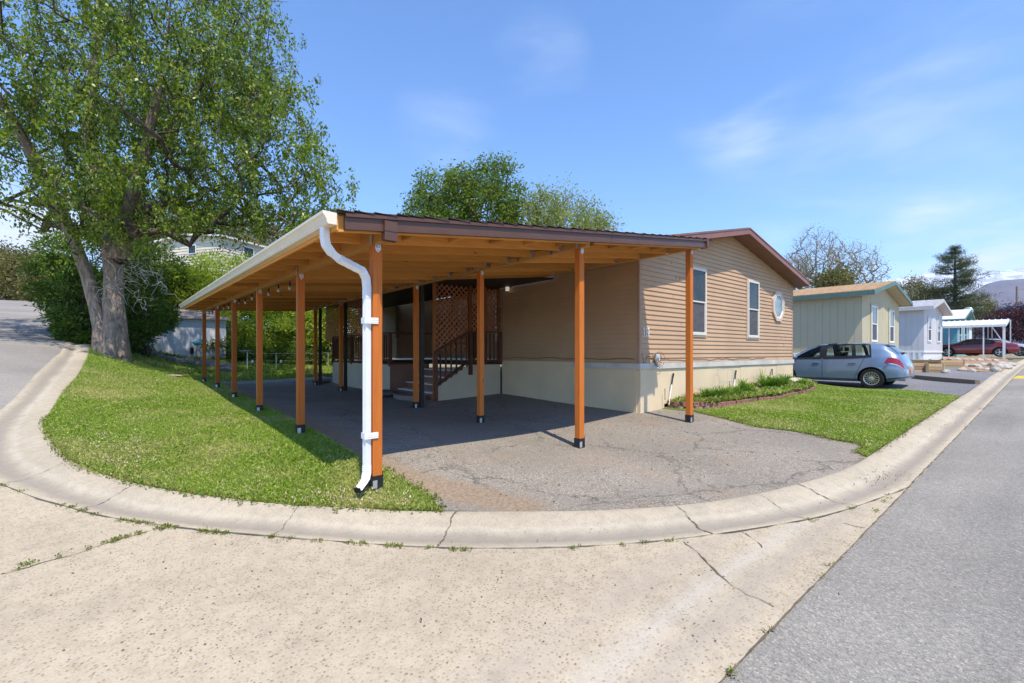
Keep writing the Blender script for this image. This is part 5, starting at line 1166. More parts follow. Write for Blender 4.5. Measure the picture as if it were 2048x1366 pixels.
    for wx in wheels:
        for sy in (-1, 1):
            wy = sy * (wmx - .115); c = (wx - Lg / 2, wy, wr); wh = MB()
            wh.lathe([(wr * .66, -.1), (wr * .93, -.1), (wr, -.07), (wr, .07), (wr * .93, .1), (wr * .66, .1)], (0, 0, 0), 36, axis='x', cap=False); wh.v = [(c[0] + v[1], c[1] + v[0], c[2] + v[2]) for v in wh.v]
            we = wh.build('wheel', m_tyre, root, smooth=False, local=True)
            r_ = MB(); d1 = .085 * sy
            k0 = 0; N = 36; rr = wr * .66
            for rad, dd in ((rr, .103 * sy), (rr * .9, .098 * sy), (rr * .88, .03 * sy)):
                for k in range(N): a = 2 * math.pi * k / N; r_.v.append((c[0] + rad * math.cos(a), c[1] + dd, c[2] + rad * math.sin(a)))
            for q in range(2): r_.f += [(q * N + k, q * N + (k + 1) % N, (q + 1) * N + (k + 1) % N, (q + 1) * N + k) for k in range(N)]
            r_.build('rim', m_rim, we, local=True)
            bk = MB(); bk.v = [(c[0] + rr * math.cos(2 * math.pi * k / N), c[1] + .04 * sy, c[2] + rr * math.sin(2 * math.pi * k / N)) for k in range(N)]; bk.f = [tuple(range(N))]; bk.build('wheel_back', m_dark, we, local=True)
            sp = MB()
            for k in range(spokes):
                a = 2 * math.pi * k / spokes; d = Vector((math.cos(a), 0, math.sin(a))); ce = Vector((c[0], c[1] + d1, c[2])); sp.bar(ce + d * rr * .22, ce + d * rr * .92, rr * (.09 if spokes > 8 else .2), .02, up=(0, 1, 0))
            for k in range(1): sp.lathe([(rr * .1, .07), (rr * .27, .078), (rr * .3, .1), (.01, .105)], (0, 0, 0), 16, axis='x'); q = len(sp.v) - 64; sp.v[q:] = [(c[0] + v[1], c[1] + v[0] * sy, c[2] + v[2]) for v in sp.v[q:]]
            sp.build('spokes', m_rim, we, local=True)
    if open_glass:
        sf = M('seat_cloth', (.03, .03, .035), .9, .2, 9)
        for sx, sy in ((1.95, .36), (1.95, -.36), (1.0, .36), (1.0, -.36)):
            x_ = sx - Lg / 2; st = MB().box((x_, sy - .24, .55), (x_ + .48, sy + .24, .7)).build('seat', sf, root, local=True, bevel=.04)
            MB().hexa([(x_ - .02, sy - .23, .66), (x_ + .12, sy - .23, .66), (x_ + .12, sy + .23, .66), (x_ - .02, sy + .23, .66), (x_ - .2, sy - .18, 1.16), (x_ - .1, sy - .18, 1.16), (x_ - .1, sy + .18, 1.16), (x_ - .2, sy + .18, 1.16)]).build('seat_back', sf, st, local=True, bevel=.03)
            MB().box((x_ - .22, sy - .11, 1.19), (x_ - .12, sy + .11, 1.33)).build('headrest', sf, st, local=True, bevel=.03)
        MB().box((2.75 - Lg / 2, -.7, .7), (3.15 - Lg / 2, .7, .97)).build('dashboard', sf, root, local=True, bevel=.05)
        cw3 = Vector((2.62 - Lg / 2, .36, .98)); MB().tube([cw3 + Vector((.05 * math.sin(t), .18 * math.cos(t), .18 * math.sin(t))) for t in np.linspace(0, 6.28, 20)], .016, 6).build('steering_wheel', m_dark, root, local=True)
    if 'plate' in extras:
        z_ = extras['plate']; MB().box((-Lg / 2 - .03, -.16, z_ - .06), (-Lg / 2 + .03, .16, z_ + .06)).build('number_plate', M('plate_orange', (.62, .25, .14), .5, .25, 14), body, local=True)
    if extras.get('spoiler'):
        s0, s1, dz = extras['spoiler']; pa = surf(s0, 9); zt = pa.z
        MB().hexa([(s0 - Lg / 2 - .06, -.55, zt + dz), (s1 - Lg / 2, -.56, zt + dz - .0), (s1 - Lg / 2, .56, zt + dz), (s0 - Lg / 2 - .06, .55, zt + dz), (s0 - Lg / 2 - .05, -.54, zt + dz + .025), (s1 - Lg / 2, -.55, zt + dz + .035), (s1 - Lg / 2, .55, zt + dz + .035), (s0 - Lg / 2 - .05, .54, zt + dz + .025)]).build('spoiler', paint, body, local=True, bevel=.01)
    if 'wiper' in extras: p = surf(extras['wiper'], 9); MB().bar(p + Vector((-.02, -.05, .02)), p + Vector((.1, .3, .06)), .02, .02).lathe([(.03, -.03), (.03, .03)], p + Vector((-.02, -.05, .02)), 8).build('wiper', m_dark, body, local=True)
    if 'exhaust' in extras: MB().lathe([(.03, -.05), (.03, .12)], (-Lg / 2 + .1, .45, .28), 10, axis='x').build('exhaust', m_galv, body, local=True)
    return root
hatch = dict(top=[(0, .72), (.03, .9), (.1, 1.0), (.28, 1.19), (.5, 1.395), (.62, 1.435), (1, 1.465), (1.7, 1.48), (2.3, 1.43), (2.7, 1.27), (3.12, 1.03), (3.5, .95), (3.9, .86), (4.1, .74), (4.2, .6)],
             belt=[(0, .62), (.14, .92), (.3, .99), (.8, .98), (1.5, .95), (2.5, .93), (3.1, .92), (3.5, .87), (3.9, .78), (4.1, .66), (4.2, .5)],
             bot=[(0, .36), (.1, .3), (.4, .23), (.8, .2), (3.6, .2), (4, .22), (4.2, .34)], wm=[(0, .62), (.05, .74), (.15, .82), (.35, .87), (.7, .89), (3.4, .89), (3.8, .85), (4.05, .74), (4.2, .5)],
             wb=[(0, .56), (.12, .70), (.3, .78), (.6, .83), (1.5, .85), (3, .84), (3.5, .8), (3.9, .72), (4.1, .6), (4.2, .44)], wt=[(0, .5), (.12, .58), (.3, .6), (.5, .59), (1, .6), (2, .6), (2.7, .63), (3.1, .68), (3.5, .62), (3.9, .58), (4.1, .5), (4.2, .38)])
cx_, cy_ = 18.3 + .89, 3.62 + 2.05
p = D(1750, 770, 14.6)
fwd = R(90)
car('blue_hatchback', 'light metallic blue hatchback parked beyond the tan house at the lawn edge', hatch, m_paint('ice_blue', (.17, .235, .34), .35), (p.x + .85, p.y + 2.1 - .83 + .1), fwd, 4.2, (.82, 3.33), .318,
    [((1.30, 5.12), (2.1, 5.12), (2.1, 6.95), (1.38, 6.95)), ((.86, 5.2), (1.25, 5.14), (1.33, 6.9), (.93, 6.8)), ((2.24, 5.12), (3.12, 5.12), (2.62, 6.6), (2.24, 6.95))], (2.35, 3.08), (.2, .54),
    dict(trim=[((.80, 5.03), (3.2, 5.03), (2.62, 6.9), (.86, 7.05))], tail=[((.03, 3.95), (.50, 4.1), (.42, 4.97), (.08, 4.97))], taillow=[((.03, 3.8), (.34, 3.92), (.42, 4.05), (.03, 3.92))], pillar=[((2.08, 5.05), (2.27, 5.05), (2.27, 7.0), (2.08, 7.0))], head=[((3.72, 4.3), (4.1, 3.9), (4.02, 5.0), (3.6, 5.1))],
         gaps=[(2.17, 1.2, 5), ((1.3, 1.0), 1.6, 5), (3.28, 1.4, 5), ((.55, .3), 3.2, 4.4)], handles=(2.35, 1.32), mirror=(2.98, 5.05), plate=.55, spoiler=(.48, .75, .0), wiper=.2, exhaust=1, bumper_trim=[((.02, 1.75), (.42, 1.75), (.42, 2.0), (.02, 2.0))], sill=[((1.1, 1.55), (3.0, 1.5), (3.0, 1.58), (1.1, 1.63))]), open_glass=True)
coupe = dict(top=[(0, .72), (.08, .93), (.35, 1.0), (.7, 1.05), (1.3, 1.24), (1.9, 1.35), (2.3, 1.36), (2.7, 1.28), (3.35, .98), (3.9, .92), (4.4, .82), (4.65, .66), (4.75, .5)], belt=[(0, .66), (.1, .88), (.5, .95), (1.2, .95), (2.5, .9), (3.3, .88), (3.9, .84), (4.4, .74), (4.65, .6), (4.75, .45)],
             bot=[(0, .36), (.3, .26), (.8, .18), (4, .17), (4.75, .28)], wm=[(0, .72), (.12, .84), (.5, .93), (.9, .94), (2.2, .9), (3.8, .92), (4.4, .84), (4.75, .55)], wb=[(0, .66), (.2, .8), (.8, .88), (2.2, .85), (3.6, .84), (4.3, .74), (4.75, .45)], wt=[(0, .6), (.3, .66), (1.0, .62), (1.6, .56), (2.4, .56), (3.3, .68), (4, .64), (4.75, .35)])
ck = dict(trim=[((1.1, 5.03), (3.3, 5.03), (2.75, 6.8), (1.35, 6.8))], tail=[((.04, 4.3), (.42, 4.45), (.4, 5.0), (.08, 5.0))], head=[((4.15, 4.2), (4.6, 3.8), (4.5, 4.9), (4.05, 5.0))], gaps=[((1.75, 1.5), 1.5, 5), (3.2, 1.4, 5)], handles=(1.85,), mirror=(3.0, 5.0), spoiler=(.12, .4, .07), sill=[((1.2, 1.5), (3.6, 1.5), (3.6, 1.6), (1.2, 1.6))])
cw_ = [((1.8, 5.12), (3.1, 5.12), (2.72, 6.5), (1.9, 6.7)), ((1.25, 5.15), (1.7, 5.12), (1.82, 6.6), (1.45, 6.4))]
x0 = XY(1985, 4.9)
px = D(1952, 716, 36); zr = CAMH - 10 / F * 36
pc = onX(1944, 715, xb2 + 2.4)
car('red_coupe', 'dark red sports coupe parked under the white metal carport', coupe, m_paint('deep_red', (.17, .008, .012), .3), (pc.x, pc.y), R(90 + 4), 4.75, (.95, 3.65), .34, cw_, (2.5, 3.3), (.55, 1.7), ck, spokes=5)
pc = onX(1996, 715, xb2 + 6.2)
car('silver_coupe', 'silver two-door car behind the red coupe, its nose out to the street', coupe, m_paint('silver', (.5, .51, .54), .3), (pc.x, pc.y), R(90 + 180 - 6), 4.75, (.95, 3.65), .34, cw_, (2.5, 3.3), (.55, 1.7), dict(ck, spoiler=None), spokes=5)
pc = D(2062, 700, 66)
car('slate_hatchback', 'slate blue car at the far right edge, parked beneath the plum tree', hatch, m_paint('slate', (.10, .15, .23), .3), (pc.x, pc.y), R(90 - 4), 4.2, (.82, 3.33), .36, [((.9, 5.15), (2.1, 5.12), (2.1, 6.9), (1.0, 6.9)), ((2.24, 5.12), (3.12, 5.12), (2.62, 6.6), (2.24, 6.95))], (2.35, 3.08), (.2, .54),
    dict(tail=[((.04, 4.35), (.5, 4.55), (.42, 5.05), (.1, 5.1))], gaps=[(2.17, 1.2, 5)], mirror=(3.05, 5.0)), z=None)
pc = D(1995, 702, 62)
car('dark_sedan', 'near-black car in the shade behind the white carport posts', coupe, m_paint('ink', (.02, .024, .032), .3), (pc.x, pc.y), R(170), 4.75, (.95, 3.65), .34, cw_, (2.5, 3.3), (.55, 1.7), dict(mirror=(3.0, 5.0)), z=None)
# ------------------------------------------------------------------ white metal patio carport
def metal_carport():
    xc = xb2 + .8; a = onX(2010, 718, xc); zl = onX(2010, 650, xc).z; y0 = a.y; y1 = y0 + 7; xf = xc + 3.3; zh = onY(2021, 635, y0).z if 0 else zl + .52
    root = empty('white_metal_carport', (xc, y0, H(xc, y0)), 'white ribbed metal carport on slim posts beside the pale grey house', 'carport'); mm = M('white_metal', (.66, .69, .70), .4, .05, 3)
    n = 22; ys = np.linspace(y0, y1, n + 1); mb = MB()
    mb.hexa([(xc, y0, zl), (xf, y0, zh), (xf, y1, zh), (xc, y1, zl), (xc, y0, zl + .04), (xf, y0, zh + .04), (xf, y1, zh + .04), (xc, y1, zl + .04)])
    for y in ys: mb.hexa([(xc + .002, y + .002, zl + .041), (xf - .002, y + .002, zh + .041), (xf - .002, y + .05, zh + .041), (xc + .002, y + .05, zl + .041), (xc + .002, y + .002, zl + .09), (xf - .002, y + .002, zh + .09), (xf - .002, y + .05, zh + .09), (xc + .002, y + .05, zl + .09)])
    mb.build('roof_panel', mm, root); MB().box((xc - .05, y0 - .05, zl - .1), (xc - .003, y1, zl + .06)).build('gutter', mm, root)
    MB().bar((xc, y0 - .03, zl - .02), (xf, y0 - .03, zh - .02), .05, .16).build('fascia', mm, root)
    for u, x, w_ in ((2008, xc + .1, .13), (1967, xc + .1, .07), (1954, xc + .1, .0), (1898, xc + .1, .06), (2021, xf - .1, .06), (1976, xf - .1, .06), (1984, xf - .1, .06)):
        if not w_: continue
        yy = onX(u, 690, x).y; g = H(x, yy) - .05; MB().box((x - w_ / 2, yy - w_ / 2, g), (x + w_ / 2, yy + w_ / 2, zl + (x - xc) / 3.3 * .52 - .002)).build('post', mm, root)
    yy = onX(2008, 690, xc + .1).y; MB().bar((xc + .1, yy + .6, zl - .05), (xc + .1, yy + .04, zl - 1.2), .06, .06).build('brace', mm, root)
metal_carport()
# ------------------------------------------------------------------ flower bed, rocks, planters
m_block = M('red_block', (.30, .14, .11), .9, .25, 9, bmp=.5, bs=40); m_block2 = M('tan_block', (.29, .22, .16), .9, .25, 9, bmp=.5, bs=40)
edge_px = [(1322, 806), (1340, 811), (1362, 814), (1397, 813.5), (1430, 811.5), (1451, 808), (1482, 803), (1507, 798), (1530, 796.5), (1554, 794), (1568, 789), (1586, 785), (1608, 781), (1621, 777), (1627, 773), (1622, 768)]
EG = smooth_line([G(u, v + 5) for u, v in edge_px], .04)
seg = np.r_[0, np.cumsum(np.linalg.norm(np.diff(EG, axis=0), axis=1))]
def bed():
    inner = [tuple(q) for q in EG[::4]] + [(XE + .2, YG + .5), (XE + .05, YG - .02), (XW + .9, YG - .02)]
    z = H(11, 5) + .06
    sheet('flower_bed_soil', inner, .10, M('bed_soil', (.12, .08, .05), .95, .4, 12, bmp=.8, bs=30), .2, .3)
    s = .11; i = 0
    while s < seg[-1] - .05:
        w_ = .21 if i < 3 else .19
        q = [np.interp(s + d, seg, EG[:, k]) for d in (-.03, .03) for k in (0, 1)]; t = Vector((q[2] - q[0], q[3] - q[1])).normalized(); c = Vector(((q[0] + q[2]) / 2, (q[1] + q[3]) / 2)); a = math.atan2(t.y, t.x); zz_ = H(c.x, c.y)
        def block(lbl, zb, h, mat, grp, sh=0):
            mb = MB(); hw = w_ / 2 - .004; rr = random.Random(i * 7 + int(sh * 100)); dp = .12
            f = [(-hw, .05), (-hw, -.03 - rr.uniform(0, .01)), (-hw * .75, -.05 - rr.uniform(0, .01)), (0, -.058 - rr.uniform(0, .012)), (hw * .75, -.05 - rr.uniform(0, .01)), (hw, -.03 - rr.uniform(0, .01)), (hw, .05)]
            mb.prism([(x_, y_, 0) for x_, y_ in f], (0, 0, 0), (0, 0, h)); o = mb.build('edging_block', mat, None, local=True, bevel=.008); o.location = (c.x + t.x * sh, c.y + t.y * sh, zb); o.rotation_euler.z = a + rr.uniform(-.05, .05)
            tag(o, lbl, 'edging block', grp)
        low = s < 1.15
        if low: block('tan concrete block in the lower course of the flower bed edging by the corner', zz_ - .03, .09, m_block2, 'tan edging blocks', .07)
        block('reddish split-face block in the flower bed edging, ' + ('upper course by the house corner' if low else 'between carport post and jagged rock' if s < 3.4 else 'where it curves toward the hatchback'), zz_ + (.062 if low else -.03 + .05 * max(0, 1 - (s - 1.15) / 3)), .10, m_block, 'reddish edging blocks, upper course at the corner' if low else 'reddish edging blocks, straight run' if s < 3.4 else 'reddish edging blocks, far curved run')
        s += w_; i += 1
bed()
for (u, v, r, mat, lb, sd_) in ((1526, 777, (.26, .16, .2), m_rock, 'jagged pale rock leaning among the flower bed plants', 11), (1590, 765, (.38, .25, .14), m_rock, 'low pale boulder at the far end of the flower bed', 12), (1392, 797, (.2, .14, .13), M('pink_rock', (.42, .27, .2), .9, .2, 5), 'small pinkish rock in the flower bed right of the carport post', 13)):
    x, y = G(u, v + 8); top(rounded_rock((x, y, H(x, y) + .14), r, sd_, .9, 3), 'rock', mat, (x, y, H(x, y)), lb, 'rock')
m_lily = leaf('strap_leaf', [(.07, .17, .02), (.14, .28, .03), (.24, .36, .06)], trans=.3)
def strap_plant(x, y, z, n, h, sp, name, label, cat, mat=m_lily, w=.012, grp=None):
    mb_v = []; r = random.Random(int(x * 100))
    for i in range(n):
        a = r.uniform(0, 6.28); L = h * r.uniform(.6, 1.15); d = Vector((math.cos(a), math.sin(a), 0)); sd_ = Vector((-d.y, d.x, 0)) * w; b = Vector((x, y, z)) + d * r.uniform(0, .05); ou = sp * r.uniform(.3, 1.2)
        prev = None
        for k in range(4):
            f0, f1 = k / 4, (k + 1) / 4; P = lambda f: b + d * ou * f * f + Vector((0, 0, L * (f - .35 * f * f * f)))
            w0, w1 = 1 - f0 * .8, max(.05, 1 - f1 * .8) if k < 3 else .05
            mb_v += [P(f0) - sd_ * w0, P(f0) + sd_ * w0, P(f1) + sd_ * w1, P(f1) - sd_ * w1]
    o = np_mesh(name, np.array([tuple(v - Vector((x, y, z))) for v in mb_v]), 4, mat); o.location = (x, y, z); return tag(o, label, cat, grp)
for k, (u, v, n, h, sp, lb) in enumerate(((1385, 800, 16, .16, .2, 'sparse reddish green plant by the right carport post'), (1412, 797, 46, .26, .2, 'clump of day lily leaves, first green clump right of the carport post'), (1431, 795, 40, .24, .18, 'clump of yellowish day lily leaves, second from the carport post'), (1443, 794, 34, .28, .16, 'spiky green clump of strap leaves left of the tomato cage'), (1462, 791, 36, .2, .2, 'low green clump below the tomato cage'),
                                         (1474, 789, 36, .26, .16, 'leafy green clump right below the tomato cage'), (1486, 786, 50, .34, .16, 'upright dark green lily clump left of the jagged rock'), (1500, 786, 30, .22, .18, 'pale seedy clump touching the jagged rock'), (1530, 776, 80, .34, .28, 'broad mound of bright green grassy leaves behind the jagged rock'), (1545, 774, 80, .32, .26, 'mound of bright green leaves in the middle of the flower bed'), (1556, 773, 60, .28, .22, 'green leaf clump right of the middle of the flower bed'), (1570, 771, 40, .34, .16, 'spiky green clump left of the pale boulder'), (1604, 768, 40, .2, .16, 'small green clump beyond the pale boulder'))):
    x, y = G(u, v + 12); y = min(y, YG - .1); strap_plant(x, y, H(x, y) + .08, int(n * 1.6), h * 1.75, sp * 1.7, 'lily_plant', lb, 'plant', w=.015)
for k, (u, v, lb) in enumerate(((1405, 802, 'small strap-leaf tuft directly behind the blocks, nearest the carport post'), (1424, 801, 'small tuft behind the blocks between the first two lily clumps'), (1453, 797, 'small tuft behind the blocks under the tomato cage'), (1493, 790, 'small tuft behind the blocks left of the jagged rock'), (1513, 788, 'pale small tuft behind the blocks below the jagged rock'), (1538, 784, 'low tuft behind the blocks in front of the green mound'), (1562, 779, 'low tuft behind the blocks right of the green mound'), (1582, 776, 'last small tuft behind the blocks before the pale boulder'))):
    x, y = G(u, v + 8); strap_plant(x, y, H(x, y) + .08, 46, .26, .24, 'lily_plant', lb, 'plant', w=.013)
bp = [(random.uniform(9.0, 16.4), random.uniform(4.2, 5.5)) for _ in range(2600)]; bpoly = [tuple(q) for q in EG[::4]] + [(XE + .2, YG + .5), (XE + .05, YG - .02), (XW + .9, YG - .02)]
bk_ = inside(np.array(bp), bpoly); weed_pts([(x, y, .1) for (x, y), k in zip(bp, bk_) if k], 9, .05, .05, .1, 'bed_growth', 'low mixed green growth and dead stems covering the soil of the flower bed', leaf('bed_leaf', [(.08, .18, .02), (.2, .32, .04), (.34, .38, .1), (.42, .33, .2)]))
x, y = G(1526, 782); o = strap_plant(x + .1, YG - .25, H(x, y) + .1, 20, .85, .22, 'tall_leggy_plant', 'tall leggy plant stalk rising against the pale skirting', 'plant', w=.006)
for u, v, vt, sh, lb in ((1338, 802, 747, 9, 'white irrigation riser with black head nearest the house corner'), (1467, 785, 741, 5, 'white irrigation riser with black head behind the tomato cage'), (1545, 770, 738, -1, 'white irrigation riser with black head at the far end of the skirting')):
    p0 = onY(u, v, YG - .12); p1 = onY(u + sh, vt, YG - .06); e = empty('garden_riser', tuple(p0), lb, 'irrigation riser'); mdl = p0.lerp(p1, .6)
    MB().tube([p0 - Vector((0, 0, .08)), mdl], .009, 6).build('tube', m_white, e); MB().tube([mdl, p0.lerp(p1, .78), p1], [.016, .014, .022], 8).build('handle', m_black, e)
for u, v, vt, lb in ((1330, 800, 777, 'thin dark stake beside the first irrigation riser'), (1459, 782, 762, 'thin dark stake inside the tomato cage'), (1540, 770, 745, 'thin dark stake near the far irrigation riser')):
    p0 = onY(u, v, YG - .1); p1 = onY(u, vt, YG - .1); top(MB().tube([p0, p1], .008, 5), 'garden_stake', MATS['brown_wire'], tuple(p0), lb, 'stake')
def cage():
    p = onY(1452, 775, YG - .28); z0 = H(p.x, p.y); e = empty('tomato_cage', (p.x, p.y, z0), 'thin wire tomato cage standing in the flower bed', 'plant cage'); mb = MB()
    for r_, z in ((.24, .72), (.19, .42)): mb.tube([(p.x + r_ * math.cos(t), p.y + r_ * math.sin(t) * .8, z0 + z) for t in np.linspace(0, 6.28, 22)], .003, 4)
    for t in (.3, 2.4, 4.5): mb.tube([(p.x + .1 * math.cos(t), p.y + .1 * math.sin(t), z0), (p.x + .24 * math.cos(t), p.y + .19 * math.sin(t), z0 + .75)], .003, 4)
    pieces(mb, 'wire', m_galv, e)
    q = onY(1424, 790, YG - .3); z = H(q.x, q.y) + .05; top(MB().tube([(q.x + .14 * math.cos(t), q.y, z + .24 * math.sin(t)) for t in np.linspace(0, 3.14, 12)], .003, 4), 'wire_hoop', m_galv, (q.x, q.y, z), 'small arched wire hoop in the flower bed left of the tomato cage', 'wire hoop')
cage()
def planter(u0, u1, v, vt, dep, label, n=3):
    a = Vector((*G(u0, v), 0)); b = Vector((*G(u1, v), 0)); g = H((a.x + b.x) / 2, (a.y + b.y) / 2) - .03; z = a.x * C_ + a.y * S_
    h = (v - vt) / F * z; t = (b - a).normalized(); nr = Vector((-t.y, t.x, 0)); nr = nr if nr.dot(a) > 0 else -nr
    root = empty('wooden_planter', (a.x, a.y, g), label, 'planter box', 'wooden planter boxes')
    for k in range(n):
        for (p, q) in ((a, b), (a + nr * dep, b + nr * dep), (a, a + nr * dep), (b, b + nr * dep)):
            MB().bar(p + Vector((0, 0, g + h * (k + .5) / n)), q + Vector((0, 0, g + h * (k + .5) / n)), .04, h / n - .012).build('plank', w_pale, root)
    for p in (a, b, a + nr * dep, b + nr * dep): MB().box(p + Vector((-.045, -.045, g - .05)), p + Vector((.045, .045, g + h + .02))).build('corner_post', w_pale, root)
    MB().prism([p + Vector((0, 0, g + h * .8)) for p in (a + nr * .02, b + nr * .02, b + nr * (dep - .02), a + nr * (dep - .02))], (0, 0, 0), (0, 0, .01)).build('soil', MATS['bed_soil'], root)
planter(1819, 1852, 744.5, 724, 1.2, 'low weathered wooden planter box, left one nearest the blue car')
planter(1855, 1886, 745, 726, .9, 'pale wooden planter box of three planks, the middle front one')
planter(1880, 1927, 734, 719, 1.6, 'long wooden planter box behind the front two, by the rock bed')
a, b = G(1822, 756), G(1955, 768)
top(MB().bar((a[0], a[1], H(*a) + .05), (b[0], b[1], H(*b) + .05), .16, .14), 'timber_edging', w_grey, (a[0], a[1], H(*a)), 'long weathered railway timber edging the gravel between the two parking bays', 'timber')
rk = [(1924, 738, .3), (1933, 731, .34), (1950, 732, .36), (1966, 730, .38), (1945, 741, .25), (1985, 731, .42), (2000, 734, .5), (2012, 733, .45), (2018, 728, .4), (1892, 743, .28), (1975, 738, .24), (1960, 737, .22), (1990, 740, .4), (2006, 727, .4), (1930, 719, .3), (1945, 719, .3), (1960, 719, .34), (1975, 719, .3), (1900, 718, .3), (1886, 716, .25), (1990, 720, .3), (1915, 717, .3)]
for k, (u, v, r) in enumerate(rk):
    p = Vector((*G(u, v + 3), 0)); z = H(p.x, p.y) - .06
    top(rounded_rock((p.x, p.y, z + .1), (r * random.uniform(.55, .9), r * random.uniform(.5, .7), r * .5), 20 + k, .8), 'border_rock', m_rock, (p.x, p.y, z), 'pale rock of the rocky border, ' + (('back row below the red coupe') if v < 724 else 'front cluster right of the long planter' if u < 1972 else 'heap at the kerb end by the metal carport post'), 'rock', 'pale rocks, back row' if v < 724 else 'pale rocks, front cluster' if u < 1972 else 'pale rocks, kerb heap')
mb = [G(u, v) for u, v in ((1920, 742), (1960, 744), (2005, 742), (2022, 730), (2015, 719), (1960, 715), (1890, 714), (1885, 722), (1925, 724))]
o = sheet('rock_bed_dirt', mb, .03, M('rust_dirt', (.33, .2, .11), .95, .3, 6, bmp=.5), .5, .2)
# rocks and low plants along the back of the left lawn
for k, (u, v, r, z) in enumerate(((262, 700, .35, 17.5), (288, 707, .4, 18), (310, 712, .35, 18), (330, 716, .3, 18.2), (352, 722, .35, 18.5), (395, 728, .4, 18.5), (412, 730, .45, 18.8), (428, 733, .5, 19), (445, 735, .42, 19), (370, 722, .3, 18.4), (455, 741, .35, 18.6))):
    x, y = G(u, v + 4); top(rounded_rock((x, y, H(x, y) + .05), (r * 1.2, r * .8, r * .7), 60 + k, .8), 'lawn_border_rock', m_rock2, (x, y, H(x, y)), 'dark rock in the row behind the left lawn, ' + ('nearest the maple trunks' if u < 320 else 'in front of the white shed' if u < 400 else 'by the farthest carport posts'), 'rock', 'dark rocks behind the lawn, maple end' if u < 320 else 'dark rocks behind the lawn, shed' if u < 400 else 'dark rocks behind the lawn, carport end')
x, y = G(343, 753); top(rounded_rock((x, y, H(x, y) + .02), (.3, .2, .06), 88), 'flat_stone', M('slab_pink', (.36, .27, .22), .9, .2, 6), (x, y, H(x, y)), 'flat pinkish stone lying alone on the left lawn', 'stone')
x, y = G(490, 733); e = empty('bird_bath', (x, y, H(x, y)), 'small shallow bird bath on a thin stem at the foot of the juniper hedge', 'bird bath')
MB().tube([(x, y, H(x, y) - .1), (x, y, H(x, y) + .62)], .02, 8).build('stem', m_black, e); MB().lathe([(.03, .6), (.16, .64), (.24, .7), (.23, .71), (.1, .66)], (x, y, H(x, y)), 16).build('bowl', m_galv, e)
for k, (u, v, lb) in enumerate(((562, 735, 'small dark path light in front of the juniper hedge, left of the front post'), (505, 735, 'small path light just right of the bird bath'))):
    x, y = G(u, v); e = empty('path_light', (x, y, H(x, y)), lb, 'path light'); MB().tube([(x, y, H(x, y) - .05), (x, y, H(x, y) + .2)], .02, 6).build('stake', m_black, e); MB().lathe([(.05, .2), (.06, .22), (.06, .3), (.02, .34)], (x, y, H(x, y)), 8).build('lamp_head', m_galv, e)
# gravel strip at the far end of the driveway
sheet('gravel_strip', [(2.3, 17.8), (5.2, 18.0), (6.2, 18.4), (6.0, 19.2), (4, 19.1), (2.4, 18.7)], .02, M('pale_gravel', (.34, .3, .27), .95, .4, 25, bmp=.9, bs=40), .25, .05)
# yellow paint on the road, far right
sheet('road_marking', [(G(2022, 757.5, SO)[0], G(2022, 757.5, SO)[1]), G(2120, 757.5, SO), G(2120, 751.5, SO), G(2036, 752, SO)], SO + .006, M('yellow_paint', (.62, .42, .06), .8, .25, 9), .5, 0)
# utility poles
p = D(2034, 690, 85); e = empty('utility_pole', (p.x, p.y, 1.5), 'wooden utility pole rising behind the purple plum tree', 'utility pole'); zt = D(2034, 573, 85).z
MB().tube([(p.x, p.y, 1), (p.x, p.y, zt)], [.22, .16], 10).build('pole', w_grey, e); MB().bar((p.x - .0, p.y, zt - .6), (p.x + 1.1, p.y - .9, zt - .45), .1, .1).build('crossarm', w_grey, e)
MB().lathe([(.05, 0), (.22, .05), (.25, .16), (.05, .3)], (p.x + 1.15, p.y - .95, zt - .65), 10).build('lamp_head', m_galv, e)
#%%PART4
# ------------------------------------------------------------------ trees and shrubs
def quads_leaf(C, size, droop=.3, flat=.5, asp=.45, seed=0, up=None):
    r = np.random.default_rng(seed); n = len(C)
    d = r.normal(0, 1, (n, 3)); d[:, 2] -= droop * 1.6; d /= np.linalg.norm(d, axis=1)[:, None]
    q = r.normal(0, 1, (n, 3)); q[:, 2] *= flat; s = np.cross(d, q); s /= np.linalg.norm(s, axis=1)[:, None] + 1e-9
    L = size * r.uniform(.6, 1.35, n)[:, None]; return np.stack([C, C + d * L * .45 + s * L * asp * .5, C + d * L, C + d * L * .45 - s * L * asp * .5], 1).reshape(-1, 3)
def skeleton(roots, targets, seed, step=.6, wob=.12):
    """grow branches from root polylines to scattered targets; returns nodes, parents"""
    r = np.random.default_rng(seed); N = []; par = []
    for pl in roots:
        prev = -1 if not pl[1] else pl[1]
        for k, p in enumerate(pl[0]):
            N.append(np.array(p, float)); par.append(len(N) - 2 if k else (int(np.argmin([np.linalg.norm(q - N[-1]) for q in N[:-1]])) if len(N) > 1 and pl[1] else -1))
    base = N[0]; order = np.argsort([np.linalg.norm(t - base) for t in targets]); tips = []
    for i in order:
        t = targets[i]; A = np.array(N); dv = t - A; dist = np.linalg.norm(dv, axis=1); pen = dist + .6 * np.maximum(0, A[:, 2] - t[2] + .3) * .6
        j = int(np.argmin(pen)); a = N[j]; L = dist[j]; m = max(1, int(L / step)); cur = j
        for k in range(1, m + 1):
            f = k / m; p = a + (t - a) * f + np.array([0, 0, .16 * L * math.sin(math.pi * f)]) + (r.normal(0, wob * step, 3) if k < m else 0); N.append(p); par.append(cur); cur = len(N) - 1
        tips.append(cur)
    return N, par, tips
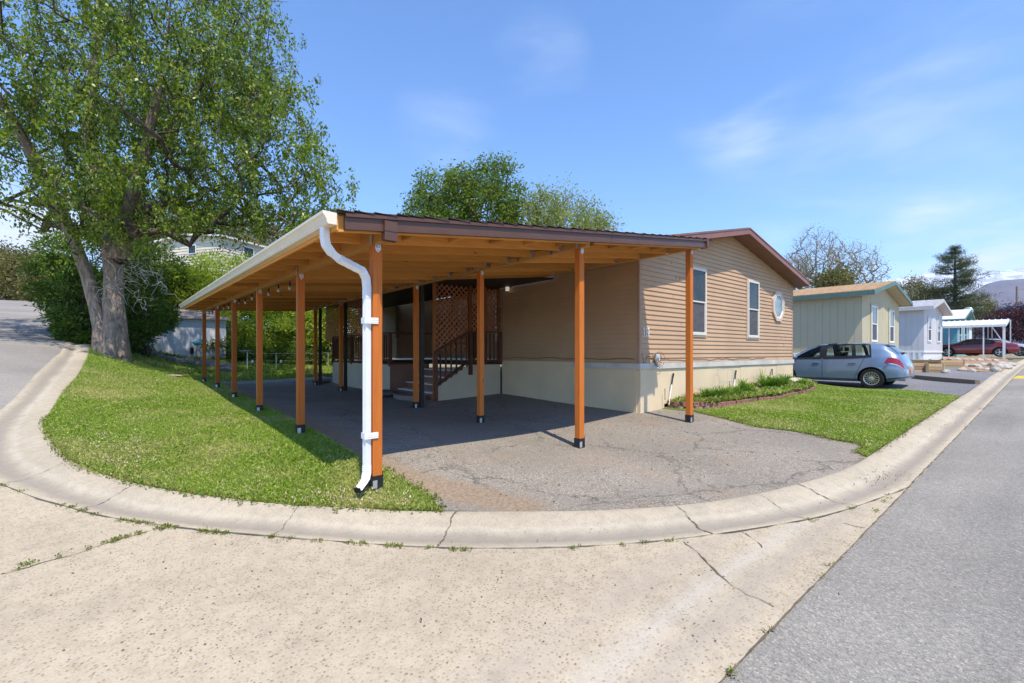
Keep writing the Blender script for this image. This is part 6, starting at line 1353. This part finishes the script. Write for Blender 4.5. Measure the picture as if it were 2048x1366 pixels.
def limbs(N, par, tips, r0, rtip, mat, root, name='branches', pw=.5, minr=0, sides=5, fixed=None):
    n = len(N); w = np.zeros(n)
    for t in tips: w[t] += 1
    for i in range(n - 1, -1, -1):
        if par[i] >= 0: w[par[i]] += w[i]
    W = max(1, w.max()); rad = np.maximum(rtip, r0 * (w / W) ** pw)
    if fixed: 
        for k, v in fixed.items(): rad[k] = v
    ch = {}
    for i, p in enumerate(par):
        if p >= 0: ch.setdefault(p, []).append(i)
    mb = MB(); done = set()
    for i in range(n):
        if par[i] >= 0 and not (len(ch.get(par[i], [])) > 1 and i != max(ch[par[i]], key=lambda q: w[q])): continue
        chain = ([par[i]] if par[i] >= 0 else []) + [i]
        while chain[-1] in ch: chain.append(max(ch[chain[-1]], key=lambda q: w[q]))
        rs = [min(rad[c], rad[chain[1]] if k == 0 and par[i] >= 0 else 9) for k, c in enumerate(chain)]
        if par[i] >= 0 and rs[1] < minr: continue
        if len(chain) > 1: mb.tube([N[c] for c in chain], rs, sides if max(rs) < .08 else 10, cap=False)
        if par[i] >= 0: continue
    return mb
def limbs(N, par, tips, r0, rtip, pw=.5, sides=4):
    n = len(N); w = np.zeros(n)
    for t in tips: w[t] += 1
    for i in range(n - 1, -1, -1):
        if par[i] >= 0: w[par[i]] += w[i]
    rad = np.maximum(rtip, r0 * (w / max(1, w.max())) ** pw); ch = {}
    for i, p in enumerate(par):
        if p >= 0: ch.setdefault(p, []).append(i)
    main = {p: max(c, key=lambda q: w[q]) for p, c in ch.items()}
    mb = MB()
    for i in range(n):
        if par[i] >= 0 and main[par[i]] == i: continue
        chain = [par[i], i] if par[i] >= 0 else [i]
        while chain[-1] in main: chain.append(main[chain[-1]])
        if len(chain) < 2: continue
        rs = [rad[c] for c in chain]
        if par[i] >= 0: rs[0] = rs[1]
        mb.tube([N[c] for c in chain], rs, 10 if max(rs) > .09 else sides, cap=False)
    return mb
def blob_pts(blobs, n, seed, shell=.0):
    r = np.random.default_rng(seed); vol = np.array([b[1][0] * b[1][1] * b[1][2] for b in blobs]) ** .8; out = []
    for b, k in zip(blobs, np.maximum(1, (n * vol / vol.sum())).astype(int)):
        d = r.normal(0, 1, (k, 3)); d /= np.linalg.norm(d, axis=1)[:, None]; rr = (shell + (1 - shell) * r.random(k)) ** (1 / 3); out.append(np.array(b[0]) + d * rr[:, None] * np.array(b[1]))
    return np.concatenate(out)
def bark(name, c):
    m, nt, b = nodes(name, .95, .1); v = coords(nt, (5, 5, 1.1)); t = noise(nt, 2.2, 6, v, rough=.7, dist=.8); t2 = noise(nt, 3, 0, v, 'e')
    nt.links.new(ramp(nt, t.outputs[0], [(.3, sc(c, .35)), (.5, c), (.7, sc(c, 1.5))]), b.inputs['Base Color']); bump(nt, b, t.outputs[0], 1, .06); return m
m_bark = bark('maple_bark', (.31, .235, .18)); m_bark2 = bark('grey_bark', (.24, .2, .17)); m_bark3 = bark('dark_bark', (.08, .06, .045))
l_maple = leaf('maple_leaf', [(.055, .10, .012), (.13, .20, .018), (.22, .29, .028), (.34, .39, .05)], .4, .4, .4)
def tree(name, label, root_pl, blobs, n_t, n_l, lsize, lmat, bmat, r0, seed, spread=.35, droop=.4, step=.6, rtip=.008, cat='tree', parent_loc=None, hang=1.2, grp=None, asp=.5, pw=.5, shell=.25):
    base = root_pl[0][0][0]; root = empty(name, (base[0], base[1], base[2]), label, cat, grp)
    T = blob_pts(blobs, n_t, seed, shell)
    N, par, tips = skeleton(root_pl, T, seed, step); mb = limbs(N, par, tips, r0, rtip, pw); mb.build('trunk', bmat, root, smooth=True)
    r = np.random.default_rng(seed + 1); per = max(1, int(n_l / len(T))); C = np.repeat(T, per, 0) + r.normal(0, 1, (len(T) * per, 3)) * np.array([spread, spread, spread * hang])
    np_mesh('crown', quads_leaf(C, lsize, droop, seed=seed, asp=asp), 4, lmat, root); return root
def maple():
    zc = 15.0
    gb = lambda u, v, z: D(u, v, z)
    P = lambda L: [np.array(D(u, v, z)) for u, v, z in L]
    A = P([(212, 700, 14.9), (203, 660, 14.9), (192, 615, 14.9), (178, 560, 14.9), (162, 515, 14.8), (140, 460, 14.6), (112, 400, 14.3), (80, 345, 14), (55, 290, 13.6), (20, 230, 13.2), (-30, 150, 12.8), (-60, 60, 12.5), (-80, -60, 12.4)])
    B = P([(232, 700, 14.9), (230, 655, 14.9), (226, 600, 14.9), (228, 550, 15), (224, 500, 15), (214, 440, 15.2), (200, 380, 15.5), (185, 310, 15.8), (180, 220, 16), (190, 120, 16.2), (200, 0, 16.4), (210, -120, 16.5)])
    Cc = P([(236, 520, 15), (250, 470, 14.8), (262, 400, 14.5), (285, 330, 14.2), (300, 250, 14), (320, 170, 13.8), (335, 80, 13.7), (345, -40, 13.6)])
    E = P([(258, 440, 14.7), (300, 415, 14.6), (345, 400, 14.7), (400, 385, 14.9), (470, 375, 15.1), (540, 370, 15.2)])
    Gg = P([(290, 320, 14.2), (330, 260, 14.6), (380, 200, 15), (420, 140, 15.3), (450, 60, 15.5)])
    base = np.array(A[0]); z0 = H(base[0], base[1]); 
    for L in (A, B): L[0][2] = z0 - .25
    root = empty('maple_tree', (base[0], base[1], z0), 'big two-trunked maple with rough grey bark at the top of the left lawn', 'tree')
    px = lambda u, v, z, r: (np.array(D(u, v, z)), r)
    bl = [px(200, -20, 15, (6.0, 6, 5.2)), px(90, 150, 14.5, (4.2, 4.5, 3.6)), px(380, 60, 15, (2.6, 4, 3.6)), px(330, 220, 14.6, (3.4, 4, 3.0)), px(480, 270, 15, (2.4, 3, 2.6)), px(565, 260, 15, (1.3, 2, 1.9)), px(560, 370, 14.8, (1.9, 2.4, 1.5)), px(640, 340, 14.6, (1.1, 1.4, .9)), px(675, 360, 14.5, (.75, .9, .5)), px(480, 150, 15, (1.3, 2, 2.2)), px(535, 170, 15, (.9, 1.4, 1.1)),
          px(60, 330, 14.3, (2.6, 3, 2.0)), px(200, 330, 14, (3.2, 3, 1.8)), px(290, 400, 13.9, (1.8, 2.2, 1.2)), px(170, 420, 13.6, (1.2, 1.5, .7)), px(410, 400, 14.5, (1.8, 2.4, 1.1)), px(500, 440, 14.6, (1.6, 1.9, .8)), px(620, 420, 14.4, (1.0, 1.2, .5)), px(590, 470, 14.4, (.8, 1, .4)), px(250, 470, 13.6, (.6, .8, .5)), px(120, 470, 13.8, (.8, 1, .45)), px(380, 475, 14.5, (.7, .9, .35))]
    T = blob_pts(bl, 2300, 5, .15)
    N, par, tips = skeleton([(A, 0), (B, 0), (Cc, 1), (E, 1), (Gg, 1)], T, 5, .5, .16)
    mb = limbs(N, par, tips, .2, .006, .48, 4)
    # trunk radii follow the photograph's tapering stems, with a flared foot
    mb2 = MB(); rA = [.28, .21, .185, .17, .165, .16, .17, .15, .13, .11, .09, .07, .05]; rB = [.36, .285, .26, .255, .25, .21, .22, .19, .16, .13, .1, .07]
    def rough(pts, rs, seed):
        rr = np.random.default_rng(seed); k0 = len(mb2.v); n = 28; Q = []; RR = []
        for i in range(len(pts) - 1):
            for j in range(6): f = j / 6; Q.append(pts[i] * (1 - f) + pts[i + 1] * f); RR.append(rs[i] * (1 - f) + rs[i + 1] * f)
        Q.append(pts[-1]); RR.append(rs[-1]); ph = rr.uniform(0, 6.28, 5)
        for i, (p, r) in enumerate(zip(Q, RR)):
            fl = max(0, 1 - i / 7) * .3
            for k in range(n):
                t = 2 * math.pi * k / n; kk = 1 + .07 * math.sin(3 * t + ph[0] + i * .08) + .05 * math.sin(7 * t + ph[1] + i * .2) + .045 * math.sin(11 * t + i * .5) + fl * max(0, math.sin(4 * t + ph[2])) + rr.uniform(-.02, .02)
                mb2.v.append((p[0] + r * kk * math.cos(t), p[1] + r * kk * math.sin(t), p[2]))
        for i in range(len(Q) - 1): mb2.f += [(k0 + i * n + k, k0 + i * n + (k + 1) % n, k0 + (i + 1) * n + (k + 1) % n, k0 + (i + 1) * n + k) for k in range(n)]
    rough(A, rA, 1); rough(B, rB, 2); rough(Cc[:6], [.27, .22, .18, .15, .12, .09], 3)
    pieces(mb2, 'trunk', m_bark, root, smooth=True); mb.build('branches', m_bark3b, root, smooth=True)
    # bare hanging twigs low on the trunk
    tw = MB(); r = random.Random(8)
    for _ in range(60):
        u, v = r.uniform(180, 330), r.uniform(500, 600); p = D(u, v, 14.4); pts = [p]
        for k in range(5): pts.append(pts[-1] + Vector((r.gauss(.05, .12), r.gauss(0, .12), r.gauss(-.06, .1))))
        tw.tube(pts, [.008, .007, .006, .005, .004, .003], 3, cap=False)
    tw.build('twigs', m_twig, root)
    rr = np.random.default_rng(9); msk = np.sin(T[:, 0] * 1.9 + 1) * np.sin(T[:, 1] * 1.7) * np.sin(T[:, 2] * 2.1 + .5); TT = T[(msk > -.04) | (rr.random(len(T)) < .15)]
    ns = 3; S = np.repeat(TT, ns, 0) + rr.normal(0, 1, (len(TT) * ns, 3)) * np.array([.22, .22, .18]); per = 32; L = rr.uniform(.25, .85, len(S))
    C = np.repeat(S, per, 0); m = len(C); tt = rr.random(m) * np.repeat(L, per); sw = np.repeat(rr.normal(0, .18, (len(S), 2)), per, 0)
    C = C + np.c_[sw * tt[:, None] + rr.normal(0, .075, (m, 2)), -tt + rr.normal(0, .04, m)]
    np_mesh('crown', quads_leaf(C, .106, .9, seed=3, asp=.52), 4, l_maple, root)
m_bark3b = bark('branch_bark', (.13, .10, .08)); m_twig = M('pale_twig', (.42, .38, .33), .9, .2, 5)
maple()
# other trees
def up_pl(u, z, v0, v1, n=6, lean=0, wob=.15, seed=0):
    r = random.Random(seed); a = D(u, v0, z); b = D(u + lean, v1, z); g = min(a.z, H(a.x, a.y) if abs(a.x) < 70 and a.y < 48 else a.z)
    pts = [np.array((a.x, a.y, g - .3))]
    for k in range(1, n + 1): f = k / n; pts.append(np.array((a.x + (b.x - a.x) * f + r.gauss(0, wob), a.y + (b.y - a.y) * f + r.gauss(0, wob), g + (b.z - g) * f)))
    return pts
l_elm = leaf('elm_leaf', [(.09, .16, .02), (.15, .22, .03), (.22, .28, .045)], .45, .4); l_spring = leaf('spring_leaf', [(.2, .26, .06), (.28, .32, .09), (.36, .38, .14)], .5, .4)
px = lambda u, v, z, r: (np.array(D(u, v, z)), r)
z = 32
tree('round_green_tree', 'rounded yellow-green tree rising behind the middle of the carport roof', [(up_pl(950, z, 700, 410, 7, seed=1), 0), ([np.array(D(955, 440, z)), np.array(D(968, 400, z)), np.array(D(985, 360, z)), np.array(D(990, 335, z))], 1)], [px(890, 400, z, (2.2, 2.2, 1.9)), px(850, 430, z, (1.4, 1.8, 1.5)), px(930, 380, z, (1.5, 1.6, 1.3)), px(985, 355, z, (1.2, 1.5, 1.1)), px(1000, 340, z, (.9, 1.1, .7)), px(980, 420, z, (2.2, 2.2, 1.6)), px(1020, 400, z, (1.1, 1.4, 1.2)), px(900, 470, z, (3, 2.4, 1.6)), px(1040, 440, z, (1.6, 1.6, 1.4))], 520, 30000, .2, l_elm, m_bark3, .3, 11, .3, .3, .6, .02, shell=.45)
tree('young_green_tree', 'thin-leaved tree whose pale top shows just right of the rounded green tree', [(up_pl(1085, 30, 700, 420, 7, seed=2), 0)], [px(1085, 440, 30, (1.3, 1.4, 1.8)), px(1075, 400, 30, (.6, .8, .8)), px(1110, 440, 30, (.8, .8, 1.0))], 150, 5200, .15, l_spring, m_bark2, .14, 12, .28, .3, .5, .012)
tree('sparse_spring_tree', 'airy pale green tree showing over the carport roof near the tan house ridge', [(up_pl(1150, 28, 700, 400, 7, seed=3), 0)], [px(1135, 440, 28, (1.3, 1.4, 1.6)), px(1125, 395, 28, (.5, .7, .8)), px(1175, 440, 28, (1.2, 1.2, 1.1)), px(1205, 455, 28, (1.0, 1.0, .7)), px(1160, 460, 28, (2, 1.4, 1))], 240, 6500, .14, l_spring, m_bark2, .14, 13, .28, .3, .5, .012)
l_bud = leaf('bud_leaf', [(.28, .24, .14), (.38, .33, .2), (.26, .27, .1)], .6, .3)
for (u, zz_, vt, w_, sd_, lb) in ((1632, 52, 452, 2.9, 21, 'tall bare budding tree behind the tan house eave'), (1705, 56, 482, 3.0, 22, 'bare budding tree right of the tallest bare tree, over the tan shingle roof'), (1590, 58, 505, 2.0, 23, 'thin bare tree whose twigs just clear the brown eave')):
    tree('bare_tree', lb, [(up_pl(u, zz_, 700, vt + 25, 8, seed=sd_), 0)], [px(u, (vt + 560) / 2, zz_, (w_, w_, (560 - vt) / 2 / F * zz_)), px(u + 18, (vt + 575) / 2 + 18, zz_, (w_ * 1.15, w_, (560 - vt) / 2.6 / F * zz_))], 620, 3800, .13, l_bud, m_twigb if 0 else m_bark2, .26, sd_, .3, .2, .5, .022, shell=.1, pw=.45)
l_olive = leaf('olive_leaf', [(.10, .11, .03), (.17, .16, .05), (.24, .2, .09)], .6, .25)
for (u, v, zz_, r_, lb, sd_) in ((1672, 566, 50, (1.5, 1.4, .8), 'small olive green tree below the bare trees', 31), (1825, 590, 85, (3.4, 3, 2.8), 'brownish tree between the sage and pale grey roofs', 32), (1850, 600, 90, (3.2, 3, 2.6), 'olive brown tree left of the pine', 33), (1948, 620, 92, (3.6, 3, 3.2), 'olive tree low behind the pine, right side', 34), (1985, 640, 95, (2.4, 3, 1.6), 'small olive shrub tree below the mountain', 35)):
    tree('olive_tree', lb, [(up_pl(u, zz_, 700, v, 5, seed=sd_), 0)], [px(u, v, zz_, r_)], 110, 6000, .26, l_olive, m_bark3, .2, sd_, .5, .1, .7, .03)
# pine with whorled boughs
def pine():
    zz_ = 78; a = D(1910, 700, zz_); t = D(1910, 492, zz_); g = 1.2; Hh = t.z - g; root = empty('pine_tree', (a.x, a.y, g), 'tall dark pine with open tiered boughs against the mountain', 'tree')
    mb = MB(); mb.tube([(a.x, a.y, g), (a.x + .1, a.y, g + Hh * .5), (a.x, a.y, g + Hh)], [.45, .3, .06], 10); r = random.Random(3); C = []
    h = 3.0
    while h < Hh - .2:
        f = h / Hh; R_ = (6.6 * (1 - f) ** .8 + .35) * r.uniform(.8, 1.1) * (.75 if f < .22 else 1) + (.9 if .62 < f < .9 else 0)
        for k in range(6):
            an = r.uniform(0, 6.28); L = R_ * r.uniform(.55, 1.1); d = Vector((math.cos(an), math.sin(an), 0)); p0 = Vector((a.x, a.y, g + h)); p1 = p0 + d * L * .6 + Vector((0, 0, L * .02)); p2 = p0 + d * L + Vector((0, 0, L * .2)); mb.tube([p0, p1, p2], [.07, .045, .02], 4, cap=False)
            for q in range(int(4 + L * 2.4)):
                s = r.uniform(.3, 1.05); c = p0 + d * L * s + Vector((0, 0, L * (.02 if s < .6 else .02 + (s - .6) * .45))) + Vector((r.gauss(0, .12 * L), r.gauss(0, .12 * L), r.gauss(.05, .12))); C.append(c)
        h += r.uniform(.42, .62) * (1.25 if f > .6 else 1)
    mb.build('trunk', m_bark3, root); C = np.repeat(np.array([tuple(c) for c in C]), 30, 0); rr = np.random.default_rng(4); C = C + rr.normal(0, 1, C.shape) * np.array([.32, .32, .17])
    np_mesh('crown', quads_leaf(C, .3, -.5, 1, .16, 5), 4, leaf('pine_needle', [(.03, .05, .02), (.06, .085, .026), (.11, .125, .04)], .6, .15), root)
pine()
tree('purple_plum_tree', 'dark purple-leaved plum tree at the right edge behind the parked cars', [(up_pl(2010, 64, 700, 640, 5, seed=5), 0)], [px(2010, 650, 64, (2.6, 2.6, 2.2)), px(1993, 660, 64, (1.6, 2, 1.6)), px(2050, 645, 64, (3, 2.6, 2.4)), px(2080, 660, 64, (2.5, 2.5, 2.5)), px(2030, 630, 64, (2, 2, 1.2))], 260, 26000, .2, leaf('plum_leaf', [(.035, .008, .018), (.07, .015, .03), (.13, .04, .06)], .5, .2, .4), m_bark3, .2, 41, .35, .2, .6, .02)
# junipers, hedges
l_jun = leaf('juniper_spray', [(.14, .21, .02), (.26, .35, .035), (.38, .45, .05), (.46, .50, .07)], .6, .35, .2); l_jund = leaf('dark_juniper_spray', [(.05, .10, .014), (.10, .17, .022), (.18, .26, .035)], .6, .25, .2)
def shrub(name, label, blobs, n, size, mat, seed, clumps=None, cat='shrub', grp=None, stem=True, kind=None):
    b0 = blobs[0]; c0 = b0[0]; g = min(b[0][2] - b[1][2] for b in blobs)
    root = empty(name, (c0[0], c0[1], g), label, cat, grp); r = np.random.default_rng(seed)
    k = clumps or 120; T = blob_pts(blobs, k, seed, .55); per = int(n / len(T)); C = np.repeat(T, per, 0); sp = np.mean([b[1][0] for b in blobs]) * .13
    C = C + r.normal(0, 1, C.shape) * np.array([sp, sp, sp * .55]) 
    out = np.repeat(T - c0, per, 0); out /= np.linalg.norm(out, axis=1)[:, None] + 1e-9
    v = quads_leaf(C, size, -.15, 1, .32, seed); v = v.reshape(-1, 4, 3); np_mesh('foliage', v.reshape(-1, 3), 4, mat, root)
    mb = MB(); rr = random.Random(seed)
    for i in range(min(len(T), 20)):
        t = T[i]; p = Vector((c0[0] + rr.gauss(0, .2), c0[1] + rr.gauss(0, .2), g)); q = Vector(t); mb.tube([p, p.lerp(q, .5) + Vector((rr.gauss(0, .15), rr.gauss(0, .15), .1)), q], [.035, .022, .008], 4, cap=False)
    mb.build('stems', m_bark3, root); return root
def gblob(u, v, z, r): return px(u, v, z, r)
# hedge seen through the carport
for k, (u, v, zz_, r_, lb) in enumerate(((470, 660, 24.5, (1.5, 1.4, 1.3), 'juniper bush just right of the white shed, seen between the outer carport posts'), (520, 650, 24, (1.5, 1.5, 1.5), 'large bright juniper bush, second from the shed'), (575, 650, 23.5, (1.5, 1.5, 1.5), 'large bright juniper bush in the middle of the hedge behind the carport'), (630, 648, 23, (1.4, 1.4, 1.5), 'juniper bush at the porch end of the hedge'), (690, 650, 23, (1.6, 1.4, 1.5), 'juniper bush half hidden behind the porch lattice'))):
    g = H(px(u, v, zz_, 0)[0][0], px(u, v, zz_, 0)[0][1]); c = px(u, v, zz_, 0)[0]
    top_ = c[2]; bl = [(np.array((c[0], c[1], g + .8)), (r_[0], r_[1] * .8, .8)), (np.array((c[0] - .2, c[1] + .3, g + 1.9)), (r_[0] * 1.05, r_[1], .8)), (np.array((c[0] + .3, c[1] + .6, g + 2.9)), (r_[0] * .95, r_[1], .7))]
    shrub('juniper_bush', lb, bl, 15000, .15, l_jun, 50 + k, 110, grp='junipers of the hedge behind the carport')
# dark undergrowth below them
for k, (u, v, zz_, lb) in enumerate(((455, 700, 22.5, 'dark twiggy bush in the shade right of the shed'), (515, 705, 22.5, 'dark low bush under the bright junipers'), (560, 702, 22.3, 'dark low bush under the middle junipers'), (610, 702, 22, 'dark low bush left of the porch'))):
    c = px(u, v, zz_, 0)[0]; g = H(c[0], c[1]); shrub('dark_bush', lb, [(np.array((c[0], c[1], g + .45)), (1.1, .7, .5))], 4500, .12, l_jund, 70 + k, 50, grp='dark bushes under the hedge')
# junipers around the maple and up the bank
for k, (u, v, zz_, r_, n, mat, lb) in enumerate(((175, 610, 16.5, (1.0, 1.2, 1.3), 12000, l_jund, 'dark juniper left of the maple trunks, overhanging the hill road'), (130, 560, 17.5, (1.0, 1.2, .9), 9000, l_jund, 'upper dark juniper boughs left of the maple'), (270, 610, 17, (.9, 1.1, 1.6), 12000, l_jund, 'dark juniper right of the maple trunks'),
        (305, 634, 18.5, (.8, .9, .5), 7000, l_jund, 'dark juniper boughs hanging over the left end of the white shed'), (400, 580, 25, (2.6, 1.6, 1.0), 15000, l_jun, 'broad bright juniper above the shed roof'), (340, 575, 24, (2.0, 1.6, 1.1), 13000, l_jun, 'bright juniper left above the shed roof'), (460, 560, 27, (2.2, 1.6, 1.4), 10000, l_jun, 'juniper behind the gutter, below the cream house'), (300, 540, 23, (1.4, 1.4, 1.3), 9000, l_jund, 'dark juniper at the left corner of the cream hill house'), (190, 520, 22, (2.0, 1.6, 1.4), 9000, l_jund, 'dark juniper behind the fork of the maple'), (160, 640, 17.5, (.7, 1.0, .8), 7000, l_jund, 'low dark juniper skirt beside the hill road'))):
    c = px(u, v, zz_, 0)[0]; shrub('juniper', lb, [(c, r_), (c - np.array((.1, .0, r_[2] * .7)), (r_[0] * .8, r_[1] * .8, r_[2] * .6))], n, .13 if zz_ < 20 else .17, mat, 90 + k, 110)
for k, (u, v, zz_, r_, lb) in enumerate(((20, 555, 44, (3.4, 3, 2.6), 'olive brown tree beyond the crest of the hill road, far left'), (75, 550, 42, (2.6, 2.6, 2.2), 'olive bush right of the far left tree, at the crest of the hill road'), (110, 575, 36, (1.8, 1.8, 1.5), 'yellowish bush at the roadside on the hill'), (-60, 545, 46, (4, 3, 3), 'brown tree at the left frame edge beyond the hill crest'))):
    c = px(u, v, zz_, 0)[0]; tree('hill_tree', lb, [([np.array((c[0], c[1], c[2] - r_[2] - 1.2)), np.array((c[0], c[1], c[2] - r_[2] * .4))], 0)], [(c, r_)], 130, 10000, .24, l_olive, m_bark3, .18, 110 + k, .42, .1, .6, .02)
# trees on the slope behind the cream house
for k, (u, v, zz_, r_, lb) in enumerate(((430, 470, 46, (3.6, 3, 2.4), 'olive tree behind the roof of the cream hill house'), (560, 520, 40, (3, 3, 3), 'dark tree behind the gutter, right of the cream hill house'), (350, 445, 50, (3, 3, 2.4), 'tree showing left above the cream hill house'), (255, 470, 40, (2.4, 2, 3.0), 'dark tree behind the maple fork'))):
    tree('slope_tree', lb, [(up_pl(u, zz_, 620, v, 5, seed=k), 0)], [px(u, v, zz_, r_)], 130, 8000, .26, l_olive, m_bark3, .2, 130 + k, .45, .1, .6, .02)
# ivy-like low plants along the rocks
cv = []
for _ in range(260):
    t = random.random(); u = 225 + t * 190 + random.gauss(0, 6); v = 694 + t * 34 + random.gauss(0, 3); x, y = G(u, v + 3); cv.append((x, y, .03))
weed_pts(cv, 22, .1, .12, .06, 'ground_cover', 'low dark green ground cover between the rocks at the back of the left lawn', l_jund)
# grass beyond the carport and on the slope
blades([([(2.4, 18.7), (9, 19.2), (9.5, 26), (.2, 26), (-.8, 22)], 2600)], 0, .05, .12, 'back_grass', label='sunlit grass behind the far end of the carport')
# wire fence behind the carport
def fence():
    root = empty('wire_fence', (5, 21.8, H(5, 21.8)), 'low wire fence in front of the juniper hedge beyond the carport', 'fence'); xs = np.arange(3.9, 9.6, 1.1)
    for x in xs: MB().tube([(x, 21.8, H(x, 21.8) - .1), (x, 21.8, H(x, 21.8) + .75)], .018, 6).build('fence_post', m_galv, root)
    for h in (.72, .4): MB().tube([(x, 21.8, H(x, 21.8) + h) for x in xs], .008, 4).build('rail', m_galv, root)
fence()
# ------------------------------------------------------------------ mountains
def ridge(name, pts, dist, depth, mat, seed, base=-40):
    r = np.random.default_rng(seed); us = np.linspace(pts[0][0], pts[-1][0], 160); vs = np.interp(us, [p[0] for p in pts], [p[1] for p in pts]); mb = MB(); rows = 26
    nz = np.cumsum(r.normal(0, 1, (rows, 160)), 1); nz -= np.linspace(0, 1, 160)[None] * nz[:, -1:]
    for j in range(rows):
        f = j / (rows - 1)
        for i, (u, v) in enumerate(zip(us, vs)):
            d = Vector(ray(u, YH)); z = CAMH + (YH - v) / F * dist; dd = dist - depth * (1 - f); zz_ = base + (z - base) * f ** 1.25 + nz[j, i] * dist * .0011 * math.sin(math.pi * min(1, f * 1.02)) + 18 * math.sin(i * .35 + j * .4) * math.sin(math.pi * f) * dist / 4000
            mb.v.append((d.x * dd, d.y * dd, zz_))
    mb.f = [(j * 160 + i, j * 160 + i + 1, (j + 1) * 160 + i + 1, (j + 1) * 160 + i) for j in range(rows - 1) for i in range(159)]
    return tag(mb.build(name, mat, None, smooth=True), kind='structure')
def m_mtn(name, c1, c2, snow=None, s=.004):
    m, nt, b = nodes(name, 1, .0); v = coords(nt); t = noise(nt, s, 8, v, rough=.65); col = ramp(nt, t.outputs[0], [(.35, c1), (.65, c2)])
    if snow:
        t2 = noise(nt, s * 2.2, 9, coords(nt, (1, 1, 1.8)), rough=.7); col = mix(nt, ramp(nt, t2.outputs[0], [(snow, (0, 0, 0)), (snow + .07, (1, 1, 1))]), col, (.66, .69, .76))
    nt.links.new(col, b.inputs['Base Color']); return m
ridge('snowy_mountains', [(1500, 600), (1700, 575), (1800, 556), (1850, 548), (1885, 545), (1930, 552), (1980, 545), (2020, 540), (2090, 530), (2200, 520), (2350, 540)], 6500, 2600, m_mtn('snow_mountain', (.30, .32, .40), (.38, .40, .47), .47, .0022), 1)  # rock tones paled and blued: distance haze put into the colour
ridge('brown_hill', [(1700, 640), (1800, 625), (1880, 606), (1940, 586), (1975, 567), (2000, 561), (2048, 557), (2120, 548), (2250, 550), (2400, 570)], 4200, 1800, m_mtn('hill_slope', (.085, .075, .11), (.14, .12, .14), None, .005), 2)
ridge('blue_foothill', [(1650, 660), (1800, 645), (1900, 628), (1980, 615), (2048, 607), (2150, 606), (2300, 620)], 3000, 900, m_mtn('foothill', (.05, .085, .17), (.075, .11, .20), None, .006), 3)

# ------------------------------------------------------------------ air
def haze():
    m = bpy.data.materials.new('haze_air'); m.use_nodes = True; nt = m.node_tree; nt.nodes.clear(); o = nt.nodes.new('ShaderNodeOutputMaterial'); v = nt.nodes.new('ShaderNodeVolumePrincipled')
    v.inputs['Density'].default_value = .00007; v.inputs['Color'].default_value = (.80, .88, 1, 1); v.inputs['Anisotropy'].default_value = .1; nt.links.new(v.outputs[0], o.inputs['Volume'])
    h = MB().box((-1500, -6000, -900), (8500, 9500, 1400)).build('haze', m, None); tag(h, kind='stuff')
haze()
